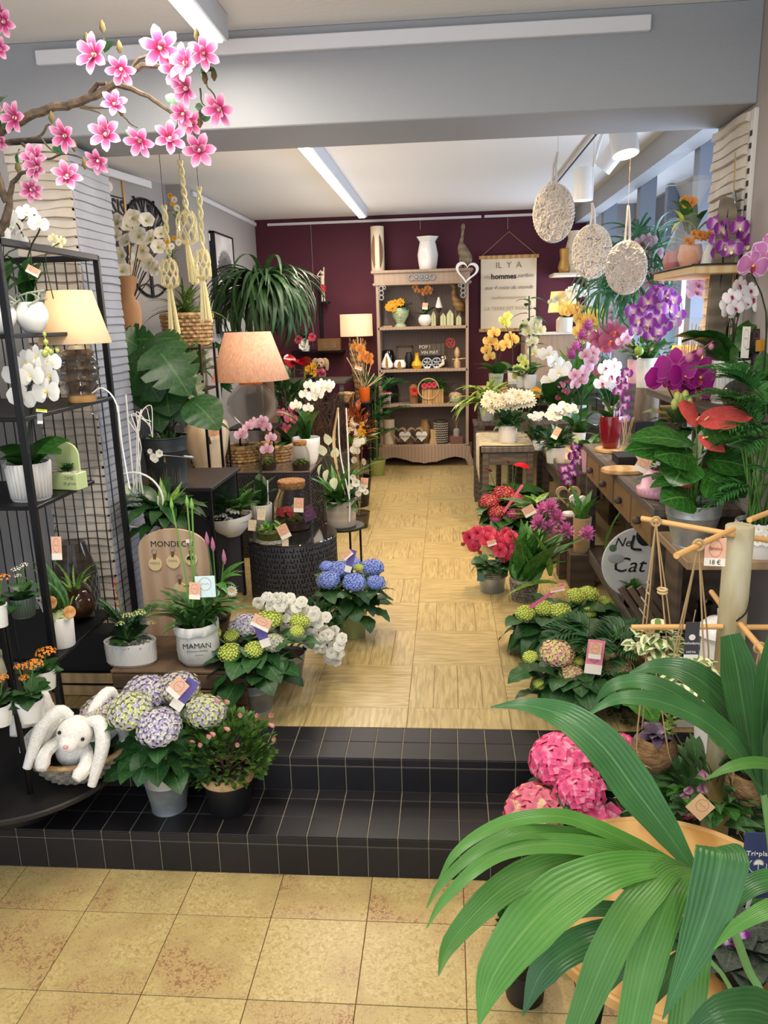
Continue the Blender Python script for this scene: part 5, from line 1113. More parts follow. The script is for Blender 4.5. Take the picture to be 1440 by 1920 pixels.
t.p('vase', lathe([(20*k, 0), (22*k, .01), (22*k, 40*k), (24*k, 70*k), (22*k, 80*k), (15*k, 96*k), (24*k, 125*k), (22*k, 130*k)], 20, fr=lambda a, v: 1+.05*math.sin(a*3+v*4)), mat('brown_vase', '#94714f', .8, bump=.2, ns=20))
EN = []
for px, py in ((218, 445), (240, 455), (262, 445), (285, 450), (275, 415), (250, 410), (298, 465), (232, 480), (258, 490), (283, 495), (303, 440), (222, 420), (295, 505), (240, 425), (268, 470), (230, 510)):
    p = t.L(px, py, U(-.06, .06)); EN.append(p); ob('blossom', MAGNW, None, t.o, mw=face(p, FACE+Vector((U(-.6, .6), 0, U(-.3, .6))), U(.05, .065), U(0, 6)))
stems(t, EN, .003, STEMB, (0, 0, .2), 'branches', .05)
t = T('dark_vase', 'dark brown mottled vase inside the black shelf frame', 'vase', on(255, 610, 4.5, 1.42)); s.p('shelf', bb((-.2, -.14, 1.42-ZU-.012), (.16, .14, 1.42-ZU), .002), BLACK, smooth=False)
t.p('body', lathe([(.03, 0), (.05, .05), (.055, .11), (.03, .16), (.025, .17)], 20), mat('mottled_brown', '#2a1712', .3, col2='#a08070', ns=30, lo=.6, hi=.7))
def b3(t): t.p('body', lathe([(.06, 0), (.06, .01), (.015, .03), (.015, .25)], 16), BLACK)
table_lamp('glowing golden lampshade behind the monstera leaves', 'table_lamp', on(306, 760, 4.25, 1.25), (.16, .12, .19, .2), b3, 9, '#ffc060', sm=shadem('shade_gold', '#d9a83a', .5))
s = T('lamp_pedestal', 'black pedestal under the golden lamp behind the monstera', 'pedestal', (W(306, 760, 4.25).x, 4.25, ZU)); s.p('body', bb((-.08, -.08, 0), (.08, .08, 1.25-ZU), .003), BLACKP, smooth=False)
# wall art
WL = lambda Y: -2.54+(Y-3.5)*(.42/2.76)
def wallthing(name, label, cat, Y, z, rz=PI/2-.151): return T(name, label, cat, (WL(Y)+.012, Y, z), None, rz)
t = wallthing('letter_sign', 'wooden-framed black letter sign high on the left wall beside the slatted pier', 'sign', 5.40, 2.44)
t.p('panel', bb((-.16, 0, -.33), (.16, .01, .33), .002), mat('panel_pale', '#a9a49e', .7), smooth=False)
t.p('frame', join([bb((-.17, -.012, -.34), (-.15, .01, .34), .002), bb((.15, -.012, -.34), (.17, .01, .34), .002), bb((-.17, -.012, .32), (.17, .01, .34), .002), bb((-.17, -.012, -.34), (.17, .01, -.32), .002)]), OAK, smooth=False)
put(t, 'OISIS', .15, INK, (.0, -.004, .13), bold=.004); t.p('bar', box((-.15, -.006, .05), (.15, 0, .058)), INK); t.p('bar', box((-.15, -.006, .2), (.15, 0, .208)), INK); t.p('block', box((-.1, -.006, -.2), (.15, 0, .03)), INK); t.p('button', disc(.03, 0, 20).r('X', PI/2).t(0, -.008, .26), WHITE)
t = wallthing('tree_disc', 'large round black metal tree-of-life wall disc on the left wall', 'wall art', 5.84, 2.34)
R_ = .34; t.p('ring', torus(R_, .009, 48, 6).r('X', PI/2), BLACK)
gs = [tube([(0, 0, -R_), (0, 0, -.08)], .014, 5)]
for i in range(46):
    a = PI*(.02+.96*i/45)+U(-.03, .03); r1 = U(.05, .12); P = [(U(-.01, .01), 0, -.1), (r1*math.cos(a)*1.2, 0, -.02+r1*math.sin(a)), ((R_*.7)*math.cos(a+U(-.12, .12)), 0, R_*.7*math.sin(a)), (R_*.98*math.cos(a), 0, R_*.98*math.sin(a))]; gs.append(tube(spl(P, 3), [.007]*4+[.005]*3+[.004]*3, 4))
for i in range(26): a = U(.1, PI-.1); r1 = U(.15, .33); gs.append(tube([(r1*math.cos(a), 0, r1*math.sin(a)), ((r1+.05)*math.cos(a+.1), 0, (r1+.05)*math.sin(a+.1))], [.002, .009], 4))
gs += [tube(spl([(0, 0, -.28), (-.08, 0, -.25), (-.2, 0, -.28)], 3), .006, 4), tube(spl([(0, 0, -.28), (.08, 0, -.25), (.2, 0, -.28)], 3), .006, 4)]
t.p('tree', join(gs), BLACK, kind=None)
t = T('framed_print', 'black deep-framed grey fern print on the far left wall', 'picture', (-1.985, 7.05, 2.13), None, PI/2)
t.p('frame', join([bb((-.3, -.05, -.42), (-.285, 0, .42), .002), bb((.285, -.05, -.42), (.3, 0, .42), .002), bb((-.3, -.05, .405), (.3, 0, .42), .002), bb((-.3, -.05, -.42), (.3, 0, -.405), .002)]), BLACKP, smooth=False)
t.p('print', bb((-.287, -.04, -.41), (.287, -.01, .41), .001), mat('print_grey', '#c9c8c6', .7, col2='#a9a8a8', ns=4), smooth=False)
t.p('fern_leaves', scatter(LG['blade'][0], [Matrix.Translation((x0, -.052, z0))@Matrix.Rotation(PI/2, 4, 'X')@Matrix.Rotation(a, 4, 'Z')@Matrix.Diagonal((.5, .35, .02, 1)) for x0, z0 in ((-.1, -.3), (.12, -.35), (0, 0)) for a in np.linspace(-1.2, 1.2, 15)]), mat('print_dark', '#4d4c50', .7))
t = T('alarm_box', 'small white keyhole fitting on the left wall above the hanging macrame', 'fitting', (-1.985, 6.75, 2.5), None, PI/2); t.p('plate', bb((-.012, -.012, -.03), (.012, 0, .03), .003), WHITE)
# ---------------------------------------------------------------- macrame jar hangers
MAC = mat('macrame_cord', '#e2d7a6', .85)
def macrame(label, px, ytop, yjar, ybot, Y, jw, flowers=None, hook=None):
    t = T('macrame_hanger', label, 'macrame', W(px, ytop, Y)); k = t.k; L = lambda x, y, d=0: t.L(x, y, d); jx = jw[0]
    gs = []
    for ph in (0, PI):
        P = []
        for i in range(25): f = i/24; y = ytop+(yjar-ytop)*f; x = px+(jx-px)*f; a = f*16+ph; P.append(L(x, y)+Vector((.009*math.cos(a), .009*math.sin(a), 0)))
        gs.append(tube(P, .0075, 5))
    t.p('twisted_cord', join(gs), MAC)
    jh = jw[2]; r = jw[1]*k; c = L(jx, yjar+jh*.5); h = jh*k; ns = []
    for i in range(8):
        for s in (1, -1):
            P = []
            for q in range(9): f = q/8; a = 2*PI*i/8+s*.39*math.sin(PI*f*2)*.9; rr = r*1.06*(math.sin(PI*min(1, .12+f*1.0))**.5 if f < .5 else 1)*(1 if f < .93 else .3); P.append(c+Vector((rr*math.cos(a), rr*math.sin(a), h*(.55-f*1.1))))
            ns.append(tube(P, .0035, 4))
    t.p('net', join(ns), MAC); t.p('glass_jar', lathe([(r*.7, -h*.45), (r*.9, -h*.42), (r*.92, h*.1), (r*.6, h*.35), (r*.6, h*.42)], 24).t(*c), GLASS)
    b = L(jx, yjar+jh*1.02); e = L(jw[3], ybot); ts = []
    for i in range(22): a = U(0, 6.28); q = U(.3, 1); ts.append(tube(spl([b+Vector((.006*math.cos(a), .006*math.sin(a), .02)), b.lerp(e, .4)+Vector((.018*q*math.cos(a), .018*q*math.sin(a), 0)), e+Vector((.03*q*math.cos(a), .03*q*math.sin(a), U(-.01, .01)))], 3), .0035, 4))
    t.p('tassel', join(ts), MAC)
    if hook: t.p('hook_wire', tube([L(px, ytop), L(px, ytop)+Vector((0, 0, CZ-t.loc.z))], .0016, 4), STEMB)
    if flowers:
        for fx, fy in flowers: q = L(fx, fy, -.03); ob('blossom', DAISY, None, t.o, mw=face(q, FACE, .018)); ob('blossom', MUMY, None, t.o, mw=face(q+Vector((-.02, 0, .02)), FACE, .014))
        fx, fy = flowers[0]; b0 = L(fx, fy, 0)
        for i in range(9): leaf(t, 'lance', b0+Vector((U(-.02, .02), 0, U(-.07, -.03))), (U(-1, 1), U(-.5, .3), U(-.4, 1)), .05, L_MID, .05)
    return t
macrame('macrame jar hanger with white and yellow silk flowers, leftmost of the three', 307, 385, 490, 628, 3.95, (318, 15, 48, 328), [(322, 462), (335, 455)], (296, 285))
macrame('macrame jar hanger hanging highest, middle of the three', 337, 300, 400, 530, 4.05, (350, 18, 55, 364), [(327, 375), (332, 390)], (334, 262))
macrame('macrame jar hanger with an empty jar, rightmost of the three', 372, 350, 472, 602, 3.95, (380, 14, 50, 387), None, (368, 290))
# ---------------------------------------------------------------- big plants at the back left
t = T('ponytail_palm', 'huge ponytail palm with arching strap leaves above the copper lamp', 'ponytail palm', on(500, 700, 6.1, ZU)); k = t.k
z = pot(t, 'plain', .17, .13, .28, mat('grey_planter', '#6d6a64', .6)); hh = W(500, 545, 6.1).z-ZU
t.p('trunk', tube([(0, 0, z), (.01, 0, hh*.5), (0, 0, hh)], [.11, .045, .035], 10), mat('trunk', '#6b5440', .9, bump=.5, ns=30))
g = leafg(p_blade(.022), 12, 1.15, -1.9, .3)
PON = leafm('leaf_pony', '#33552a', '#1b361c', None, 0, .4, long=2)
for i in range(270):
    a = i*2.399963; e = .85-1.6*(i/270); l = U(.5, .72); me = lmesh(('pony', i % 4), leafg(p_blade(.034), 12, U(.5, .9), U(-2.1, -1.7), .3), PON)
    ob('leaf', me, None, t.o, mw=aim((0, 0, hh-U(0, .05)), pol(a, e*.75), U(-.3, .3), l, l))
t = T('dracaena', 'spiky green dracaena in a yellow-brown pot behind the hanging macrame', 'dracaena', on(352, 615, 5.5, 1.62)); k = t.k
s = T('plant_pillar', 'plain pale pillar under the spiky dracaena by the left wall', 'pillar', (t.loc.x, 5.5, ZU)); s.p('body', bb((-.16, -.15, 0), (.16, .15, 1.62-ZU), .003), GREIGE, smooth=False)
z = woven(t, 45*k, 36*k, 62*k, WICKER, 9, 24)
for i in range(60): a = U(0, 6.28); leaf(t, 'thin', (0, 0, z+.02), pol(a, U(.1, 1.4)), U(.22, .36), leafm('leaf_dracaena', '#6c8a3e', '#3c5a24', None, edge='#b9c070'), .3)
t = T('dracaena', 'second grassy dracaena lower down, left of the fan palm', 'dracaena', on(365, 700, 5.2, 1.35)); s = T('plant_pillar', 'low dark pillar under the grassy dracaena near the fan palm', 'pillar', (t.loc.x, 5.2, CZT)); s.p('body', bb((-.06, -.06, 0), (.06, .06, 1.35-CZT), .003), BLACKP, smooth=False)
z = pot(t, 'plain', .07, .06, .12, WHITEM)
for i in range(46): a = U(0, 6.28); leaf(t, 'thin', (0, 0, z), pol(a, U(.1, 1.4)), U(.25, .4), L_GRASS, .35)
t = T('fan_palm', 'fan palm with round pleated leaves left of the copper lamp', 'fan palm', on(395, 870, 5.75, ZU)); k = t.k; z = pot(t, 'plain', .14, .1, .2, BLACKP)
FANG = lmesh('fan', join([LG['blade'][i % 3].s(2.6, 1, .35).r('Z', a) for i, a in enumerate(np.linspace(-2.2, 2.2, 19))]), L_PALM)
for px, py, s_, d in ((398, 690, .19, 0), (375, 660, .15, .1), (420, 660, .15, .15), (388, 735, .15, -.05), (365, 720, .13, .05), (415, 720, .13, .1)):
    p = t.L(px, py, d); ob('leaf', FANG, None, t.o, mw=face(p, (U(-.3, .3), -1, U(.1, .6)), s_)); t.p('leaf_stem', tube(spl([(0, 0, z), (p.x*.3, p.y+.05, p.z*.6), p], 3), .005, 5), STEM)
# red anthurium, poinsettia, teddy, twig ball, etc.
t = T('metal_rack', 'black two-tier wall shelf at the left end of the burgundy wall', 'shelf', (-1.28, 8.32, 1.29)); 
t.p('shelf', bb((-.35, -.12, -.02), (.20, .12, 0), .003), BLACK, smooth=False); zz = W(615, 602, 8.3).z-1.29; t.p('shelf', bb((-.02, -.1, zz-.02), (.06, .1, zz), .003), BLACK, smooth=False); t.p('post', bb((-.06, .09, -.8), (-.03, .12, zz+.2), .003), BLACK, smooth=False)
t.o.location.z = W(570, 658, 8.3).z
ZSH = t.o.location.z
t = T('figurine', 'small pale figurine pair in a red skirt on the upper black wall shelf', 'figurine', on(608, 602, 8.3, ZSH+zz-0.0)); t.o.location.z = ZSH+zz; k = t.k
t.p('legs', join([tube([(-.012, 0, 0), (-.01, 0, .12)], .008, 6), tube([(.014, 0, 0), (.01, 0, .12)], .008, 6)]), CREAM); t.p('skirt', lathe([(.035, .1), (.03, .15), (.018, .17)], 12), mat('red_cloth', '#a81c24', .7)); t.p('torso', join([tube([(0, 0, .16), (0, 0, .26)], [.018, .02], 8), ball(.018, .285, 8, 6), tube(spl([(-.01, 0, .24), (-.05, 0, .26), (-.01, 0, .31)], 3), .007, 5), tube([(.015, 0, .24), (.02, 0, .34)], .007, 5)]), CREAM)
t = T('mug_box', 'brown gift box with two glass mugs showing in its window', 'box', on(618, 656, 8.22, ZSH)); k = t.k; t.p('box', bb((-21*k, -.05, 0), (21*k, .06, 22*k), .003), mat('brown_card', '#6a4a26', .7), smooth=False)
for x in (-7, 9): t.p('mug', lathe([(5*k, 4*k), (5*k, 17*k)], 14).t(x*k, -.052, 0)+torus(.018, .004, 12, 4).r('X', PI/2).t((x+6)*k, -.056, 10*k), GLASSG)
t = T('anthurium', 'deep red anthurium blooms behind the copper lampshade', 'anthurium', on(545, 800, 6.5, ZU)); k = t.k; z = pot(t, 'plain', .12, .1, .2, BLACKP)
SPR = mesh(leafg(p_ov(.44), 8, .3, -.5, .08, .05, .2), leafm('spathe_red', '#c3141c', '#8a0c14', None, 6, .15, tr=0), 'spathe', True, 0)
for px, py, d in ((541, 668, (.3, -.6, -1)), (527, 668, (-.3, -.6, .4)), (572, 685, (.2, -.6, .6)), (552, 676, (.5, -.4, -.2))): p = t.L(px, py, 0); ob('spathe', SPR, None, t.o, mw=aim(p, d, 0, .12, .12)); t.p('stem', tube([(0, 0, z), p], .004, 5), STEM)
foliage(t, 'lance', 150, (0, 0, .75), (.2, .2, .35), .13, leafm('leaf_fern', '#3f6f2c', '#1c3a18'))
t = T('plush_toy', 'beige long-eared plush toy with a pink bow on the back display', 'stuffed toy', on(602, 712, 7.7, W(602, 712, 7.7).z)); k = t.k; zt = t.loc.z
BF = mat('beige_plush', '#a48a6c', .95, bump=.8, ns=90)
t.p('head', join([ball(.055, .16, 14, 8, .95), ball(.03, .14, 10, 6, .8).t(.0, -.045, 0)]), BF); t.p('body', ball(.055, .06, 12, 8, 1.1), BF)
for s in (-1, 1): t.p('ear', tube(spl([(s*.03, 0, .2), (s*.06, 0, .18), (s*.065, -.01, .09)], 3), [.01, .018, .02, .024, .024, .02, .012], 8), BF); t.p('eye', ball(.006, 0, 8, 5).t(s*.022, -.05, .17), EYE_)
t.p('nose', ball(.01, 0, 8, 5).t(0, -.075, .145), EYE_); t.p('bow', join([ball(.03, 0, 8, 5).t(-.03, -.06, .08), ball(.03, 0, 8, 5).t(.03, -.06, .08)]), mat('pink_bow', '#b0305a', .6)); 
s = T('back_table', 'dark low table along the burgundy wall carrying small plants', 'table', (-1.14, 7.8, ZU)); hz = zt-ZU; s.p('top', bb((-.75, -.28, hz-.03), (.16, .3, hz), .003), GREYWOODY, smooth=False)
for x in (-.72, .1): s.p('leg', bb((x, -.26, 0), (x+.04, -.22, hz-.03), .002), GREYWOODY, smooth=False)
t = T('cymbidium_pot', 'small yellow flowers beside the beige plush toy', 'flowers', on(583, 730, 7.45, zt)); z = pot(t, 'plain', .05, .04, .07, BLACKP); 
for i in range(10): ob('blossom', MUMY, None, t.o, mw=face(t.L(582+U(-9, 9), 695+U(-14, 14), U(-.03, .03)), FACE, .035))
leaves(t, 'thin', 20, .02, z, .16, L_GRASS, (.4, 1.4), w=1)
t = T('poinsettia_pot', 'red and white plant with a peach tag on the black wall shelf', 'potted plant', on(573, 657, 8.2, ZSH)); z = pot(t, 'plain', .05, .04, .06, WHITE)
for px, c in ((560, 'r'), (572, 'w'), (585, 'r'), (568, 'w')): ob('blossom', MAGNW if c == 'w' else ROSE, None, t.o, mw=face(t.L(px, 642+U(-10, 8), -.05), FACE, .05))
foliage(t, 'small', 70, (0, 0, .12), (.1, .06, .07), .05, L_DK)
t = T('twig_ball', 'big tangled bundle of dark birch twigs behind the white orchid', 'twig bundle', on(612, 872, 5.9, ZU)); k = t.k
gs = []; c = t.L(608, 800, 0)
for i in range(130): a, b = U(0, 6.28), U(0, 6.28); P = [c+Vector((math.cos(a+q*.5)*.16*U(.7, 1.1), math.sin(a+q*.5)*.14, U(-.26, .26)*(1 if q else 1))) for q in range(4)]; gs.append(tube(spl(P, 3), .0028, 3, False))
t.p('twigs', join(gs), mat('twig', '#2f2018', .9, col2='#4a3428', ns=20), kind='stuff'); t.p('pot', lathe([(.13, 0), (.17, .02), (.17, c.z-.2), (.15, c.z-.19)], 24, True, True), mat('twig_pot', '#3a332d', .8))
# wooden-bouquet lamp
def b4(t):
    gs = [tube([(U(-.03, .03), U(-.03, .03), 0), (math.cos(i)*.05, math.sin(i)*.05, .25), (math.cos(i)*U(.06, .1), math.sin(i)*U(.06, .1), .62+U(-.08, .03))], [.008, .011, .006], 5) for i in range(34)]
    t.p('driftwood_bundle', join(gs), wave('driftwood', '#7c5c3c', '#b08c60', 6, 3, .8, dir='Z'))
table_lamp('white drum lampshade on a bundle of driftwood sticks, left of the bookcase', 'table_lamp', on(672, 722, 8.15, .98), (.165, .165, .22, .65), b4, 6, '#ffd9a8', sm=shadem('shade_white', '#f3e4d2', .45, '#e0cdb8'))
s = T('lamp_stool', 'dark stool under the driftwood lamp left of the bookcase', 'stool', (W(672, 722, 8.15).x, 8.15, ZU)); s.p('seat', bb((-.15, -.15, .98-ZU-.03), (.15, .15, .98-ZU), .004), GREYWOODY, smooth=False)
for x in (-.13, .1):
    for y in (-.13, .1): s.p('leg', bb((x, y, 0), (x+.03, y+.03, .98-ZU-.03), .002), GREYWOODY, smooth=False)
t = T('orchid_pot', 'orange orchid in a bright orange pot beside the bookcase', 'orchid', on(684, 752, 7.45, W(684, 752, 7.45).z)); zt2 = t.loc.z
z = pot(t, 'plain', .055, .048, .13, mat('orange_pot', '#d9601a', .4)); orchid(t, z, [[t.L(680, 672), t.L(690, 668), t.L(693, 678)], [t.L(666, 650), t.L(675, 653), t.L(680, 662)]], OORG, .05, 2, .2, L_OR, el=(1.2, 1.5), lw=1.5); ptag(t, 672, 690, -.06, 14, 6, .3)
for i in range(12): t.p('dried_stalk', tube([(0, 0, z), t.L(650+i*6.5, 690-40*math.sin(i*.5)-20, .05)], .005, 4), PALEW)
s = T('glass_table', 'small dark-framed table with the orange pot, left of the bookcase', 'table', (t.loc.x-.12, 7.5, ZU)); hz = zt2-ZU; s.p('top', bb((-.28, -.16, hz-.015), (.18, .18, hz), .003), BLACKP, smooth=False)
for x in (-.27, .15):
    for y in (-.15, .15): s.p('leg', bb((x, y, 0), (x+.015, y+.015, hz-.015), .002), BLACK, smooth=False)
t = T('wicker_bowl', 'small golden wicker bowl of dried bits beside the orange pot', 'bowl', on(650, 752, 7.42, zt2)); woven(t, .07, .05, .08, WICKER, 5, 18)
t = T('parlour_palm', 'tall feathery parlour palm in an olive pot in front of the bookcase', 'palm', on(708, 882, 7.6, ZU)); k = t.k; z = pot(t, 'plain', .085, .065, .16, mat('olive_pot', '#8d9a55', .4))
for i in range(22): a = U(0, 6.28); h = U(.1, .75); t.p('cane', tube([(math.cos(a)*.03, math.sin(a)*.03, z), (math.cos(a)*.05, math.sin(a)*.05, z+h)], .003, 4), STEM) if i % 3 == 0 else None; palm_frond(t, (math.cos(a)*.05, math.sin(a)*.05, z+h), (math.cos(a), math.sin(a), 1.3), U(.2, .36), 14, .5, .11, L_PALM)
t = T('flower_pots', 'white daisies with orange and red dried foliage between the side table and the palm', 'flowers', on(665, 835, 6.3, ZU)); z = pot(t, 'plain', .13, .1, .25, BLACKP); k = t.k
for i in range(12): ob('blossom', DAISY if i % 3 else MUMY, None, t.o, mw=face(t.L(665+U(-16, 16), 805+U(-18, 20), U(-.05, .05)), FACE, U(.04, .055)))
foliage(t, 'lance', 130, t.L(665, 820, .05), (.13, .1, .28), .1, leafm('leaf_rust', '#a04c20', '#4a2414')); leaves(t, 'spear', 14, .05, .5, .22, L_LT, (.3, 1.3), w=.9)
t = T('clear_discs', 'spray of translucent round seed pods in a grey glass behind the side table', 'dried flowers', on(672, 900, 5.6, ZU)); z = pot(t, 'plain', .08, .06, .12, SMOKE)
for i in range(12): p = t.L(668+U(-10, 14), 850+U(-35, 25), U(-.05, .05)); ob('seed_disc', disc(.026, 0, 12).r('X', PI/2).r('Z', U(-.8, .8)), mat('seed_white', '#d9d6c8', .4, alpha=.8), t.o, loc=p); t.p('stalk', tube([(0, 0, z), p], .0015, 3), TWINE)
# ================================================================ BOOKCASE on the back wall
LIMX = wave('limed_wood_x', '#a9927d', '#b09a85', 6, 8, .6, dir='X', st=(1, 1, .25), bump=.05); BKP = wave('bookcase_back', '#80716a', '#85766d', 9, 6, .7, dir='X', st=(1, 1, .2), bump=.05)
CARV = mat('carving_grey', '#8f8d8a', .6)
BX0, BX1, BY = -.72, .235, 8.06
t = T('bookcase', 'tall limed wood open bookcase with carved crest against the burgundy wall', 'bookcase', ((BX0+BX1)/2, BY, ZU)); hw = (BX1-BX0)/2; bc = t
zsh = [W(790, 834, BY).z-ZU, W(790, 758, BY).z-ZU, W(790, 692, BY).z-ZU, W(790, 612, BY).z-ZU]; ztop = W(790, 505, BY).z-ZU
for s in (-1, 1):
    t.p('side_panel', bb((min(s*hw*.97, s*(hw*.97-.03)), 0, zsh[0]-.02), (max(s*hw*.97, s*(hw*.97-.03)), .36, ztop-.03), .004), LIMX, smooth=False)
    t.p('carved_bracket', join([torus(.022, .007, 14, 5).r('X', PI/2).t(s*(hw-.07), -.012, ztop-.17-.045*q) for q in range(3)]+[torus(.015, .006, 12, 5).r('X', PI/2).t(s*(hw-.1), -.012, ztop-.165)]), CARV)
t.p('back_panel', bb((-hw*.95, .33, zsh[0]), (hw*.95, .345, ztop-.05), .002), BKP, smooth=False)
for i, z in enumerate(zsh): t.p('shelf', bb((-hw*.95, .0, z-.03), (hw*.95, .34, z), .004), LIMED, smooth=False)
t.p('crown', join([bb((-hw-.03, -.03, ztop-.03), (hw+.03, .36, ztop), .008), bb((-hw, -.008, ztop-.125), (hw, .36, ztop-.03), .004), bb((-hw-.015, -.02, ztop-.145), (hw+.015, .36, ztop-.122), .006)]), LIMX, smooth=False)
t.p('crest', join([torus(.028, .009, 16, 5).r('X', PI/2).t(x*.052, -.015, ztop-.075) for x in (-2, -1, 0, 1, 2)]+[ball(.02, 0, 8, 5).t(x*.052, -.012, ztop-.075) for x in (-1, 0, 1)]), CARV)
P = [(-hw-.02, 0), (-hw+.02, 0), (-hw+.05, .07), (-hw+.16, .10), (-.12, .045), (0, .03), (.12, .045), (hw-.16, .10), (hw-.05, .07), (hw-.02, 0), (hw+.03, 0), (hw+.03, .06), (hw, .14), (hw, zsh[0]-.02), (-hw, zsh[0]-.02), (-hw, .14)]
Q = []
for a, b in zip(P[1:9], P[2:10]): Q += [(a[0]+(b[0]-a[0])*q/3, a[1]+(b[1]-a[1])*q/3+.006*math.sin(PI*q/3)) for q in range(3)]
t.p('apron', prism([P[0]]+Q+P[9:], .03).t(0, .0, 0), LIMED, smooth=False)
for s in (-1, 1): t.p('back_leg', bb((s*hw-.03, .3, 0), (s*hw+.03, .36, zsh[0]-.03), .004), LIMX, smooth=False)
ZB = [ZU+z for z in zsh]; ZT = ZU+ztop
def bs(name, label, cat, px, i, dy=.12, group=None): return T(name, label, cat, on(px, 0, BY+dy, ZB[i] if i < 4 else ZT) if False else Vector((W(px, [834, 758, 692, 612, 505][i], BY+dy).x, BY+dy, (ZB+[ZT])[i])), group)
def rev(t, prof, m, n=24, name='body', fr=None, ct=False, ang=42): return t.p(name, lathe([(r*t.k, z*t.k) for r, z in prof], n, True, ct, fr), m, ang=ang)
# on top
t = bs('tall_vase', 'tall cream cylinder vase with brown pointed-leaf cut-outs on top of the bookcase', 'vase', 709, 4, .15)
rev(t, [(12, 0), (12.5, 1), (12.5, 79), (12, 80), (11, 79)], CREAM); k = t.k
for x, c in ((-6, '#7a5430'), (5.5, '#5a3d28')): t.p('leaf_panel', prism([(k*(x+5*math.sin(PI*q/10)*s), k*(4+62*q/10)) for s, r_ in ((1, range(11)), (-1, range(9, 0, -1))) for q in r_], .012).t(0, -10.6*k, 0), mat('vase_panel'+c, c, .6, bump=.5, ns=60))
t = bs('tall_vase', 'white fluted tulip-shaped ceramic vase, centre top of the bookcase', 'vase', 802, 4, .15)
rev(t, [(15, 0), (16, 2), (18, 15), (19, 27), (16, 42), (14, 50), (20, 59), (19, 59), (13, 50)], WHITE, 56, fr=lambda a, v: 1+.07*math.cos(a*5+v*1.5)*(.3+v))
t = bs('wooden_duck', 'grey-brown carved wooden duck standing on top of the bookcase', 'figurine', 868, 4, .12); k = t.k
DW = wave('duck_wood', '#7a6a52', '#94836a', 5, 3, .6, dir='Z')
t.p('body', tube(spl([(14*k, 0, 8*k), (8*k, 0, 16*k), (0, 0, 32*k), (-3*k, 0, 45*k), (-1*k, 0, 58*k), (0, 0, 70*k), (1*k, 0, 80*k)], 4), [2*k, 5*k, 8*k, 9.5*k, 10*k, 11*k, 11*k, 10.5*k, 10*k, 9*k, 8*k, 6.5*k, 5*k, 3.8*k, 3.2*k, 2.8*k, 2.6*k, 2.5*k, 2.5*k, 2.8*k, 3.2*k, 3.6*k, 3.6*k, 3*k, 1.5*k], 10), DW)
for x in (-4, 5): t.p('leg', tube([(x*k, 0, 22*k), (x*k, -.01, 2*k), (x*k, -.03, .5*k)], [3*k, 2.4*k, 3*k], 8), DW)
t = T('hanging_heart', 'white open wooden heart hanging at the right corner of the bookcase', 'ornament', W(875, 512, 8.0))
t.p('heart_frame', ring(heart(23*t.k, 36), heart(23*t.k, 36, .24), .02), WHITE, ang=25); t.p('string', tube([(0, 0, 16*t.k), (0, 0, 32*t.k)], .002, 4), TWINE); t.o.rotation_euler = (0, .12, 0)
# top shelf
t = bs('head_planter', 'green face-shaped planter with orange roses on the top bookcase shelf', 'planter', 751, 3); k = t.k
FG = mat('sage_ceramic', '#a9b892', .5); rev(t, [(11, 0), (11, 2), (7, 6), (10, 12), (15, 20), (17, 30), (16, 34), (14, 32)], FG, 28)
t.p('face', join([ball(2.2*k, 0, 8, 5, 2).t(0, -16*k, 20*k), ball(1.6*k, 0, 8, 5, .6).s(2, 1, 1).t(0, -13.5*k, 13*k)]+[ball(2*k, 0, 8, 5, .5).s(1.6, 1, 1).t(s*6*k, -14.5*k, 24*k) for s in (-1, 1)]), FG)
for x, z, m in ((-16, 40, MUMY), (-8, 42, MUMY), (2, 44, MUMY), (-12, 34, MUMY), (-20, 36, MUMY)): ob('blossom', m, None, t.o, mw=face((x*k, -.08, z*k), FACE, .045))
leaves(t, 'ov', 14, .04, 30*k, .11, L_DK, (-.2, 1.2), w=.8); leaves(t, 'thin', 14, .03, 30*k, .16, L_GRASS, (-.1, 1.2))
t = bs('glass_bottles', 'small clear glass vase with dried reeds on the top bookcase shelf', 'vase', 725, 3, .2); rev(t, [(7, 0), (7, 10), (3, 18), (3, 34), (4, 36)], GLASSG, 14); t.p('base', bb((-11*t.k, -.03, 0), (11*t.k, .03, .014), .002), PALEW)
t = bs('orchid_pot', 'small yellow-red orchid in a round white pot on the top bookcase shelf', 'orchid', 797, 3); k = t.k; z = pot(t, 'round', 13*k, 10*k, 21*k, WHITE)
orchid(t, z, [[t.L(782, 545, -.02), t.L(778, 538)], [t.L(802, 540, -.03), t.L(796, 550), t.L(804, 548)], [t.L(792, 545), t.L(806, 543)]], OORG, .034, 5, .15, L_OR, el=(.4, 1.2)); ptag(t, 797, 574, -.06, 10, 12, .1)
t = bs('cone_tree', 'small white and brown wooden cone tree on the top bookcase shelf', 'ornament', 823, 3); rev(t, [(1, 0), (1.2, 24)], STEMB, 8, 'stem'); rev(t, [(2, 24), (7, 32), (7, 32.5)], STEMB, 16, 'lower_cone'); rev(t, [(7.2, 32.5), (5, 40), (1.5, 52)], WHITEM, 16, 'upper_cone', ct=True)
HG_ = [('green glass lantern house, left of the row on the top shelf', 813, 9, 28), ('small glass lantern house with amber light, second of the row', 831, 11, 24), ('largest glass lantern house with amber light, third of the row', 844, 13, 30), ('small glass lantern house at the right end of the row', 860, 10, 20)]
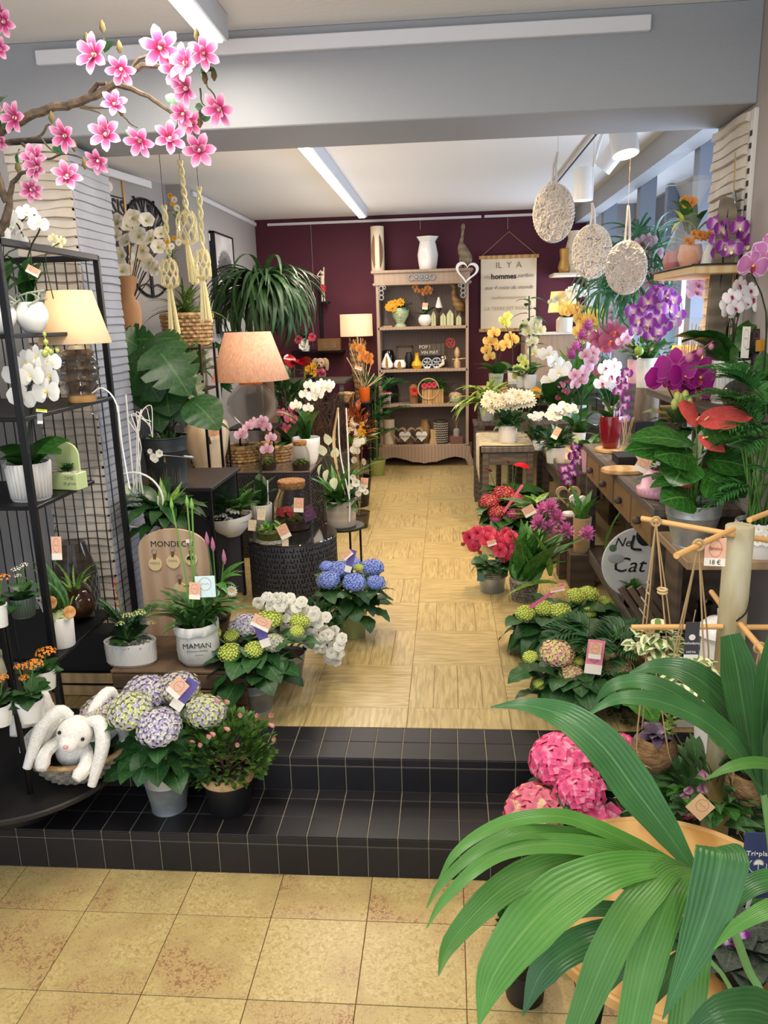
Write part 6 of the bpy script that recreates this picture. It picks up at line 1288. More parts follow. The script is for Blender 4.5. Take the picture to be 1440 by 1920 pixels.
for lab, px, w_, h_ in HG_:
    t = bs('lantern_house', lab, 'lantern', px, 3, .06 if px > 820 else .12, 'glass lantern houses'); k = t.k; w_ *= k/2; h_ *= k
    t.p('glass_body', prism([(-w_, 0), (w_, 0), (w_, h_*.68), (0, h_), (-w_, h_*.68)], w_*1.6), mat('lantern_glass', '#d8dca8', .15, trans=.3), ang=20); t.p('frame', join([tube(p_, .0022, 4) for p_ in ([(-w_, -w_*.8, 0), (-w_, -w_*.8, h_*.68), (0, -w_*.8, h_), (w_, -w_*.8, h_*.68), (w_, -w_*.8, 0), (-w_, -w_*.8, 0)], [(0, -w_*.82, 0), (0, -w_*.82, h_)])]), mat('brass', '#8a7448', .4, .7))
t = bs('wooden_duck', 'tall brown carved wooden duck with curved neck on the top bookcase shelf', 'figurine', 855, 3, .2); k = t.k
t.p('body', tube(spl([(16*k, 0, 26*k), (10*k, 0, 30*k), (2*k, 0, 40*k), (-4*k, 0, 55*k), (-3*k, 0, 68*k), (-8*k, 0, 76*k), (-14*k, 0, 77*k), (-24*k, 0, 78*k)], 3), [1.5*k, 4*k, 7*k, 9*k, 10*k, 10*k, 9*k, 8*k, 6*k, 5*k, 4.5*k, 4*k, 4*k, 4.5*k, 5*k, 6*k, 6*k, 5.5*k, 4*k, 2.8*k, 1.8*k, 1*k], 10), wave('duck_brown', '#8a6a42', '#a8875a', 5, 3, .5, dir='Z'))
for x in (0, 7): t.p('leg', tube([(x*k, 0, 32*k), (x*k, 0, 0)], 2.2*k, 6), DW)
# second shelf
t = bs('black_pot', 'glossy black round pot at the back left of the second shelf', 'vase', 728, 2, .24); rev(t, [(8, 0), (13, 8), (13, 24), (10, 33), (8, 34)], mat('black_gloss', '#0c0d10', .12, coat=.6), 24)
GP = mat('gilt_slice', '#a07a38', .4, .4)
t = bs('ceramic_pear', 'white ceramic pear with a gilt sliced side on the second shelf', 'ornament', 726, 2, .07); rev(t, [(5, 0), (11, 4), (11.5, 10), (8, 17), (4.5, 24), (3, 28), (1, 30)], WHITE, 24); t.p('slice', prism([(x*t.k, z*t.k) for x, z in ((0, 1), (2, 1), (3, 10), (1.5, 22), (0, 26), (-1.5, 20), (-2, 8))], .006).t(0, -11.6*t.k, 0), GP); t.p('stalk', tube([(0, 0, 29*t.k), (.006, 0, 35*t.k)], .003, 5), STEMB)
t = bs('ceramic_apple', 'white ceramic apple with a gilt sliced side on the second shelf', 'ornament', 750, 2, .07); rev(t, [(5, 0), (11, 4), (11.5, 11), (8, 17), (3, 17), (1, 15)], WHITE, 24); t.p('slice', prism([(x*t.k, z*t.k) for x, z in ((-3, 1), (2, 1), (3, 9), (2, 15), (-2, 15), (-4, 9))], .006).t(0, -11.3*t.k, 0), GP); t.p('stalk', tube([(0, 0, 15*t.k), (.004, 0, 22*t.k)], .003, 5), STEMB)
t = bs('ribbed_vase', 'small dark ribbed vase between the apple and the yellow vase', 'vase', 767, 2, .14); rev(t, [(5, 0), (7, 3), (7, 22), (5, 27), (5, 30)], BLACKP, 40, fr=lambda a, v: 1+.05*math.cos(v*40))
t = bs('yellow_vase', 'bright yellow two-handled bottle vase, middle of the second shelf', 'vase', 782, 2, .07); rev(t, [(7, 0), (10.5, 6), (9, 12), (4.5, 16), (3.5, 22), (3.6, 28), (4.5, 29)], mat('yellow_glaze', '#d9a714', .3, coat=.4), 24)
t = bs('picture_frame', 'brown wooden photo frame leaning at the back of the second shelf', 'frame', 760, 2, .3); k = t.k; t.p('frame', join([bb((-15*k, 0, 0), (-12*k, .015, 40*k), .002), bb((12*k, 0, 0), (15*k, .015, 40*k), .002), bb((-15*k, 0, 37*k), (15*k, .015, 40*k), .002), bb((-15*k, 0, 0), (15*k, .015, 3*k), .002)]), GREYWOOD, smooth=False); t.p('mount', box((-12*k, .008, 3*k), (12*k, .012, 37*k)), BKP)
t = bs('message_box', 'brown wooden message block with white lettering on the second shelf', 'sign', 811, 2, .2); k = t.k; t.p('block', bb((-24*k, -.01, 22*k), (24*k, .03, 44*k), .003), GREYWOOD, smooth=False); t.p('support', bb((-23*k, 0, 0), (23*k, .02, 22*k), .002), mat('black_card', '#1b1a1a', .7), smooth=False)
put(t, 'POP !', .05, WHITEM, (-14*k, -.013, 38*k)); put(t, 'VIN MAT', .045, WHITEM, (-5*k, -.013, 28*k))
for x, s_ in ((801, 'left'), (819, 'right')):
    t = bs('silver_ornament', 'round silver filigree candle ornament on the second shelf, %s one' % s_, 'ornament', x, 2, .09); k = t.k; t.p('filigree', join([torus(9*k, .006, 20, 5).r('X', PI/2).t(0, 0, 10*k)]+[torus(3.4*k, .004, 10, 4).r('X', PI/2).t(5*k*math.cos(a), 0, 10*k+5*k*math.sin(a)) for a in np.linspace(0, 6.28, 7)[:-1]]+[tube([(-6*k, 0, .004), (6*k, 0, .004)], .006, 4)]), mat('silver', '#b9bcc0', .3, .9))
t = bs('figurine', 'pale seated fairy figurine on the second shelf right of the silver ornaments', 'figurine', 829, 2, .05); k = t.k; t.p('body', join([tube(spl([(-8*k, 0, 1*k), (-2*k, 0, 6*k), (2*k, 0, 9*k), (1*k, 0, 17*k)], 3), [1.5*k, 2*k, 2.5*k, 3*k, 3*k, 3.2*k, 3*k, 2.6*k, 2.4*k, 1.5*k], 8), ball(2.6*k, 20*k, 8, 6).t(1*k, 0, 0), tube([(2*k, 0, 15*k), (7*k, 0, 18*k), (5*k, 0, 23*k)], 1*k, 5)]), CREAM)
t = bs('red_heart_stake', 'red openwork disc on a stick standing at the right of the second shelf', 'ornament', 845, 2, .06); k = t.k; t.p('stick', tube([(0, 0, 0), (0, 0, 42*k)], 1*k, 5), STEMB); t.p('disc', join([torus(8*k, 1.1*k, 20, 5).r('X', PI/2).t(0, 0, 46*k)]+[torus(3*k, .9*k, 10, 4).r('X', PI/2).t(x*k, 0, (46+z)*k) for x, z in ((-3, -2), (3, -2), (0, 3))]), mat('red_metal', '#a8322e', .5)); t.p('base', bb((-7*k, -.02, 0), (7*k, .02, 2*k), .002), RUSTIC)
t = bs('wooden_goblet', 'turned wooden bird feeder ornament at the right end of the second shelf', 'ornament', 857, 2, .1); rev(t, [(6, 0), (6.5, 2), (6.5, 11), (4, 13), (2, 18), (5, 22), (5.5, 30), (2, 38)], PALEW, 16); t.p('crossbar', tube([(-.05, 0, 15*t.k), (.09, 0, 17*t.k)], .008, 6), PALEW)
# third shelf
t = bs('black_figure', 'black triangular paper sculpture at the back left of the third shelf', 'ornament', 735, 1, .24); k = t.k; t.p('body', prism([(-12*k, 0), (12*k, 0), (12*k, 26*k), (6*k, 44*k), (1*k, 50*k), (-4*k, 42*k), (-12*k, 34*k)], .06), mat('black_paper', '#060606', .9), smooth=False)
t = bs('berry_pot', 'little birch-bark pot of red berries on the third shelf', 'potted plant', 724, 1, .07); k = t.k; z = pot(t, 'taper', 10.5*k, 8*k, 22*k, mat('birch_bark', '#c9c2b4', .8, col2='#5c5247', ns=12, lo=.55, hi=.6)); florets(t, 'berries', ball(1, 0, 6, 4), mat('red_berry', '#9c1c1c', .4), 36, (0, 0, z), (10*k, 10*k, 3*k), .012, 0)
t = bs('flower_box', 'pale wooden tub with orange blooms and a ring handle on the third shelf', 'flower arrangement', 812, 1, .1); k = t.k
for x in (-20, -10, 0, 10): t.p('slat', bb((x*k, -.08, 0), ((x+9.6)*k, .08, 27*k), .003), OAK, smooth=False)
t.p('ring_handle', torus(19*k, .006, 32, 5).r('X', PI/2).t(-8*k, -.09, 28*k), PALEW); foliage(t, 'small', 90, (-2*k, 0, 32*k), (.13, .07, .05), .06, L_MID)
for px, py, m in ((805, 722, ROSE), (814, 722, ROSE), (796, 724, ROSE)): ob('blossom', m, None, t.o, mw=face(t.L(px, py, -.09), FACE, .035))
leaves(t, 'lance', 9, .06, 30*k, .14, L_MID, (-.1, .6), az=(-1, 1))
t = bs('gerbera', 'red-orange gerbera leaning beside the wooden tub on the third shelf', 'flower', 776, 1, .1); k = t.k; ob('blossom', MAGN, None, t.o, mw=face(t.L(777, 734, -.06), FACE, .05)).data = mesh(fl_star(12, .2, .3, .1, 1, 2), petm('petal_gerbera', [(0, '#8c1414'), (1, '#e0451e')], .5), 'blossom', True, 0); t.p('holder', lathe([(8*k, 0), (9*k, 30*k), (3*k, 36*k)], 16), mat('twine_holder', '#8a6a4a', .8)); 
t = bs('glass_cloche', 'glass dome over a bowl of little flowers on the third shelf', 'cloche', 854, 1, .1); k = t.k; rev(t, [(8, 0), (11, 3), (12, 9), (11, 10)], FG, 20, 'bowl'); florets(t, 'flowers', FST5, mat('cream_flower', '#d8b890', .7), 30, (0, 0, 12*k), (10*k, 10*k, 6*k), .022, 0); t.p('dome', lathe([(12.5*k, 8*k)]+[(13*k*math.cos(q*PI/16), (20+18*math.sin(q*PI/16))*k) for q in range(8)]+[(.001, 38*k)], 24), GLASS)
# bottom shelf
t = bs('cream_vase', 'tall cream patterned vase at the left of the bottom shelf', 'vase', 730, 0, .14); rev(t, [(11, 0), (11, 44), (10, 45)], CREAM, 24)
for px, lab in ((752, 'left'), (783, 'right')):
    t = bs('heart_ornament', 'wooden open heart with a white fabric heart and text, %s one on the bottom shelf' % lab, 'ornament', px, 0, .07); k = t.k
    t.p('heart_frame', ring(heart(16*k, 32), heart(16*k, 32, .28), .02).t(-4*k, 0, 18*k), mat('pale_heart_wood', '#a58a6a', .6), ang=25); t.p('fabric_heart', prism(heart(11.5*k, 28), .03).t(8*k, -.03, 14*k), WHITEM, ang=25); t.p('base', bb((-9*k, -.03, 0), (11*k, .03, 2*k), .002), STEMB)
    put(t, 'MAMAN', .03, INK, (8*k, -.048, 15*k))
t = bs('wood_vase', 'tall beige wooden vase at the back of the bottom shelf', 'vase', 797, 0, .2); rev(t, [(8, 0), (10, 6), (10, 28), (7, 40), (8, 42)], wave('vase_wood', '#a88458', '#b8956a', 6, 2), 20)
t = bs('wood_candle_holder', 'small turned pale wooden candle holder on the bottom shelf', 'candle holder', 813, 0, .07); rev(t, [(8, 0), (8, 3), (5.5, 12), (6, 20), (6.5, 27), (4, 27)], PALEW, 20)
t = bs('pierced_lantern', 'dark cylindrical lantern pierced with a white star grid on the bottom shelf', 'lantern', 827, 0, .1); k = t.k; rev(t, [(13, 0), (13, 42), (12, 43)], mat('lantern_dark', '#3c3a36', .5), 32, ct=True)
t.p('piercings', scatter(box((-.5, -.5, -.5), (.5, .5, .5)), [Matrix.Rotation(a, 4, 'Z')@Matrix.Translation((13*k, 0, (4+j*4.2)*k))@Matrix.Rotation(PI/4, 4, 'X')@Matrix.Diagonal((.004, .011, .011, 1)) for j in range(9) for a in [PI+(i+.5*(j % 2))*PI/11 for i in range(11)]]), CREAM)
t = bs('scent_diffuser', 'reed diffuser bottle on a brown box at the right of the bottom shelf', 'diffuser', 856, 0, .08); k = t.k; t.p('box', bb((-12*k, -.06, 0), (12*k, .06, 14*k), .003), mat('brown_box', '#7c5346', .6), smooth=False); t.p('bottle', lathe([(6*k, 14*k), (6*k, 25*k), (3*k, 28*k)], 14, True, True), GREYW); t.p('reeds', join([tube([(0, 0, 26*k), (x*k, 0, 48*k)], .0015, 3) for x in (-5, -2, 1, 4)]), TWINE)
# ---------------------------------------------------------------- hanging scroll
t = T('text_scroll', 'cream hanging scroll of French words between two wooden bars', 'wall hanging', W(954, 480, 8.42)); k = t.k; yb = W(953, 617, 8.42).z-t.loc.z
hw = 52*k; t.p('sheet', bb((-hw, 0, yb), (hw, .003, 0), .001), mat('scroll_paper', '#e3d6bd', .8), smooth=False)
for z in (0, yb): t.p('bar', bb((-hw-.02, -.012, z-.025), (hw+.02, .012, z+.01), .003), OAK, smooth=False)
t.p('cord', tube([(-hw, 0, 0), (0, .01, W(952, 434, 8.42).z-t.loc.z), (hw, 0, 0)], .003, 4), TWINE)
FNT = mat('faint_ink', '#b9a98e', .8); GI = mat('grey_ink', '#857868', .8)
for tx, sz, dz, m, sh, bo, x in (('IL  Y  A', .085, .09, GI, 0, 0, 0), ('hommes', .075, .2, INK, 0, .002, -.05), ('parfaits', .055, .195, GI, .5, 0, .17), ('des', .055, .2, FNT, .5, 0, -.22), ('aux 4 coins du monde', .055, .31, GI, .5, 0, 0), ('malheureusement', .05, .41, FNT, .5, 0, 0), ('LA TERRE EST RONDE', .05, .52, FNT, 0, 0, 0)): put(t, tx, sz, m, (x, -.004, -dz), shear=sh, bold=bo)
for px in (589, 788, 952, 1100): 
    w_ = W(px, 560 if px == 589 else 430, 8.43); o = ob('hanging_wire', tube([(0, 0, 0), (0, 0, 2.765-w_.z)], .0025, 4), ZINC, loc=w_); tag(o, {589: 'thin hanging wire on the burgundy wall above the ponytail palm', 788: 'short hanging wire with a white clip above the tulip vase', 952: 'thin wire from the rail holding the text scroll', 1100: 'thin hanging wire near the right end of the burgundy wall'}[px], 'wire')
# right back corner shelf, lamps, vases
t = T('corner_shelf', 'small pale shelf at the right end of the burgundy wall with cream vases', 'shelf', W(1075, 512, 8.2)); k = t.k; t.p('shelf', bb((-40*k, -.15, -.03), (30*k, .22, 0), .004), mat('shelf_pale', '#d8cdb8', .5), smooth=False); ZC = t.loc.z
t = T('cream_vase', 'cream faceted vase on the small corner shelf', 'vase', on(1078, 510, 8.18, ZC)); rev(t, [(16, 0), (19, 10), (20, 40), (14, 62), (17, 74), (15, 73)], CREAM, 24)
t = T('gold_vase', 'golden brown wavy vase at the left of the small corner shelf', 'vase', on(1058, 510, 8.14, ZC)); rev(t, [(9, 0), (12, 10), (8, 25), (10, 42), (8, 44)], mat('gold_glaze', '#b88a44', .3, .3), 20)
def b5(t): t.p('body', lathe([(.05, 0), (.06, .02), (.06, .12), (.03, .15)], 20), CREAM)
table_lamp('small glowing cream lamp under the corner shelf at the end of the burgundy wall', 'table_lamp', on(1054, 612, 8.05, 1.62), (.14, .115, .2, .19), b5, 6, '#ffd08a', sm=shadem('shade_ivory', '#ead9a8', .5))
s = T('corner_cabinet', 'wooden cabinet in the back right corner under the cream lamp', 'cabinet', (1.02, 8.12, ZU)); s.p('body', bb((-.25, -.2, 0), (.26, .25, 1.62-ZU-.02), .004), LIMX, smooth=False); s.p('top', bb((-.27, -.22, 1.62-ZU-.02), (.27, .26, 1.62-ZU), .003), WHITEM, smooth=False)
t = T('orchid_pot', 'white orchids in a white pot in front of the cream corner lamp', 'orchid', on(1062, 612, 7.9, 1.62)); t.o.location.y = 7.95; k = t.k; z = pot(t, 'plain', 13*k, 12*k, 27*k, WHITE)
orchid(t, z, [[t.L(1045, 562), t.L(1060, 555), t.L(1070, 545), t.L(1080, 540)], [t.L(1085, 552), t.L(1092, 548), t.L(1068, 560)]], OW, .055, 5, .2, L_OR, el=(.3, 1)); 
orchid(t, z, [[t.L(1035, 565), t.L(1045, 560), t.L(1055, 570)]], OCR, .04, 0)
# ---------------------------------------------------------------- lace ovals
LACE = mat('lace', '#c9bfb2', .9)
def lace(label, px, py, Y, w_, h_, top, tail=None):
    t = T('lace_oval', label, 'hanging ornament', W(px, py, Y)); k = t.k; a, b = w_*k/2, h_*k/2; Ms = []
    R0 = random.Random(px)
    t.p('backing', lathe([(.01, -.008), (a*.95, -.008), (a*.97, 0), (a*.95, .008), (.01, .008)], 36, True, True).s(1, b/a, 1).r('X', PI/2), LACE)
    for i in range(230):
        r = math.sqrt(R0.random()); an = R0.uniform(0, 6.28); Ms.append(Matrix.Translation((a*r*math.cos(an), -.012-R0.random()*.008, b*r*math.sin(an)))@Matrix.Rotation(R0.uniform(-.5, .5), 4, 'X')@Matrix.Rotation(R0.uniform(-.5, .5), 4, 'Z')@Matrix.Scale(R0.uniform(.011, .018), 4))
    for i in range(46): an = i*2*PI/46; Ms.append(Matrix.Translation((a*math.cos(an), -.004, b*math.sin(an)))@Matrix.Scale(.016, 4))
    t.p('lace_rosettes', scatter(join([torus(.8, .28, 7, 4).r('X', PI/2), torus(.3, .2, 5, 3).r('X', PI/2)]), Ms), mat('lace_white', '#d6cdc2', .9), kind='stuff')
    for s in (-1, 1): t.p('ribbon', tube([(s*.012, 0, b*.9), (s*.006, 0, t.L(*top).z*.6+b*.4), t.L(*top)], .006, 5), mat('ribbon_pale', '#cfc8c2', .7))
    if tail: t.p('thread', tube([t.L(*top), t.L(*top)+Vector((0, 0, CZ-t.loc.z-t.L(*top).z))], .001, 3), TWINE)
lace('white lace-covered oval hanging highest, left of the three near the beam', 1038, 400, 4.0, 66, 94, (1046, 285), (1046, 258))
lace('white lace-covered oval hanging in the middle of the three', 1110, 472, 4.3, 64, 88, (1110, 380), (1108, 345))
lace('white lace-covered oval hanging lowest, right of the three', 1174, 502, 3.95, 66, 86, (1178, 385), (1182, 250))
# ================================================================ RIGHT: console, staging, tables
DW2 = wave('dark_wood', '#4e4034', '#63523f', 5, 4, .6, dir='X'); DW3 = wave('dark_wood_v', '#463a30', '#594a3b', 5, 4, .65, dir='Z')
CON = 1.07
t = T('console_table', 'long dark wood console with small drawers along the right wall', 'console table', (.79, 2.92, ZU)); h = CON-ZU; Lc = 1.55
t.p('table_top', bb((-.02, -.02, h-.035), (.30, Lc, h), .004), GREYWOOD, smooth=False)
for y in (0, Lc-.07):
    for x in (0, .24): t.p('leg', bb((x, y, 0), (x+.055, y+.055, h-.035), .003), DW3, smooth=False)
t.p('apron', join([bb((.012, .05, h-.185), (.03, Lc-.07, h-.035), .002), bb((.05, .01, h-.16), (.25, .03, h-.035), .002)]), DW3, smooth=False)
for i in range(4):
    d = t.p('drawer', bb((-.004, .07+i*.36, h-.175), (.012, .40+i*.36, h-.045), .003), wave('drawer_wood', '#6b5236', '#86683f', 4, 4, .6), smooth=False); ob('knob', ball(.018, 0, 12, 8).r('Y', PI/2).t(-.02, .235+i*.36, h-.11), DW3, d)
t.p('lower_shelf', bb((0, .02, .17), (.28, Lc-.03, .195), .003), DW2, smooth=False); t.p('shelf_edge', bb((-.008, .02, .165), (.004, Lc-.03, .225), .002), GREYWOODY, smooth=False)
ZLS = ZU+.196
t = T('display_table', 'low wood display table in front of the console under the zinc anthurium bucket', 'table', (.80, 2.60, ZU)); hd = 1.0-ZU
t.p('table_top', bb((-.03, -.13, hd-.03), (.30, .24, hd), .003), wave('light_plank', '#94795c', '#ab8f6c', 4, 3), smooth=False)
t.p('side_panel', bb((0, .06, .0), (.02, .22, hd-.03), .003), DW3, smooth=False); t.p('back_panel', bb((.02, .215, 0), (.29, .23, hd-.03), .003), DW3, smooth=False); t.p('shelf', bb((.02, .07, .16), (.29, .21, .18), .003), DW2, smooth=False)
for i in range(6): t.p('slanted_slat', bb((-.012, 0, 0), (.012, .012, .5), .002), DW2, Matrix.Translation((.12+.035*i, .2, .1))@Matrix.Rotation(-.6, 4, 'Y'), smooth=False)
t = T('raised_shelf', 'raised dark wooden shelf with white pots above the console at the right wall', 'shelf', (.90, 2.62, 1.455)); t.p('board', bb((0, 0, -.03), (.2, 1.02, 0), .004), GREYWOODY, smooth=False)
for y in (.45, .95): t.p('bracket', bb((.05, y, CON-1.455), (.17, y+.03, -.03), .003), DW3, smooth=False)
ZRS = 1.455
t = T('wall_shelf', 'small pale wooden shelf on the slatted pier with the wrapped gift basket', 'shelf', (.88, 2.98, 1.945)); t.p('board', bb((0, 0, -.03), (.21, .55, 0), .003), PALEW, smooth=False); t.p('glass_plate', bb((-.01, -.01, 0), (.21, .56, .005), .001), mat('dark_glass_plate', '#28302c', .1), smooth=False)
def table4(name, label, x0, x1, y0, y1, z, m, m2, th=.04, lw=.045, rail=.0):
    t = T(name, label, 'table', (x0, y0, ZU)); h = z-ZU; t.p('table_top', bb((-.01, -.01, h-th), (x1-x0+.01, y1-y0+.01, h), .004), m, smooth=False)
    for x in (0, x1-x0-lw):
        for y in (0, y1-y0-lw): t.p('leg', bb((x, y, 0), (x+lw, y+lw, h-th), .003), m2, smooth=False)
    t.p('apron', join([bb((lw, .008, h-th-.09), (x1-x0-lw, .025, h-th), .002), bb((.008, lw, h-th-.09), (.025, y1-y0-lw, h-th), .002)]), m2, smooth=False); return t
t = table4('nesting_table', 'grey-brown wooden table with a pale runner, right of the bookcase aisle', .245, .60, 5.44, 6.25, .9, GREYWOOD, GREYWOODY)
t.p('lower_bar', bb((.03, .3, .12), (.32, .33, .16), .002), GREYWOODY, smooth=False)
RUN = mat('runner_cloth', '#cdbf9f', .85, col2='#a4936f', ns=14, nd=6); r_ = T('table_runner', 'pale crackled cloth runner draped over the grey-brown table', 'cloth', (.245, 5.44, .9)); 
g = [(-.02, .03, -.26), (-.022, .03, 0), (0, .03, .006), (.2, .0, .007), (.36, .01, .006)]; V = []; 
for x, y, z_ in g: V += [(x, y, z_), (x, y+.66, z_), ]
r_.p('cloth', G(V, [(2*i, 2*i+2, 2*i+3, 2*i+1) for i in range(4)]), RUN, ang=0)
t = table4('tray_table', 'dark table with a raised-edge grey wooden tray, beside the runner table', .69, 1.22, 4.75, 5.65, .86, DW2, DW3)
y_ = T('wooden_tray', 'large grey wooden tray with raised edges holding primroses and orchids', 'tray', (.68, 4.74, .861)); y_.p('base', bb((0, 0, 0), (.55, .9, .012), .002), PALEW, smooth=False)
for a, b in (((-.01, -.015, 0), (.56, 0, .05)), ((-.015, 0, 0), (0, .9, .05)), ((0, .9, 0), (.56, .915, .05)), ((.55, 0, 0), (.565, .9, .05))): y_.p('edge', bb(a, b, .003), GREYWOOD, smooth=False)
TR = .874
for nm, lab, x0, y0, x1, y1, z_ in (('plant_stand', 'lower step of dark wooden staging full of orchids', .66, 5.72, 1.26, 6.45, 1.02), ('plant_stand', 'upper step of dark wooden staging full of orchids', .55, 6.47, 1.26, 7.15, 1.2)): table4(nm, lab, x0, x1, y0, y1, z_, GREYWOOD, GREYWOODY)
t = table4('back_bench', 'pale wooden bench at the back holding the sage green orchid pot', .30, .98, 7.2, 7.75, 1.06, PALEW, GREYWOODY)
ZG = W(930, 727, 7.3).z; t = T('riser_box', 'brown wooden riser box under the sage green orchid pot', 'box', on(935, 740, 7.42, 1.06)); t.p('box', bb((-.2, -.14, 0), (.2, .14, ZG-1.06), .003), PALEW, smooth=False)
# ---------------------------------------------------------------- orchids
def orc(label, px, py, Y, z0, kind, w, h, pm, stems_, me, s, lv=6, ll=.2, name='orchid_pot', rb=.85, **kw):
    t = T(name, label, 'orchid', on(px, py, Y, z0)); k = t.k
    z = ribbed(t, w*k/2, w*k/2*.9, h*k, pm) if kind == 'ribbed' else pot(t, kind, w*k/2, w*k/2*rb, h*k, pm)
    orchid(t, z, [[t.L(*p) for p in st_] for st_ in stems_], me, s, lv, ll, **kw); return t
SAGE = mat('sage_pot', '#b3c2a0', .45); PINKP = mat('pink_pot', '#d9a9b4', .4); REDP = mat('red_gloss', '#7c0f1c', .12, coat=.7); PKW = WHITEM
t = orc('yellow-orange orchid with three stems in a sage green pot on the riser box', 930, 727, 7.35, ZG, 'plain', 28, 26, SAGE, [[(918, 668), (912, 655), (915, 640)], [(922, 640), (926, 624, -.04)], [(938, 650), (950, 645, -.03), (955, 632), (962, 638)]], OYEL, .06, 6, .26, el=(0, .7))
put(t, 'A MON', .028, GI, (0, -13.5*t.k, .09)); 
t = T('round_jar', 'small brown round jar beside the sage green orchid pot', 'jar', on(955, 727, 7.35, ZG)); t.p('body', ball(9*t.k, 9*t.k, 14, 8), mat('brown_jar', '#5a3a1c', .3)); t.p('neck', lathe([(3*t.k, 17*t.k), (3.5*t.k, 22*t.k)], 10), OAK)
orc('yellow orchid in a cream pot with a thin wire ring, below the text scroll', 962, 740, 7.1, 1.2, 'plain', 22, 24, WHITEM, [[(945, 600), (952, 592), (948, 606)]], OGRN, .05, 4, .2)
t = orc('tall green-white dendrobium with leafy cane rising over the scroll edge', 993, 760, 6.6, 1.2, 'plain', 24, 26, WHITEM, [[(1002, 660), (998, 640), (990, 622), (1003, 605), (1012, 618), (985, 610)]], OCR, .06, 4, .2)
for i in range(14): p = t.L(990+U(-4, 6), 560+i*7, .03); leaf(t, 'lance', p, pol(i*2.4, .1), .17, L_DK, .15)
t.p('cane', tube([(0, 0, .1), t.L(992, 555, .03)], .006, 5), STEMD)
orc('pale yellow cymbidium cluster beside the tall dendrobium', 978, 745, 6.7, 1.2, 'plain', 22, 22, WHITEM, [[(970, 705), (975, 690), (985, 680), (990, 695), (978, 672), (968, 690)]], OGRN, .045, 6, .2)
orc('large cream-white orchid with big round blooms above the tray', 1040, 790, 6.0, 1.02, 'plain', 26, 26, WHITEM, [[(1032, 715), (1048, 700, -.04), (1055, 688), (1040, 678, -.03), (1028, 665)]], OW, .075, 8, .34, el=(.2, 1.2))
t = orc('orange-yellow orchid arching high beside the white corner pot', 1085, 730, 6.8, 1.2, 'plain', 22, 24, WHITEM, [[(1100, 635), (1095, 615), (1085, 595), (1072, 583), (1063, 580), (1080, 578)], [(1110, 600), (1095, 605), (1088, 620)]], OYEL, .075, 6, .3, buds=GRB)
orc('lime yellow orchid in front of the window garland', 1125, 730, 6.9, 1.2, 'plain', 22, 24, WHITEM, [[(1105, 600), (1115, 588), (1125, 600), (1112, 612)], [(1140, 620), (1148, 605), (1138, 595), (1130, 612)]], OGRN, .085, 5, .25)
orc('large dusky rose orchid, centre of the staging', 1145, 800, 5.9, 1.02, 'plain', 26, 26, WHITEM, [[(1128, 650), (1145, 640, -.04), (1155, 622, -.04), (1140, 618), (1125, 632), (1162, 640)]], OSAL, .09, 6, .28)
orc('white orchid with magenta lips in front of the rose one', 1140, 830, 5.0, TR, 'plain', 28, 26, WHITEM, [[(1130, 718), (1145, 705, -.03), (1158, 712), (1135, 690), (1150, 685, .02), (1160, 722)]], OWR, .06, 8, .26)
orc('mixed pink orchid with narrow blooms between the cream and white ones', 1085, 820, 5.6, TR, 'plain', 26, 26, WHITEM, [[(1078, 720), (1088, 712), (1078, 702), (1092, 700)], [(1100, 690), (1108, 675), (1098, 665), (1112, 660)]], OPLP, .055, 8, .28)
orc('small red-speckled orchid with a dark spray beside the mixed pink one', 1060, 820, 5.9, 1.02, 'plain', 22, 22, WHITEM, [[(1050, 745), (1060, 735), (1052, 722), (1065, 715)], [(1120, 700), (1112, 690), (1118, 672)]], OSAL, .035, 6, .25)
t = T('curcuma', 'pink curcuma blooms on tall leaves between the orchids', 'curcuma', on(1085, 790, 6.2, 1.02)); z = pot(t, 'plain', .06, .05, .1, WHITEM); k = t.k
for px, py in ((1102, 615), (1092, 632), (1080, 655), (1072, 668)): p = t.L(px, py, -.03); ob('blossom', CURC, None, t.o, mw=face(p, (0, -.3, 1), .07)); t.p('stem', tube([(0, 0, z), p], .004, 5), STEM)
leaves(t, 'spear', 16, .02, z, .42, L_MID, (.7, 1.4), w=.9)
leaf(t, 'spear', t.L(1070, 730, -.04), (-.35, -.1, 1), .34, L_LT, .5)
# tray & table pots
def mums(label, px, py, Y, z0, w, h, spots, me, s, pm=WHITEM, n=9, nm='chrysanthemum_pot', cat='potted flowers', lm=None):
    t = T(nm, label, cat, on(px, py, Y, z0)); k = t.k; z = pot(t, 'taper', w*k/2, w*k*.42, h*k, pm)
    for fx, fy, r in spots:
        for i in range(n): a = i*2.4; q = r*math.sqrt((i+.5)/n); p = t.L(fx+q*math.cos(a), fy+q*.55*math.sin(a), -.02); ob('blossom', me, None, t.o, mw=face(p+Vector((0, U(-.03, .03), 0)), (U(-.4, .4), -.7, U(.2, 1)), s*U(.85, 1.15), U(0, 6)))
    leaves(t, 'lance', 26, w*k*.2, z+.03, h*k*1.1, lm or L_DK, (-.1, 1.1), w=1.3); foliage(t, 'small', 60, (0, 0, z+.06), (w*k*.9, w*k*.6, h*k*.5), .05, lm or L_DK); return t
mums('white shaggy chrysanthemums in a white pot on the runner table', 952, 832, 5.6, .908, 36, 32, [(928, 755, 24), (972, 750, 26)], MUMW, .05)
t = mums('cream primrose in a white pot at the front of the grey tray', 1042, 846, 4.95, TR, 38, 30, [(1045, 772, 16), (1062, 768, 18), (1035, 780, 12)], AZW, .026); ptag(t, 1043, 812, -.1, 12, 22, .5)
mums('small cream primrose at the back left of the grey tray', 1010, 815, 5.45, TR, 22, 18, [(1005, 782, 12)], AZW, .026, n=6)
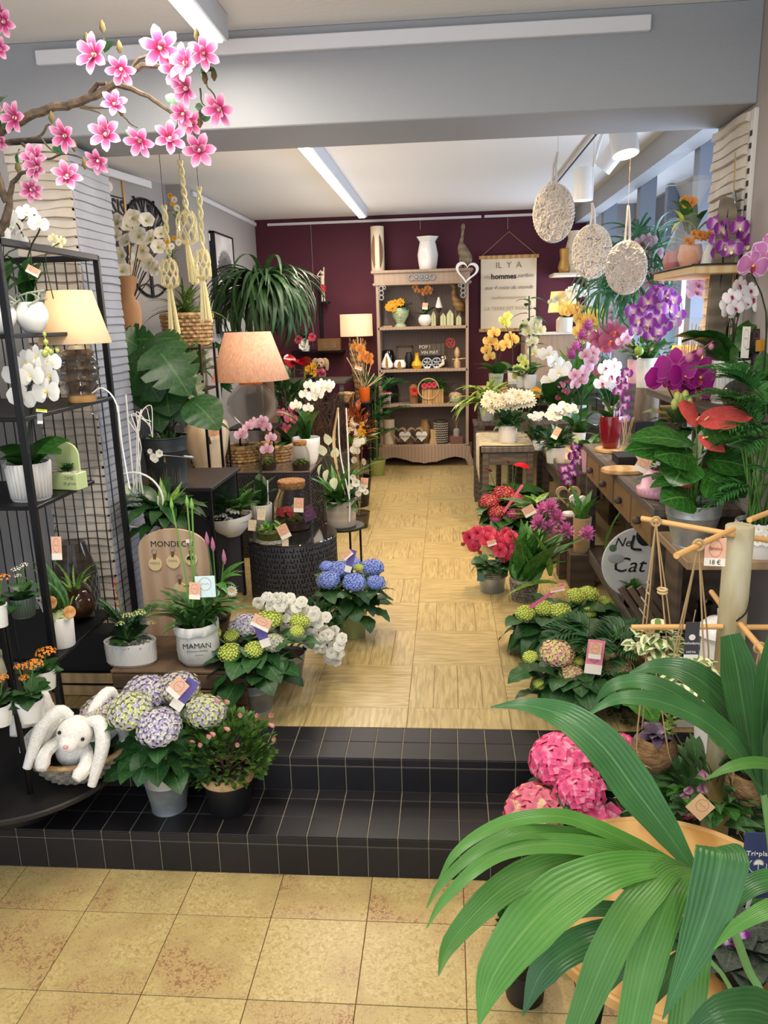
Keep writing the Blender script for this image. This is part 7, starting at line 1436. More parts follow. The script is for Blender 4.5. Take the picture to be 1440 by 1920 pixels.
mums('little yellow daffodils between the white chrysanthemums and the tray', 1000, 790, 6.1, 1.02, 20, 20, [(1004, 738, 6), (935, 758, 6)], MUMY, .045, BLACKP, 3)
t = T('spider_plant', 'yellow-green spider plant spilling from a white pot left of the runner table', 'spider plant', on(914, 797, 6.5, .95)); k = t.k; z = pot(t, 'taper', 15*k, 11*k, 26*k, WHITEM)
SPL = leafm('leaf_spider', '#a6c058', '#7c9c38', '#e9eab0', 0)
for i in range(75): a = U(0, 6.28); leaf(t, 'blade', (0, 0, z), pol(a, U(.3, 1.35)), U(.25, .42), SPL, .5)
s = T('plant_stool', 'low wooden stool under the spider plant', 'stool', (t.loc.x, t.loc.y, ZU)); s.p('seat', bb((-.12, -.12, .95-ZU-.03), (.12, .12, .95-ZU), .003), GREYWOOD, smooth=False)
for x in (-.11, .08):
    for y in (-.11, .08): s.p('leg', bb((x, y, 0), (x+.03, y+.03, .95-ZU-.03), .002), GREYWOODY, smooth=False)
# on the console
def cz(px, py, Y): return on(px, py, Y, CON)
t = T('wood_slice', 'round wood slice coaster under the red pot on the console', 'coaster', cz(1150, 852, 4.2)); t.p('slice', lathe([(.095, 0), (.1, .004), (.098, .016), (.09, .018)], 24, True, True), OAK); lz = CON+.019
t = orc('violet dendrobium cascading from a glossy red pot on the wood slice', 1143, 848, 4.2, lz, 'egg', 42, 60, REDP, [[(1175, 700), (1165, 712), (1172, 725), (1160, 735), (1175, 748), (1168, 762), (1158, 775), (1172, 785), (1162, 798), (1152, 806)]], ODEN, .032, 5, .15, rb=.6)
t.p('white_sticks', join([tube([t.L(1160, 850, -.03), t.L(1162, 765, -.03)], .003, 4), tube([t.L(1150, 800, -.05), t.L(1152, 770, -.05)], .003, 4)]), WHITE)
t = T('reed_vase', 'small glass vase with pale reeds beside the red pot', 'vase', cz(1172, 850, 4.05)); t.p('glass', lathe([(.03, 0), (.033, .01), (.033, .12)], 18), GLASSG); t.p('reeds', join([tube([(U(-.02, .02), U(-.02, .02), .01), (U(-.04, .04), U(-.02, .02), .2)], .002, 3) for _ in range(9)]), PALEW)
t = T('black_box', 'flat black box on the console near the wood slices', 'box', cz(1180, 870, 3.85)); t.p('box', bb((-.07, -.08, 0), (.07, .08, .045), .003), BLACKP, smooth=False)
t = T('wood_slice', 'oval bark-edged wood slice nearest the drawers on the console', 'coaster', cz(1170, 873, 3.62)); t.p('slice', lathe([(.1, 0), (.105, .005), (.102, .018), (.09, .02)], 24, True, True).s(1, .8, 1), OAK)
t = T('white_heart', 'large white padded heart leaning behind the pink pot on the console', 'ornament', on(1213, 840, 3.5, CON+.03)); t.p('heart', prism(heart(32*t.k, 36), .035).t(0, 0, 22*t.k), WHITEM, Matrix.Rotation(.25, 4, 'Y'), ang=30)
t = T('pink_planter', 'pink ribbed low planter of mossy greens with a peach tag on the console', 'planter', cz(1242, 916, 3.12)); k = t.k
t.p('dish', ribbed.__call__ and lathe([(.07, 0), (.095, .004), (.1, .035), (.085, .04), (.075, .09), (.05, .11)], 96, fr=lambda a, v: 1+.012*math.cos(a*32)*(v < .6)), mat('pink_glaze', '#d69fb2', .35), ang=80)
foliage(t, 'small', 90, (0, .0, .13), (.07, .06, .04), .03, L_MID); ptag(t, 1206, 870, -.08, 24, 30, .5)
t = T('gnome', 'small cloth gnome with a cream hat and checked pink body behind the anthurium', 'figurine', cz(1302, 905, 3.2)); k = t.k
t.p('body', lathe([(22*k, 0), (24*k, 8*k), (18*k, 50*k), (12*k, 62*k)], 16), mat('pink_check', '#d07c86', .8, col2='#e9d9cf', ns=60)); t.p('hat', lathe([(15*k, 55*k), (11*k, 75*k), (3*k, 100*k), (.5*k, 108*k)], 16), CREAM); t.p('skirt', lathe([(25*k, 0), (24*k, 24*k), (20*k, 30*k)], 16), SAGE)
t = T('riser_box', 'dark riser on the console under the bleached wood block', 'box', cz(1210, 812, 4.38)); t.p('box', bb((-.07, -.07, 0), (.07, .07, .14), .003), BLACKP, smooth=False)
t = T('wood_block', 'bleached round wood block carrying the tall white orchid pot', 'pedestal', on(1211, 800, 4.38, CON+.14)); k = t.k; hb = W(1211, 726, 4.38).z-CON-.14; t.p('block', lathe([(23*k, 0), (24*k, .01), (22*k, hb-.005), (21.5*k, hb)], 20, True, True, fr=lambda a, v: 1+.03*math.sin(a*4)), wave('bleached_wood', '#6e6356', '#857868', 8, 3, .8, dir='X')); ZBL = CON+.14+hb
t = orc('many-flowered purple and white orchid in a tall white pot on the wood block', 1211, 726, 4.38, ZBL, 'plain', 37, 54, WHITE, [[(1190, 620), (1198, 600, -.04), (1185, 585), (1205, 578, .02), (1215, 565), (1228, 555)], [(1222, 632, -.03), (1235, 622, -.05), (1215, 605, -.05), (1230, 598, -.04), (1245, 610), (1218, 590)], [(1262, 605), (1270, 590), (1255, 580, -.02), (1240, 575), (1262, 562), (1248, 552), (1235, 545)]], OPUR, .05, 5, .2, rb=.97)
foliage(t, 'small', 150, (0, 0, .2), (.12, .1, .06), .03, L_MID); t.p('apple', ball(.026, 0, 12, 8).t(*t.L(1198, 658, -.09)), mat('green_apple', '#87a83a', .3))
orc('pale orchid in a pink pot behind the tall white pot', 1190, 724, 4.65, ZBL, 'plain', 30, 44, PINKP, [[(1175, 630), (1165, 640), (1180, 645)]], OPLP, .04, 4, .18)
s = T('riser_box', 'wooden riser behind the bleached block under the pink pot', 'box', (W(1190, 724, 4.65).x, 4.65, .874)); s.p('box', bb((-.07, -.07, 0), (.07, .07, ZBL-.875), .003), GREYWOODY, smooth=False)
t = orc('velvety magenta orchid with pale-edged petals above the anthurium', 1272, 900, 3.0, CON, 'plain', 34, 40, BLACKP, [[(1247, 708), (1258, 695, -.02), (1268, 688, -.04)], [(1282, 706, -.05), (1300, 690, .02), (1312, 706, -.03), (1305, 725, .0)]], OMAG, .075, 5, .2, buds=BUDP)
leaves(t, 'ov', 10, .03, .3, .12, L_DK, (-.2, .8)); t.p('green_buds', join([ball(.014, 0, 8, 5, 1.6).t(*t.L(x, y, -.06)) for x, y in ((1265, 758), (1275, 748), (1285, 742), (1292, 755), (1270, 745))]), GRB)
def b6(t): t.p('body', lathe([(.04, 0), (.04, .08)], 16), PALEW)
table_lamp('glowing gold lampshade behind the white ribbed pot on the raised shelf', 'table_lamp', on(1285, 735, 3.48, ZRS), (.085, .065, .17, .02), b6, 7, '#ffc26a', sm=shadem('shade_gold2', '#e2b45c', .5))
t = T('wrapped_plants', 'clear film wrapped bundle of dried stems beside the brown basket', 'bouquet', on(1305, 700, 3.3, ZRS)); t.o.scale = (.85,)*3; t.o.location.x = .985; t.p('stems', join([tube([(U(-.02, .02), U(-.02, .02), 0), (U(-.06, .06), U(-.05, .05), U(.2, .34))], .0025, 3) for _ in range(26)]), PALEW); t.p('film', lathe([(.03, 0), (.08, .2), (.07, .3), (.1, .36)], 12, fr=lambda a, v: 1+.15*math.sin(a*5+v*9)), FILM)
t = orc('white orchid with crimson lips in a white ribbed pot on the raised shelf', 1366, 732, 2.98, ZRS, 'ribbed', 66, 78, WHITEM, [[(1365, 585), (1362, 572), (1378, 578, -.03), (1390, 570), (1372, 556), (1385, 535)], [(1398, 568), (1412, 560), (1408, 545), (1425, 575), (1432, 556)]], OWR, .034, 8, .22, lw=1.5)
ptag(t, 1398, 642, -.06, 14, 56, .05, mat('tag_pale', '#d6d2cb'), strip=0); c = ptag(t, 1418, 640, -.06, 14, 44, 0, BLACKP, strip=0); ob('gold_block', box((-.48, -.9, -.45), (.48, -.6, .0)), mat('tag_gold', '#b07c1c', .5), c)
leaf(t, 'strap', t.L(1345, 655, -.03), (-1, -.2, .35), .2, L_OR, .3); leaf(t, 'strap', t.L(1350, 655, -.03), (-.9, -.3, .05), .17, L_OR, .26); leaf(t, 'strap', t.L(1375, 650, -.04), (-.1, -.3, -1), .08, L_OR, .1)
orc('purple and cream orchid on dark stems, top right against the pier', 1362, 640, 3.1, ZRS+.02, 'plain', 24, 24, BLACKP, [[(1350, 475), (1358, 462, -.02), (1345, 450), (1352, 432, -.02), (1345, 420)], [(1372, 468, -.03), (1382, 455), (1372, 440, .02), (1385, 425, -.02), (1378, 418, .02)], [(1400, 462), (1410, 450), (1398, 440), (1405, 458)]], OPUR, .038, 0)
orc('pale pink orchid with white-edged petals at the right edge', 1420, 760, 2.8, ZRS, 'plain', 40, 50, GREENPOT, [[(1410, 498, -.03), (1432, 485), (1445, 470)]], OPNK, .06, 3, .2, el=(.8, 1.3), buds=GRB)
t = T('glass_ball', 'clear glass globe with a wire net in front of the ribbed pot', 'glass ball', on(1385, 735, 2.7, ZRS)); k = t.k; t.p('globe', ball(30*k, 30*k, 20, 12), SMOKE); 
# wrapped gift on the wall shelf
t = T('gift_basket', 'cellophane-wrapped gift of peach pots and an orchid on the pale wall shelf', 'gift', (.965, 3.34, 1.952)); k = t.k; t.o.scale = (.8,)*3
t.p('peach_pot', lathe([(.04, 0), (.06, .05), (.05, .11), (.045, .11)], 24).t(-.01, -.06, 0), mat('peach_ceramic', '#d69a7c', .5)); t.p('rose_pot', lathe([(.04, 0), (.055, .04), (.04, .09)], 24).t(-.05, .08, 0), mat('rose_ceramic', '#b8686a', .5)); t.p('white_jar', lathe([(.04, 0), (.035, .06), (.02, .1)], 20).t(.06, -.14, 0), WHITEM)
leaves(t, 'strap', 6, .02, .16, .18, L_OR, (.7, 1.4)); 
for px, py in ((1290, 352), (1298, 345), (1284, 343)): ob('blossom', OORG, None, t.o, mw=face(t.L(px, py, -.05), FACE, .03))
for i in range(12): ob('blossom', OORG, None, t.o, mw=face((U(-.05, .07), -.12, .13+U(-.02, .03)), FACE, .02))
t.p('film', lathe([(.06, 0), (.11, .03), (.12, .1), (.07, .2), (.035, .27), (.05, .33), (.09, .42)], 14, fr=lambda a, v: 1+.12*math.sin(a*5+v*7)+.06*math.sin(a*9)), FILM, ang=20); t.p('bow', scatter(LG['lance'][0], [aim((-.06, -.07, .22), (math.cos(a), -.3, math.sin(a)), 0, .09) for a in (2.4, 3.1, 3.9, .4, -.6)]), mat('lime_ribbon', '#c9cf6a', .5))
pq = W(1338, 700, 3.06); t = T('driftwood_plank', 'tall split driftwood plank leaning on the raised shelf against the right pier', 'driftwood', (pq.x, 3.10, ZRS)); k = t.k
t.p('plank', prism([(x*k, z*k) for x, z in ((-14, 0), (14, 0), (20, 120), (26, 240), (24, 330), (16, 352), (-2, 356), (-8, 300), (-12, 160))], .03), wave('driftwood_pale', '#6f6455', '#8a7c69', 6, 4, .8, dir='Z'), smooth=False); t.p('split', prism([(4*k, 200*k), (7*k, 230*k), (8*k, 335*k), (4*k, 300*k)], .034), INK)
t = T('oval_mirror', 'narrow oval mirror hanging by a cord on the right slatted pier', 'mirror', (1.065, 3.17, 2.1)); t.p('glass', ball(.12, 0, 20, 8).s(.06, .35, 1), mat('mirror', '#8a9a90', .05, 1)); t.p('cord', tube([(0, 0, .1), (0, .02, .25)], .003, 4), TWINE)
# lower shelf things of console
t = T('cat_sign', 'white round enamel sign with black cat and the word Cat on the console lower shelf', 'sign', on(1195, 1070, 3.45, ZLS), None); t.o.location = (.88, 3.50, ZLS); t.o.scale = (.85,)*3
t.p('disc', lathe([(.001, -.006), (.2, -.006), (.205, 0), (.2, .006), (.001, .006)], 40).r('X', PI/2).t(0, 0, .22), mat('enamel_white', '#cfcdc9', .4, col2='#bdbab5', ns=6)); put(t, 'Cat -', .12, INK, (-.03, -.008, .21), shear=.3); put(t, 'Ne', .07, INK, (-.1, -.008, .34), shear=.3); t.p('cat_shape', join([ball(.05, 0, 12, 8, 1.2).s(1, .1, 1).t(.02, -.008, .38), tube(spl([(-.04, -.01, .38), (-.05, -.01, .31), (.0, -.01, .3)], 3), .007, 5)]), INK); t.p('paw', ball(.035, 0, 10, 6).s(1.3, .1, .8).t(-.13, -.008, .25), GREYW); t.p('eye', ball(.02, 0, 10, 6).s(1, .1, 1).t(-.15, -.009, .31), mat('eye_green', '#4e6a4a', .4))
t = T('milk_vase', 'tall white milk-churn vase with grey floral print on the console lower shelf', 'vase', on(1195, 1150, 3.12, ZLS)); t.o.location.x = .86; k = t.k; rev(t, [(26, 0), (29, 4), (30, 60), (26, 78), (18, 84), (17, 96), (20, 100), (18, 100)], mat('floral_ceramic', '#d9d2c8', .4, col2='#7f7f78', ns=38, nd=4, lo=.52, hi=.56), 28)
t = T('succulent_pot', 'patterned grey bowl of green succulents on the console lower shelf', 'potted plant', on(1158, 1065, 3.78, ZLS)); t.o.location.x = .87; z = pot(t, 'round', .065, .05, .08, mat('pattern_grey', '#9a9080', .6, col2='#5e564c', ns=60)); leaves(t, 'spear', 22, .02, z, .09, L_LT, (.3, 1.4), w=1.2)
t = T('succulent_pot', 'dark ribbed glass with a small succulent on the console lower shelf', 'potted plant', on(1165, 1108, 3.45, ZLS)); t.o.location.x = .84; z = ribbed(t, .035, .035, .09, mat('brown_glass', '#3a2018', .15), 14); leaves(t, 'spear', 16, .01, z, .06, L_MID, (.3, 1.4), w=1.2)
t = T('wine_bottle', 'large black glass demijohn bottle inside the dark display table', 'bottle', on(1298, 1190, 2.72, ZU+.18)); t.o.location.x = .92; rev(t, [(34, 0), (38, 6), (38, 55), (30, 82), (13, 105), (11, 150), (14, 155)], mat('black_glass_bottle', '#0b0608', .08, coat=.5), 28)
t = T('wooden_board', 'brown wooden bottle-shaped board inside the dark display table', 'board', on(1262, 1200, 2.76, ZU+.18)); t.o.location.x = .845; t.p('board', prism([(-.03, 0), (.03, 0), (.03, .16), (.012, .22), (.012, .3), (-.012, .3), (-.012, .22), (-.03, .16)], .02), GREYWOODY, smooth=False)
t = T('white_lidded_pot', 'white pot with a domed knob lid under the display table', 'pot', (.90, 2.5, ZU)); k = t.k; hh = W(1325, 1187, 2.5).z-ZU; t.p('pot', lathe([(.05, 0), (.06, hh*.4), (.055, hh)], 24), WHITEM); t.p('lid', lathe([(.075, hh), (.07, hh+.02), (.04, hh+.05), (.01, hh+.06), (.012, hh+.085), (.001, hh+.09)], 28), WHITE)
# ---------------------------------------------------------------- floor plants on the right
t = T('begonia', 'crimson-pink begonia in a zinc pot with a wicker band on the travertine floor', 'begonia', on(923, 1108, 4.2, ZU)); k = t.k
z = pot(t, 'taper', 27*k, 22*k, 52*k, ZINC); t.p('wicker_band', join([torus(27*k, .006, 26, 5).t(0, 0, (32+4*i)*k) for i in range(5)]), GREY_WICK); ptag(t, 902, 1082, -.1, 14, 16, .1, mat('tag_teal', '#3a6a60'), strip=0)
leaves(t, 'heart', 30, .05, z+.02, .085, L_DK, (-.3, .6), w=1.2, zz=.03)
for px, py in ((885, 1010), (895, 1000), (905, 1000), (888, 1022), (912, 1012), (925, 1004), (932, 1012), (940, 1022), (950, 1000), (958, 1008), (945, 1010), (938, 1032), (952, 1028), (948, 1042), (962, 1032), (970, 1028), (978, 1035), (985, 1042), (990, 1050), (985, 1058), (968, 1045), (930, 1020), (915, 1000), (955, 1018), (880, 1008)): ob('blossom', ROSE, None, t.o, mw=face(t.L(px, py, U(-.12, -.02)), (U(-.4, .4), -1, U(.1, .8)), U(.04, .052)))
t.p('buds', join([ball(.012, 0, 6, 4).t(*t.L(x, y, -.1)) for x, y in ((872, 1008), (868, 1020), (895, 1030), (900, 1036), (940, 1045), (945, 1052), (965, 1060), (870, 1000))]), mat('bud_rust', '#8e2c20', .5)); ptag(t, 922, 1018, -.16, 16, 10, -.3)
t = T('curcuma', 'tall pink curcuma with broad leaves in a wicker and zinc basket', 'curcuma', on(982, 1128, 4.05, ZU)); k = t.k; z = woven(t, 24*k, 17*k, 40*k, GREY_WICK, 7, 20); 
for px, py in ((1018, 950), (1032, 945), (1045, 965), (1030, 985), (1062, 990), (1100, 995), (1010, 975)): p = t.L(px, py, U(-.05, .05)); ob('blossom', CURC, None, t.o, mw=face(p-Vector((0, 0, .02)), (U(-.3, .3), -.4, 1), .058)); t.p('stem', tube([(0, 0, z), p], .004, 5), STEM)
for i in range(26): leaf(t, 'spear', (U(-.03, .03), U(-.03, .03), z), (U(-.3, 1.3), U(-.6, .7), U(.9, 1.8)), U(.28, .42), L_MID, .38)
for px, py, d in ((985, 1075, (-1, -.3, .15)), (970, 1060, (-.4, -.3, 1)), (1075, 1010, (.4, -.2, 1))): leaf(t, 'spear', t.L(px+60, py+20, -.05), d, .3, L_LT, .2)
ptag(t, 992, 958, -.05, 22, 18, -.5)
t = T('hydrangea', 'crimson and mauve hydrangea beside the leg of the runner table', 'hydrangea', on(950, 1012, 5.0, ZU)); z = pot(t, 'taper', .075, .06, .12, BLACKP)
hydrangea(t, z, [(918, 935, 0, 20, HRED), (945, 920, .05, 22, HRED), (932, 955, -.06, 18, HRED), (965, 930, 0, 16, HRED), (930, 968, -.08, 13, HMAG), (965, 958, -.08, 17, HMAG), (972, 935, -.03, 14, HMAG)], 24, .15, .2, zr=(.05, .25)); ptag(t, 962, 935, -.1, 5, 60, .6, mat('tag_pink', '#d6608a'), strip=0)
t = T('anthurium', 'red anthurium with dark leaves under the runner table', 'anthurium', on(955, 985, 5.25, ZU)); z = pot(t, 'taper', .07, .05, .12, BLACKP); leaves(t, 'heart', 14, .05, .32, .2, L_DK, (-.2, .5), w=1)
for px, py, d in ((952, 868, (-1, -.2, .4)), (968, 872, (1, -.3, -.2)), (918, 884, (-.6, -.3, .2))): p = t.L(px, py, -.05); ob('spathe', SPR, None, t.o, mw=aim(p, d, .2, .1, .09)); t.p('stem', tube([(0, 0, z), p], .003, 4), STEM)
t = T('peace_lily', 'glossy peace lily with white-streaked leaves between the tray table and curcuma', 'peace lily', on(1005, 990, 4.75, ZU)); z = pot(t, 'taper', .07, .05, .12, BLACKP)
for i in range(34): leaf(t, 'spear', (0, 0, .3+U(-.06, .06)), pol(i*2.4, U(-.1, .8)), U(.16, .26), leafm('leaf_lily', '#4a7d3c', '#24501f', '#dfe8cf', 7, .25) if i % 3 else L_LT, .2)
t = T('heart_ornament', 'tall wooden open heart holding a white fabric heart reading MAMAN', 'ornament', W(1068, 965, 4.45)); k = t.k; t.p('heart_frame', ring(heart(24*k, 36), heart(24*k, 36, .25), .02).t(-4*k, 0, 34*k), mat('pale_heart_wood', '#a58a6a', .6), ang=25); t.p('fabric_heart', prism(heart(18*k, 30), .03).t(9*k, -.03, 26*k), WHITEM, Matrix.Rotation(.15, 4, 'Y'), ang=25); put(t, 'MAMAN', .035, INK, (9*k, -.05, 26*k)); t.p('base', lathe([(14*k, 0), (14*k, 4*k)], 20, True, True), WHITEM)
s = T('plant_stool', 'dark pedestal under the tall wooden heart', 'stool', (t.loc.x, t.loc.y, ZU)); s.p('body', bb((-.06, -.06, 0), (.06, .06, t.loc.z-ZU), .003), DW3, smooth=False)
t = orc('violet-flowered orchid trailing from a pink polka cup beside the console', 1100, 885, 4.55, W(1100, 885, 4.55).z, 'taper', 26, 44, PINKP, [[(1092, 842), (1080, 838), (1085, 850), (1074, 856), (1082, 866), (1070, 876), (1074, 888), (1062, 894), (1066, 904), (1058, 880)]], ODEN, .036, 5, .14, rb=.6)
leaves(t, 'ov', 8, .02, .14, .1, L_LT, (0, .9)); s = T('plant_stool', 'tall thin stand under the pink polka cup', 'stool', (t.loc.x, t.loc.y, ZU)); s.p('body', bb((-.05, -.05, 0), (.05, .05, t.loc.z-ZU), .003), DW3, smooth=False)
t = T('rush_pot', 'pale woven cylinder pot with a green leaf beside the console leg', 'potted plant', on(1092, 975, 4.3, ZU+.2)); rev(t, [(14, 0), (15, 4), (17, 66), (15, 66)], mat('rush', '#b89a72', .8, bump=.5, ns=60), 20); leaves(t, 'spear', 5, .02, .2, .2, L_MID, (.6, 1.3))
s = T('riser_box', 'low dark box under the pale woven cylinder pot', 'box', (t.loc.x, t.loc.y, ZU)); s.p('box', bb((-.07, -.07, 0), (.07, .07, .2), .003), DW3, smooth=False)
def fhyd(label, px, py, Y, z0, heads, lv, ll, R, zr, potw=.09):
    t = T('hydrangea', label, 'hydrangea', on(px, py, Y, z0)); z = pot(t, 'taper', potw, potw*.8, .13, BLACKP); hydrangea(t, z, heads, lv, ll, R, zr=zr); return t
t = fhyd('lime green hydrangea on the right of the aisle below the curcuma', 1045, 1215, 3.35, ZU, [(985, 1145, -.05, 20, HLIM), (1022, 1136, -.03, 20, HLIM), (1052, 1142, -.06, 22, HLIM), (1082, 1112, .05, 20, HLIM), (1105, 1108, .08, 20, HLIM), (1135, 1125, .1, 16, HLIM), (1105, 1145, 0, 14, HLIM)], 40, .17, .24, (.0, .3)); ptag(t, 1025, 1118, -.1, 6, 74, .95, mat('tag_pink', '#d6608a'), strip=0); ptag(t, 1045, 1105, -.1, 26, 8, -.2)
t = T('parlour_palm', 'dark feathery palm spreading behind the blush hydrangea', 'palm', on(1130, 1250, 3.0, ZU)); z = pot(t, 'taper', .08, .07, .12, BLACKP)
for i in range(26): a = U(0, 6.28); palm_frond(t, (math.cos(a)*.03, math.sin(a)*.03, z+U(0, .12)), (math.cos(a), math.sin(a), 1.), U(.15, .25), 13, .5, .09, L_PALM)
t = fhyd('blush pink and lime hydrangea on the upper floor edge, right side', 1085, 1330, 2.85, ZU, [(1045, 1216, 0, 33, HBLH), (994, 1228, -.04, 15, HLIM), (1088, 1212, .05, 13, HLIM), (1085, 1237, .0, 12, HLIM), (1072, 1258, -.05, 24, HBLH), (1158, 1243, .03, 32, HBLH), (1012, 1280, -.06, 13, HLIM)], 46, .13, .24, (.02, .22)); ptag(t, 1115, 1232, -.1, 30, 62, .12, mat('tag_rose', '#e78aa4')); ptag(t, 1116, 1220, -.11, 22, 30, .12)
for i in range(12): leaf(t, 'ov', (.15+U(-.05, .25), U(-.15, .1), .1), pol(U(0, 6.28), .3), .2, L_MID, .2)
t = fhyd('large hot pink hydrangea on the lower step, right side', 1085, 1600, 2.27, H1, [(1050, 1412, .02, 56, HPNK), (1088, 1468, -.08, 46, HPNK), (1005, 1512, -.1, 60, HPNK2), (1130, 1545, -.14, 68, HPNK), (1168, 1395, .06, 30, HPNK), (1060, 1560, -.1, 40, HPNK)], 30, .15, .18, (.02, .2), .1)
t = fhyd('smaller coral pink hydrangea behind the bamboo pole', 1290, 1560, 2.35, H1, [(1285, 1490, 0, 40, HPNK2), (1320, 1500, .05, 34, HPNK), (1215, 1545, .0, 26, HPNK)], 14, .12, .12, (.02, .14), .07)
t = T('hellebore', 'leafy hellebore with drooping dusky pink blooms and a kraft tag', 'hellebore', on(1310, 1640, 1.95, .0)); z = pot(t, 'taper', .08, .06, .14, BLACKP); t.o.location.z = H1*0; foliage(t, 'lance', 170, (0, 0, .34), (.16, .12, .16), .09, leafm('leaf_helle', '#527d4a', '#2c4f2a', '#86a878')); leaves(t, 'ov', 14, .05, .4, .1, L_MID, (0, .9))
for px, py in ((1292, 1535), (1312, 1530), (1325, 1562), (1300, 1560), (1285, 1545), (1312, 1505)): ob('blossom', HELL if 'HELL' in globals() else mesh(fl_star(5, .5, 1.2, .8, 1, 1), petm('petal_hellebore', [(0, '#8a4a6a'), (1, '#c89ab0')], .5), 'blossom', True, 0), None, t.o, mw=face(t.L(px, py, -.06), (U(-.4, .4), -.4, -1), .028))
ptag(t, 1308, 1578, -.16, 34, 34, .78, mat('kraft_pale', '#d9b88c'), strip=0)
s = T('plant_box', 'dark wooden box under the hellebore near the round table', 'box', (t.loc.x, t.loc.y+.02, 0)); s.p('box', bb((-.1, -.1, 0), (.1, .1, .1), .003), DW3, smooth=False); t.o.location.z = .101
t = T('azalea', 'red-budded azalea on the front floor, half hidden by palm leaves', 'azalea', on(985, 1790, 1.75, 0)); z = pot(t, 'taper', .06, .05, .1, BLACKP); foliage(t, 'small', 200, (.03, 0, .2), (.1, .09, .09), .035, L_DK, up=.5)
for px, py in ((988, 1672), (998, 1668), (1008, 1662), (1015, 1655), (1000, 1678)): ob('bud', AZB, None, t.o, mw=face(t.L(px, py, -.02), (U(-.4, .4), -.3, 1), .018))
# window garlands and outdoor grass
t = T('blossom_garland', 'hanging pink blossom garland in front of the window', 'garland', (1.72, 5.6, 2.05)); 
for px, py, Y in [(1215+U(-14, 14), 450+i*7, 5.4) for i in range(26)]+[(1180+U(-8, 8), 500+i*9, 5.9) for i in range(10)]+[(1150+U(-12, 14), 530+i*9, 6.6) for i in range(10)]+[(1310+U(-5, 5), 505+i*14, 4.2) for i in range(4)]: ob('blossom', OPLP, None, t.o, mw=face(t.L(px, py, Y-5.6), FACE, U(.05, .075)))
t.p('vine', join([tube([t.L(x, a, Y-5.6), t.L(x+6, b, Y-5.6)], .005, 4) for x, a, b, Y in ((1212, 440, 630, 5.4), (1180, 500, 590, 5.9), (1150, 530, 620, 6.6))]), STEM)
t = T('trailing_grass', 'long green artificial grass trailing in front of the window', 'grass garland', (1.7, 5.5, 1.9)); Ms = []
for i in range(420): px = random.choice((U(1120, 1175), U(1175, 1235), U(1190, 1230))); py = U(470, 560) if px < 1175 else U(440, 560); Ms.append(aim(t.L(px, py, U(-.3, .8)), (U(-.7, .7), U(-.3, .3), U(-.6, .5)), U(-1, 1), U(.2, .38), .25))
ob('blades', mesh(scatter(LG['blade'][1], Ms), leafm('leaf_artificial', '#4c8a5c', '#2c5c3c'), 'blades', True, 0), None, t.o, kind='stuff')
t = T('window_poster', 'floral blue and pink window picture behind the garlands', 'poster', (1.80, 6.6, 1.45)); t.p('sheet', bb((0, -.2, -.3), (.01, .5, .6), .001), mat('floral_sheet', '#8fc4d8', .6, col2='#d9a4c0', ns=9, lo=.5, hi=.6), smooth=False)
# moss, tray and hose bits behind the pole
t = T('egg_tray', 'white plastic tray with a yellow handle behind the bamboo pole', 'tray', on(1300, 1420, 2.75, ZU)); t.p('tray', bb((-.09, -.06, 0), (.09, .06, .03), .004), WHITEM, smooth=False); t.p('wells', join([lathe([(.018, .031), (.014, .02)], 12).t(x, 0, 0) for x in (-.05, 0, .05)]), GREYW); t.p('handle', tube(spl([(.05, -.06, .01), (.08, -.08, .06), (.05, -.07, .09)], 4), .005, 6), mat('yellow_plastic', '#d9c02a', .4))
t = T('moss_clump', 'dark clump of moss beside the white plastic tray', 'moss', on(1250, 1460, 2.42, ZU)); t.o.location.y = 2.75; foliage(t, 'small', 260, (0, 0, .03), (.14, .08, .04), .02, MOSS, 'moss_mass')
# ================================================================ zinc anthurium, daisy-pot palm
t = T('anthurium', 'coral anthurium with glossy leaves in a zinc bucket, in front of the console', 'anthurium', on(1296, 1015, 2.66, 1.0)); k = t.k
z = bucket(t, 102, 84, ZINC, 66)
AL = leafm('leaf_anthurium', '#376e28', '#24501e', '#7ba858', 5, .22)
ALM = mesh(leafg(p_ov(.42), 9, .15, -.45, .1, .03, .2), AL, 'leaf', True, 0); ALM2 = mesh(leafg(p_ov(.36), 9, .3, -.7, .14, .03, .18, 1), AL, 'leaf', True, 0)
COR = leafm('spathe_coral', '#ef6a62', '#e05450', None, 0, .25, tr=.1); SPC = mesh(leafg(p_ov(.42), 9, .1, -.2, .05, .05, .22), COR, 'spathe', True, 0)
for bx, by, tx, ty, w_, d in ((1328, 800, 1395, 805, .32, 0), (1335, 862, 1412, 875, .2, -.02), (1285, 830, 1192, 815, .12, -.04), (1280, 845, 1185, 838, .14, -.02), (1285, 855, 1235, 850, .32, -.06), (1290, 870, 1262, 905, .38, -.05), (1262, 850, 1300, 895, .3, -.07), (1330, 895, 1375, 930, .4, -.06), (1350, 885, 1398, 925, .35, .05), (1290, 935, 1245, 935, .34, -.08), (1300, 860, 1330, 820, .4, .05), (1270, 905, 1225, 908, .12, -.05)):
    b = t.L(bx, by, d); e = t.L(tx, ty, d-.05); dd = e-b; ln = dd.length*1.12; y = dd.normalized(); n = Vector((0, -.55, .9)).normalized(); x = y.cross(n).normalized(); zv = x.cross(y)
    M = Matrix((x, y, zv)).transposed().to_4x4()@Matrix.Rotation(U(-.3, .3), 4, 'Y')@Matrix.Diagonal((ln*(w_/.42)*2.2, ln, ln, 1)); M.translation = b; ob('leaf', random.choice((ALM, ALM2)), None, t.o, mw=M)
    t.p('leaf_stem', tube(spl([(U(-.02, .02), U(-.02, .02), z), (b+Vector((0, 0, z)))*.5, b], 3), .003, 5), STEM)
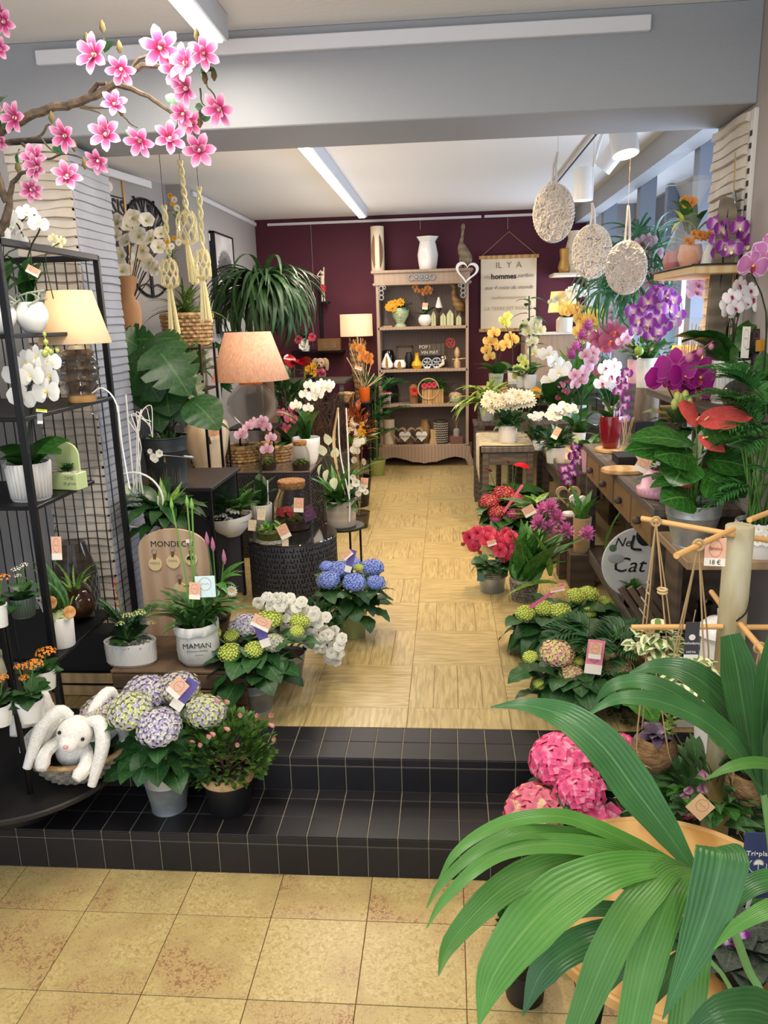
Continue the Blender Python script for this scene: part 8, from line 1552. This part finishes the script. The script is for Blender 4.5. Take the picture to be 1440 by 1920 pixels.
for bx, by, tx, ty, w_, f in ((1305, 788, 1278, 762, .5, 1), (1322, 788, 1395, 782, .38, 1), (1318, 822, 1352, 842, .42, 0), (1290, 900, 1268, 905, .5, 1)):
    b = t.L(bx, by, -.03); e = t.L(tx, ty, -.06); dd = e-b; ln = dd.length*1.35; y = dd.normalized(); n = Vector((0, -.75, .7)); x = y.cross(n).normalized(); zv = x.cross(y); M = Matrix((x, y, zv)).transposed().to_4x4()@Matrix.Diagonal((ln*w_*1.9, ln*.92, ln, 1)); M.translation = b
    ob('spathe', SPC, None, t.o, mw=M); t.p('spadix', tube([b+zv*.003, b+zv*.02+y*.012-x*0], [.004, .002], 6), mat('spadix', '#f0c890', .5)); t.p('flower_stem', tube(spl([(0, 0, z), (b+Vector((.01, 0, z)))*.55, b], 3), .0025, 5), STEM)
t = T('parlour_palm', 'full parlour palm in a white pot covered with ceramic daisies, at the right edge', 'palm', on(1420, 1022, 2.55, 1.0)); t.o.location.x = t.loc.x; k = t.k
z = pot(t, 'plain', 42*k, 40*k, 66*k, WHITEM); t.p('daisy_relief', scatter(fl_star(6, .4, .2, 0, 1, 1, center=.2), [face((43*k*math.cos(a), 43*k*math.sin(a), zz*k), pol(a), 9*k) for zz in (36, 48, 60) for a in [3.3+(j+.5*(zz == 48))*.34 for j in range(9)]]), [WHITE, YEL])
t.p('canes', join([tube([(U(-.04, .04), U(-.04, .04), z), (U(-.08, .06), U(-.07, .07), z+.3)], .004, 5) for _ in range(14)]), STEM)
PG = leafm('leaf_parlour', '#4a8a46', '#275a2e', '#7cab6a', 0, .35, long=2)
for i in range(20): a = U(2.6, 6.2); palm_frond(t, (math.cos(a)*.03, math.sin(a)*.03, z+U(.06, .3)), (math.cos(a), math.sin(a)*.8, U(.3, 1.2)), U(.1, .17), 12, .5, .065, PG, 1.1)
for i in range(26): a = U(-1.5, 1.9) if i % 3 else U(2.6, 3.9); h = U(.12, .4) if i % 3 else U(.3, .42); palm_frond(t, (math.cos(a)*.03, math.sin(a)*.03, z+h), (math.cos(a), math.sin(a)*.8, U(.8, 1.6)), U(.14, .26), 14, .5, .075, PG, U(.8, 1.3))
# ================================================================ bamboo pole stand with coconuts
PY = 2.0; pb = W(1388, 985, PY)
t = T('pole_stand', 'thick upright bamboo-coloured pole with wooden pegs for hanging coconuts, at the right', 'display stand', (pb.x, PY, 0)); k = t.k; ps = t
PW = mat('weathered_pole', '#8f7a44', .7, col2='#b9b49a', ns=3, stretch=(3, 3, 1), bump=.2, bs=20)
t.p('pole', lathe([(.036, 0), (.037, .4), (.036, .9), (.0355, pb.z-.003), (.033, pb.z)], 24, True, True, fr=lambda a, v: 1+.01*math.sin(a*3)), PW); t.p('foot', lathe([(.12, 0), (.12, .018), (.11, .022)], 28), DW3)
PEG = mat('peg_wood', '#d8a869', .5)
for a, b in (((1378, 1003, -.03), (1203, 972, .12)), ((1375, 992, -.035), (1268, 1042, -.3)), ((1405, 975, .02), (1470, 950, .2)), ((1408, 1008, 0), (1480, 1018, .05)), ((1355, 1175, -.02), (1184, 1176, 0)), ((1392, 1176, 0), (1480, 1176, .02)), ((1388, 1170, -.035), (1432, 1222, -.3)), ((1355, 1138, 0), (1334, 1110, .18)), ((1365, 1345, -.02), (1310, 1350, -.2)), ((1352, 1290, 0), (1300, 1280, .1))):
    t.p('peg', tube([t.L(*a), t.L(*b)], .0075, 10), PEG)
t.p('cable_tie', tube(spl([t.L(1408, 1120, -.02), t.L(1398, 1150, -.045), t.L(1375, 1168, -.03)], 3), .0025, 4), INK)
tgo = ptag(t, 1341, 1035, -.12, 32, 44, .04, rz=0, strip=.3); me = text('18 €', .3); me.materials.append(INK); ob('lettering', me, None, tgo, mw=Matrix.Translation((0, -.03, -.37))@Matrix.Diagonal((1, 8, .8, 1))); me = text('Bambou', .2, shear=.4); me.materials.append(PRINT); ob('lettering', me, None, tgo, mw=Matrix.Translation((0, -.03, .12))@Matrix.Diagonal((1, 8, 1, 1)))
COCO = mat('coconut', '#6e5134', .9, col2='#a07f58', ns=30, nd=6, bump=.9, bs=90, stretch=(1, 1, 3))
def coco(label, px, py, Y, rp, top, plant, hair=False):
    t = T('coconut_planter', label, 'hanging planter', W(px, py+rp, Y)); k = t.k; r = rp*k; c = Vector((0, 0, r))
    t.p('shell', lathe([(max(.001, r*math.sin(PI*q/12)), r-r*math.cos(PI*q/12)) for q in range(10)], 24, False, fr=lambda a, v: 1+.03*math.sin(a*3)), COCO); t.p('soil', disc(r*.75, r*1.6), SOIL); tp = t.L(*top)
    t.p('twine', join([tube(spl([tp, Vector((r*.95*math.cos(a), r*.95*math.sin(a), r*1.35)), Vector((r*.9*math.cos(a+.8), r*.9*math.sin(a+.8), r*.6)), (0, 0, -.002)], 5), .0022, 5) for a in (.4, 1.97, 3.54, 5.1)]), TWINE)
    t.p('knot', torus(.012, .004, 14, 5).r('X', PI/2).t(*tp), TWINE)
    if hair: t.p('root_tassel', join([tube([(U(-.01, .01), 0, 0), (U(-.02, .02), U(-.01, .01), -U(.05, .1))], .0025, 4) for _ in range(9)]), TWINE)
    plant(t, r); return t
VL = leafm('leaf_variegated', '#7f9a58', '#587a3c', None, 0, .35, stripe=('#dfe3b8', .22)); LIL = leafm('leaf_lilac', '#7b6a80', '#54485c', None, 0, .35)
def pv(t, r):
    for i in range(60): a = U(0, 6.28); q = U(.1, 1.15); leaf(t, 'ov', (r*q*math.cos(a), r*q*math.sin(a)-.01, r*(1.75-.7*q*q)+U(-.02, .02)), pol(a, U(-.6, .5)), U(.035, .055), VL, .055)
def pl(t, r):
    for i in range(16): leaf(t, 'ov', (0, 0, r*1.65), pol(i*2.4, U(.05, .6)), U(.05, .07), LIL, .05)
    for i in range(14): leaf(t, 'small', (.03+U(-.01, .02), 0, r*1.7+.006*i), pol(i*2.1, .3), .03, L_LT)
coco('coconut shell planter of cream-striped leaves hanging from the long left peg', 1228, 1208, 2.06, 34, (1230, 978, .02), pv)
coco('coconut planter of striped leaves with a dark card tag, hung in the middle', 1290, 1268, 1.86, 44, (1310, 1022, -.08), pv)
coco('low coconut planter with lilac fleshy leaves above the pink hydrangea', 1225, 1402, 2.02, 42, (1218, 1180, 0), pl)
coco('coconut planter with rooty tassel at the far right behind palm leaves', 1398, 1468, 1.9, 38, (1425, 1215, -.15), lambda t, r: leaves(t, 'strap', 5, .01, r*1.6, .12, L_MID, (.2, .9)), True)
t = T('hang_tag', 'dark grey card tag with a white dot hanging in front of the striped coconut plant', 'tag', W(1297, 1200, 1.80)); k = t.k; t.p('card', bb((-13*k, -.001, -36*k), (13*k, .001, 36*k), .0005), mat('tag_charcoal', '#3c3c3f', .6), smooth=False); t.p('white_foot', box((-13*k, -.0015, -36*k), (13*k, -.001, -29*k)), WHITEM); t.p('dot', disc(6*k, 0, 20).r('X', PI/2).t(0, -.002, 6*k), WHITEM); put(t, 'kokodama', .009, WHITEM, (0, -.002, -6*k)); put(t, 'HOYA', .008, WHITEM, (0, -.002, -24*k)); t.p('string', tube([(0, 0, 34*k), (.004, 0, 60*k)], .0012, 4), TWINE)
t = T('wood_ring', 'little pale wooden ring on the twine of the left coconut', 'ring', W(1242, 1108, 2.02)); t.p('ring', join([torus(.011, .0035, 18, 6).t(0, 0, z) for z in (-.004, .004)]), PALEW)
# ================================================================ round wooden table, violets, plant tag
t = T('round_table', 'round pale wooden tray table in the right foreground under the palm', 'table', (.50, 1.52, 0)); RZ = .5; R_ = .32
TW = wave('tray_wood', '#b98a4c', '#d8ad6c', 3, 6, .4, dir='X'); t.p('table_top', lathe([(R_*.98, RZ-.03), (R_, RZ-.026), (R_, RZ-.004), (R_*.985, RZ), (R_*.96, RZ-.004), (R_*.955, RZ-.006), (.001, RZ-.006)], 56, True), TW)
for a in (.6, 2.2, 3.7, 5.3): t.p('leg', tube([(R_*.6*math.cos(a), R_*.6*math.sin(a), RZ-.03), (R_*.85*math.cos(a), R_*.85*math.sin(a), 0)], .012, 8), BLACK)
t.p('knot', disc(.008, RZ-.0045, 10).t(-.06, .18, 0), STEMB)
t = T('beige_knob', 'smooth beige rounded wooden knob at the bottom edge beside the round table', 'ornament', on(1045, 1985, 1.12, .22)); k = t.k; s = T('plant_box', 'low wicker box under the beige rounded knob', 'basket', (t.loc.x, t.loc.y, 0)); woven(s, .09, .08, .2, GREY_WICK, 10, 20, soil=False); s.p('lid', disc(.088, .215), GREY_WICK)
t.p('body', lathe([(20*k, 0), (33*k, 20*k), (35*k, 55*k), (28*k, 85*k), (14*k, 100*k), (1*k, 103*k)], 28), mat('beige_leather', '#cfa88a', .5))
t = T('african_violet', 'purple african violet with dark furry leaves on the round table', 'african violet', on(1372, 1860, 1.34, .496)); k = t.k; z = pot(t, 'taper', .05, .04, .07, BLACKP)
VD = leafm('leaf_violet', '#3f4a3c', '#232c24', '#56614f', 5, .6)
leaves(t, 'ov', 18, .03, z+.01, .085, VD, (-.1, .4), w=1.4); leaves(t, 'ov', 8, .01, z+.02, .06, VD, (.2, .7), w=1.4)
for px, py in ((1345, 1742), (1360, 1728), (1362, 1762), (1378, 1772), (1338, 1768), (1386, 1755), (1350, 1785)): p = t.L(px, py, -.03); ob('blossom', VIOL, None, t.o, mw=face(p, FACE, .021)); 
stems(t, [t.L(1345, 1750, 0), t.L(1362, 1745, 0), t.L(1375, 1770, 0)], .002, STEM, (0, 0, z))
t = T('plant_sign', 'dark blue plant label with a palm logo on a white stick at the right edge', 'label', W(1418, 1622, 1.42)); k = t.k
t.p('card', bb((-26*k, -.001, -72*k), (30*k, .001, 70*k), .0006), mat('label_navy', '#2f3a60', .5), smooth=False); put(t, 'Tri•plan', 13*k*1.1, KRAFTW, (2*k, -.002, 26*k)); t.p('logo_ring', torus(16*k, .0007, 28, 4, a0=2.4, a1=6.6).r('X', PI/2).t(2*k, -.002, 0), KRAFTW)
t.p('logo_palm', join([scatter(LG['blade'][0], [Matrix.Translation((3*k, -.0025, 5*k))@Matrix.Rotation(PI/2, 4, 'X')@Matrix.Rotation(a, 4, 'Z')@Matrix.Diagonal((.03, 12*k, .0005, 1)) for a in np.linspace(-1.9, 1.9, 13)]), box((2.4*k, -.0027, -8*k), (3.6*k, -.002, 5*k))]), KRAFTW); put(t, 'Palma fresh', 6*k, KRAFTW, (2*k, -.002, -20*k)); put(t, 'Kentia', 6*k, KRAFTW, (2*k, -.002, -28*k)); t.p('seal', join([torus(18*k, .0008, 28, 4).r('X', PI/2), disc(17*k, 0, 24).r('X', PI/2)]).t(-2*k, -.002, -48*k), mat('seal_grey', '#b9b6b2', .5))
zf = .5-t.loc.z; t.p('stick', tube([(0, .004, -60*k), (-.012, .01, zf+.03)], .004, 6), WHITE)
s = T('plant_box', 'small dark planter holding the blue label behind the violets', 'planter', t.loc+Vector((-.012, .012, zf-.003))); s.p('pot', lathe([(.035, 0), (.045, .07), (.04, .07)], 20), BLACKP); leaves(s, 'ov', 9, .02, .06, .09, L_DK, (-.1, .6), w=1.2)
# ================================================================ kentia palm in the foreground
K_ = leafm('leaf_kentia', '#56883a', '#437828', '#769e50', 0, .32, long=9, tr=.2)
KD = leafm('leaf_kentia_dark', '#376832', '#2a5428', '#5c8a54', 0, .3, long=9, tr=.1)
kt = T('kentia_palm', 'big kentia palm with broad arching leaflets filling the right foreground', 'kentia palm', (.62, 1.12, .0)); kt.p('pot', lathe([(.1, 0), (.12, .02), (.13, .24), (.12, .24)], 28), BLACKP); kt.p('soil', disc(.12, .22), SOIL)
def leaflet(pts, ws, y0, y1, m=K_, tw=0, nrm=(0, -.62, .78), fold=.16):
    """leaflet laid along points given as pixels, at its own depth y0 (tip) to y1 (base)"""
    n0 = len(pts); P3 = [W(x, y, y0+(y1-y0)*(i/(n0-1))) for i, (x, y) in enumerate(pts)]; P = [Vector(p) for p in spl(P3, 4)]; m_ = len(P); V = []; Uv = []; F = []
    for i, p in enumerate(P):
        f = i/(m_-1)*(n0-1); j = min(n0-2, int(f)); w_ = (ws[j]+(ws[j+1]-ws[j])*(f-j))*S(p)*.5
        tg_ = (P[min(i+1, m_-1)]-P[max(i-1, 0)]).normalized(); N_ = Vector(nrm); s_ = tg_.cross(N_).normalized(); up = s_.cross(tg_)
        q = Matrix.Rotation(tw*(i/(m_-1)), 3, tg_)
        for u in (-1, -.5, 0, .5, 1): V.append(p+q@(s_*w_*u+up*abs(u)*w_*fold)-kt.loc); Uv.append((.5+u*.5, 1-i/(m_-1)))
    for i in range(m_-1):
        for c in range(4): F.append((i*5+c, i*5+c+1, i*5+c+6, i*5+c+5))
    kt.p('leaflet', G([tuple(v) for v in V], F, 0, Uv), m, ang=0)
LF = [
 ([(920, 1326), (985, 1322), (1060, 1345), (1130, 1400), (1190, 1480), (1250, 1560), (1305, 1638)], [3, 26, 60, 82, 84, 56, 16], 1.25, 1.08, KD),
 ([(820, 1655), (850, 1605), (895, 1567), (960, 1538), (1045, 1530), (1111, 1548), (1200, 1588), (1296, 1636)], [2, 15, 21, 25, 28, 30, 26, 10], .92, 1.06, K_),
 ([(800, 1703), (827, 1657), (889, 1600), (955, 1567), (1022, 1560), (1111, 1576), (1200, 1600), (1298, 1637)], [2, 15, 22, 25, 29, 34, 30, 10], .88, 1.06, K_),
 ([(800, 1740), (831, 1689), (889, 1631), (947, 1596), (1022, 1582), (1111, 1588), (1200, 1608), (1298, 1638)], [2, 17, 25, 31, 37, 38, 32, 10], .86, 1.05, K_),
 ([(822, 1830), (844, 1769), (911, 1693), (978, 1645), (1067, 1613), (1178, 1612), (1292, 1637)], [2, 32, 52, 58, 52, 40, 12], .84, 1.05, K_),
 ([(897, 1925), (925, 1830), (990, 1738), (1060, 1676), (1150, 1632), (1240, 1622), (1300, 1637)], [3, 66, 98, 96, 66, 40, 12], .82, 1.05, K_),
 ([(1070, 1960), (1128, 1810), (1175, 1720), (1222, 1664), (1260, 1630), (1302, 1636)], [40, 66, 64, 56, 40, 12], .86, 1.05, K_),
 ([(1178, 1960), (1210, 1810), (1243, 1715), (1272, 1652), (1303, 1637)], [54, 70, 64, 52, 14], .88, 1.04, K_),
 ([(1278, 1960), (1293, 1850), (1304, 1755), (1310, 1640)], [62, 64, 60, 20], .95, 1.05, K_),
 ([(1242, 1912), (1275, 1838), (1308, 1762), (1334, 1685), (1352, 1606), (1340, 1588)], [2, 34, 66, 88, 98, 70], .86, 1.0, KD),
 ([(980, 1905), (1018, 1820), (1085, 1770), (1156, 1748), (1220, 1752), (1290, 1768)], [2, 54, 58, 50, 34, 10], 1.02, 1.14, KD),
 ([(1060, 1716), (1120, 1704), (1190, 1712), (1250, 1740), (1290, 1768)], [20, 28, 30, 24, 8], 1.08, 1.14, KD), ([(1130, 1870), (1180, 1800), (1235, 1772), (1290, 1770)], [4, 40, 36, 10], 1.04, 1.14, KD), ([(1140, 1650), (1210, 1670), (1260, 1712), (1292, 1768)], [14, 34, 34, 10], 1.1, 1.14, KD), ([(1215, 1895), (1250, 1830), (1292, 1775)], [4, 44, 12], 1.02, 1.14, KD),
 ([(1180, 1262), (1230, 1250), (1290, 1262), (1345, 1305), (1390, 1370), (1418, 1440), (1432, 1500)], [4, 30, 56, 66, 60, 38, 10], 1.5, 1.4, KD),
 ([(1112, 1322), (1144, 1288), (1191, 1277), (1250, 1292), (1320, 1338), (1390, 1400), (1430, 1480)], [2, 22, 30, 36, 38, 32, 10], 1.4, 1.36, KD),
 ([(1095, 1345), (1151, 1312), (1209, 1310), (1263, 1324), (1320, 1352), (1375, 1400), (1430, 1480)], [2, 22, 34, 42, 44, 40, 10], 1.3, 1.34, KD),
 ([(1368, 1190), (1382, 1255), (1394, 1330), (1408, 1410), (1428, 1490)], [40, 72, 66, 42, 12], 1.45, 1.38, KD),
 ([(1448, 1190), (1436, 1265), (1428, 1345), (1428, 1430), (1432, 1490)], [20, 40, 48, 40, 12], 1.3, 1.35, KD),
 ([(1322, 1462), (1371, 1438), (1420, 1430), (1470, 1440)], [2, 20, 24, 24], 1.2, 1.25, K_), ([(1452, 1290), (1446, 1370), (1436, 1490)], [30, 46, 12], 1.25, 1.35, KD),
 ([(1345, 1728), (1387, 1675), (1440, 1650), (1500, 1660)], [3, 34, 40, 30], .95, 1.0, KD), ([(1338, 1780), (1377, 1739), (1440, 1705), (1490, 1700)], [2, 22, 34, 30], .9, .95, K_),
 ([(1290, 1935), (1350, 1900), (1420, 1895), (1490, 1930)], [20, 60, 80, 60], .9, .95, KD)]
for pts, ws, y0, y1, m in LF: leaflet(pts, ws, y0, y1, m)
def kst(pts, y, r, nm='leaf_stem'): kt.p(nm, tube(spl([W(a, b, y+i*.0)-kt.loc for i, (a, b) in enumerate(pts)]+[Vector((0, 0, .24))], 4), r, 8), mat('palm_stem', '#6b9a56', .4))
kst([(1300, 1638), (1330, 1665), (1365, 1718), (1402, 1815), (1440, 1910)], 1.05, .0065); kst([(1290, 1768), (1330, 1800), (1385, 1890)], 1.14, .004); kst([(1432, 1490), (1446, 1600), (1455, 1750)], 1.36, .006)
# ================================================================ magnolia branch over the entrance
BARK = mat('bark', '#3a3026', .85, col2='#5a4c3c', ns=40, bump=.6)
mg = T('magnolia_branch', 'tall artificial magnolia branch with pink blossoms arching over the left side', 'artificial tree', (XR, YN, 2.064)); t = mg
def br(pts, r0, r1, Y=2.2, nm='branch'): 
    P = spl([t.L(a, b, (p[0] if p else 0)) for a, b, *p in pts], 4); n = len(P); t.p(nm, tube([tuple(Vector(q)+Vector((U(-1, 1), U(-1, 1), U(-1, 1)))*r0*.25) for q in P], [r0+(r1-r0)*i/(n-1) for i in range(n)], 7), BARK)
t.p('trunk', tube([(0, 0, 0), t.L(10, 415), t.L(18, 385)], [.014, .013, .011], 8), BARK); t.p('clamp', bb((-.02, -.02, 0), (.02, .02, .02), .002), BLACKP)
br([(18, 385), (22, 350), (38, 328), (60, 320)], .010, .004); br([(14, 380), (0, 340), (-20, 300)], .012, .010); br([(-20, 300), (0, 250), (40, 228), (90, 205), (135, 196), (180, 178), (218, 155)], .014, .011)
br([(218, 155), (250, 132), (290, 122), (335, 145), (345, 170)], .010, .004); br([(218, 160), (255, 170), (300, 195), (335, 225), (362, 245), (364, 268)], .009, .002); br([(245, 130), (262, 110), (285, 103), (300, 92)], .006, .002); br([(170, 180), (180, 160), (200, 155)], .008, .005); br([(150, 200), (190, 202), (215, 200)], .004, .002); br([(150, 202), (185, 210), (200, 225), (203, 240)], .003, .002)
br([(-10, 275), (20, 265), (75, 255), (90, 232), (100, 245)], .006, .002); br([(40, 268), (60, 285), (90, 298), (125, 288), (165, 300)], .005, .002); br([(75, 255), (90, 275), (110, 290)], .003, .002); br([(230, 215), (245, 232), (258, 240)], .003, .0015); br([(335, 225), (330, 240), (320, 250)], .003, .0015); br([(330, 90), (350, 92), (372, 100)], .003, .0015); br([(385, 130), (388, 160), (400, 175), (405, 188)], .003, .0015); br([(375, 165), (378, 190), (385, 200)], .003, .0015); br([(60, 320), (58, 345), (45, 355)], .003, .002)
for px, py, s_, d in ((180, 105, 31, 0), (228, 128, 25, 0), (300, 88, 33, -.02), (380, 100, 26, -.02), (352, 122, 30, -.06), (330, 135, 26, 0), (352, 165, 27, -.04), (214, 197, 22, 0), (200, 254, 28, -.02), (264, 262, 26, -.02), (318, 262, 27, -.02), (373, 282, 27, -.04), (345, 212, 22, -.02), (358, 228, 20, .02), (413, 203, 28, -.03), (32, 222, 26, -.02), (125, 254, 26, -.03), (68, 300, 25, -.02), (72, 315, 22, -.04), (186, 300, 22, -.02), (126, 332, 25, -.02), (58, 355, 20, -.02), (4, 28, 24, 0), (8, 40, 22, -.03), (0, 92, 18, 0), (-5, 196, 20, 0), (2, 262, 16, .02)):
    p = t.L(px, py, -.05+d); ob('blossom', MAGN, None, t.o, mw=face(p, (U(-.6, .6), -1, U(-.7, .3)), s_*mg.k*1.2, U(0, 6)))
ML = leafm('leaf_magnolia', '#2f6a3a', '#1d4426', '#6ea06a', 5, .4); OVM = mesh(LG['ov'][0], ML, 'leaf', True, 0)
for px, py, a in ((208, 90, .5), (10, 190, .3), (8, 212, -.5), (325, 190, -1.4), (403, 120, .6), (378, 210, -.6), (385, 218, .4), (393, 135, .2), (115, 280, -1), (245, 258, -1.2), (40, 295, -1.5), (200, 85, 1), (20, 240, -.6), (390, 140, 0)): p = t.L(px, py, -.03); ob('leaf', OVM, None, t.o, mw=aim(p-Vector((math.cos(a)*.02, 0, math.sin(a)*.02)), (math.cos(a), -.5, math.sin(a)), U(-1, 1), .048))
t.p('buds', join([lathe([(.002, 0), (.009, .012), (.007, .024), (.001, .034)], 8).t(*t.L(x, y, -.03)) for x, y in ((370, 78), (164, 85), (225, 100), (98, 232), (140, 285), (160, 318), (385, 158), (402, 152), (375, 240), (228, 218), (35, 325), (50, 318), (193, 62))]), mat('fuzzy_bud', '#5c5230', .9), kind=None)
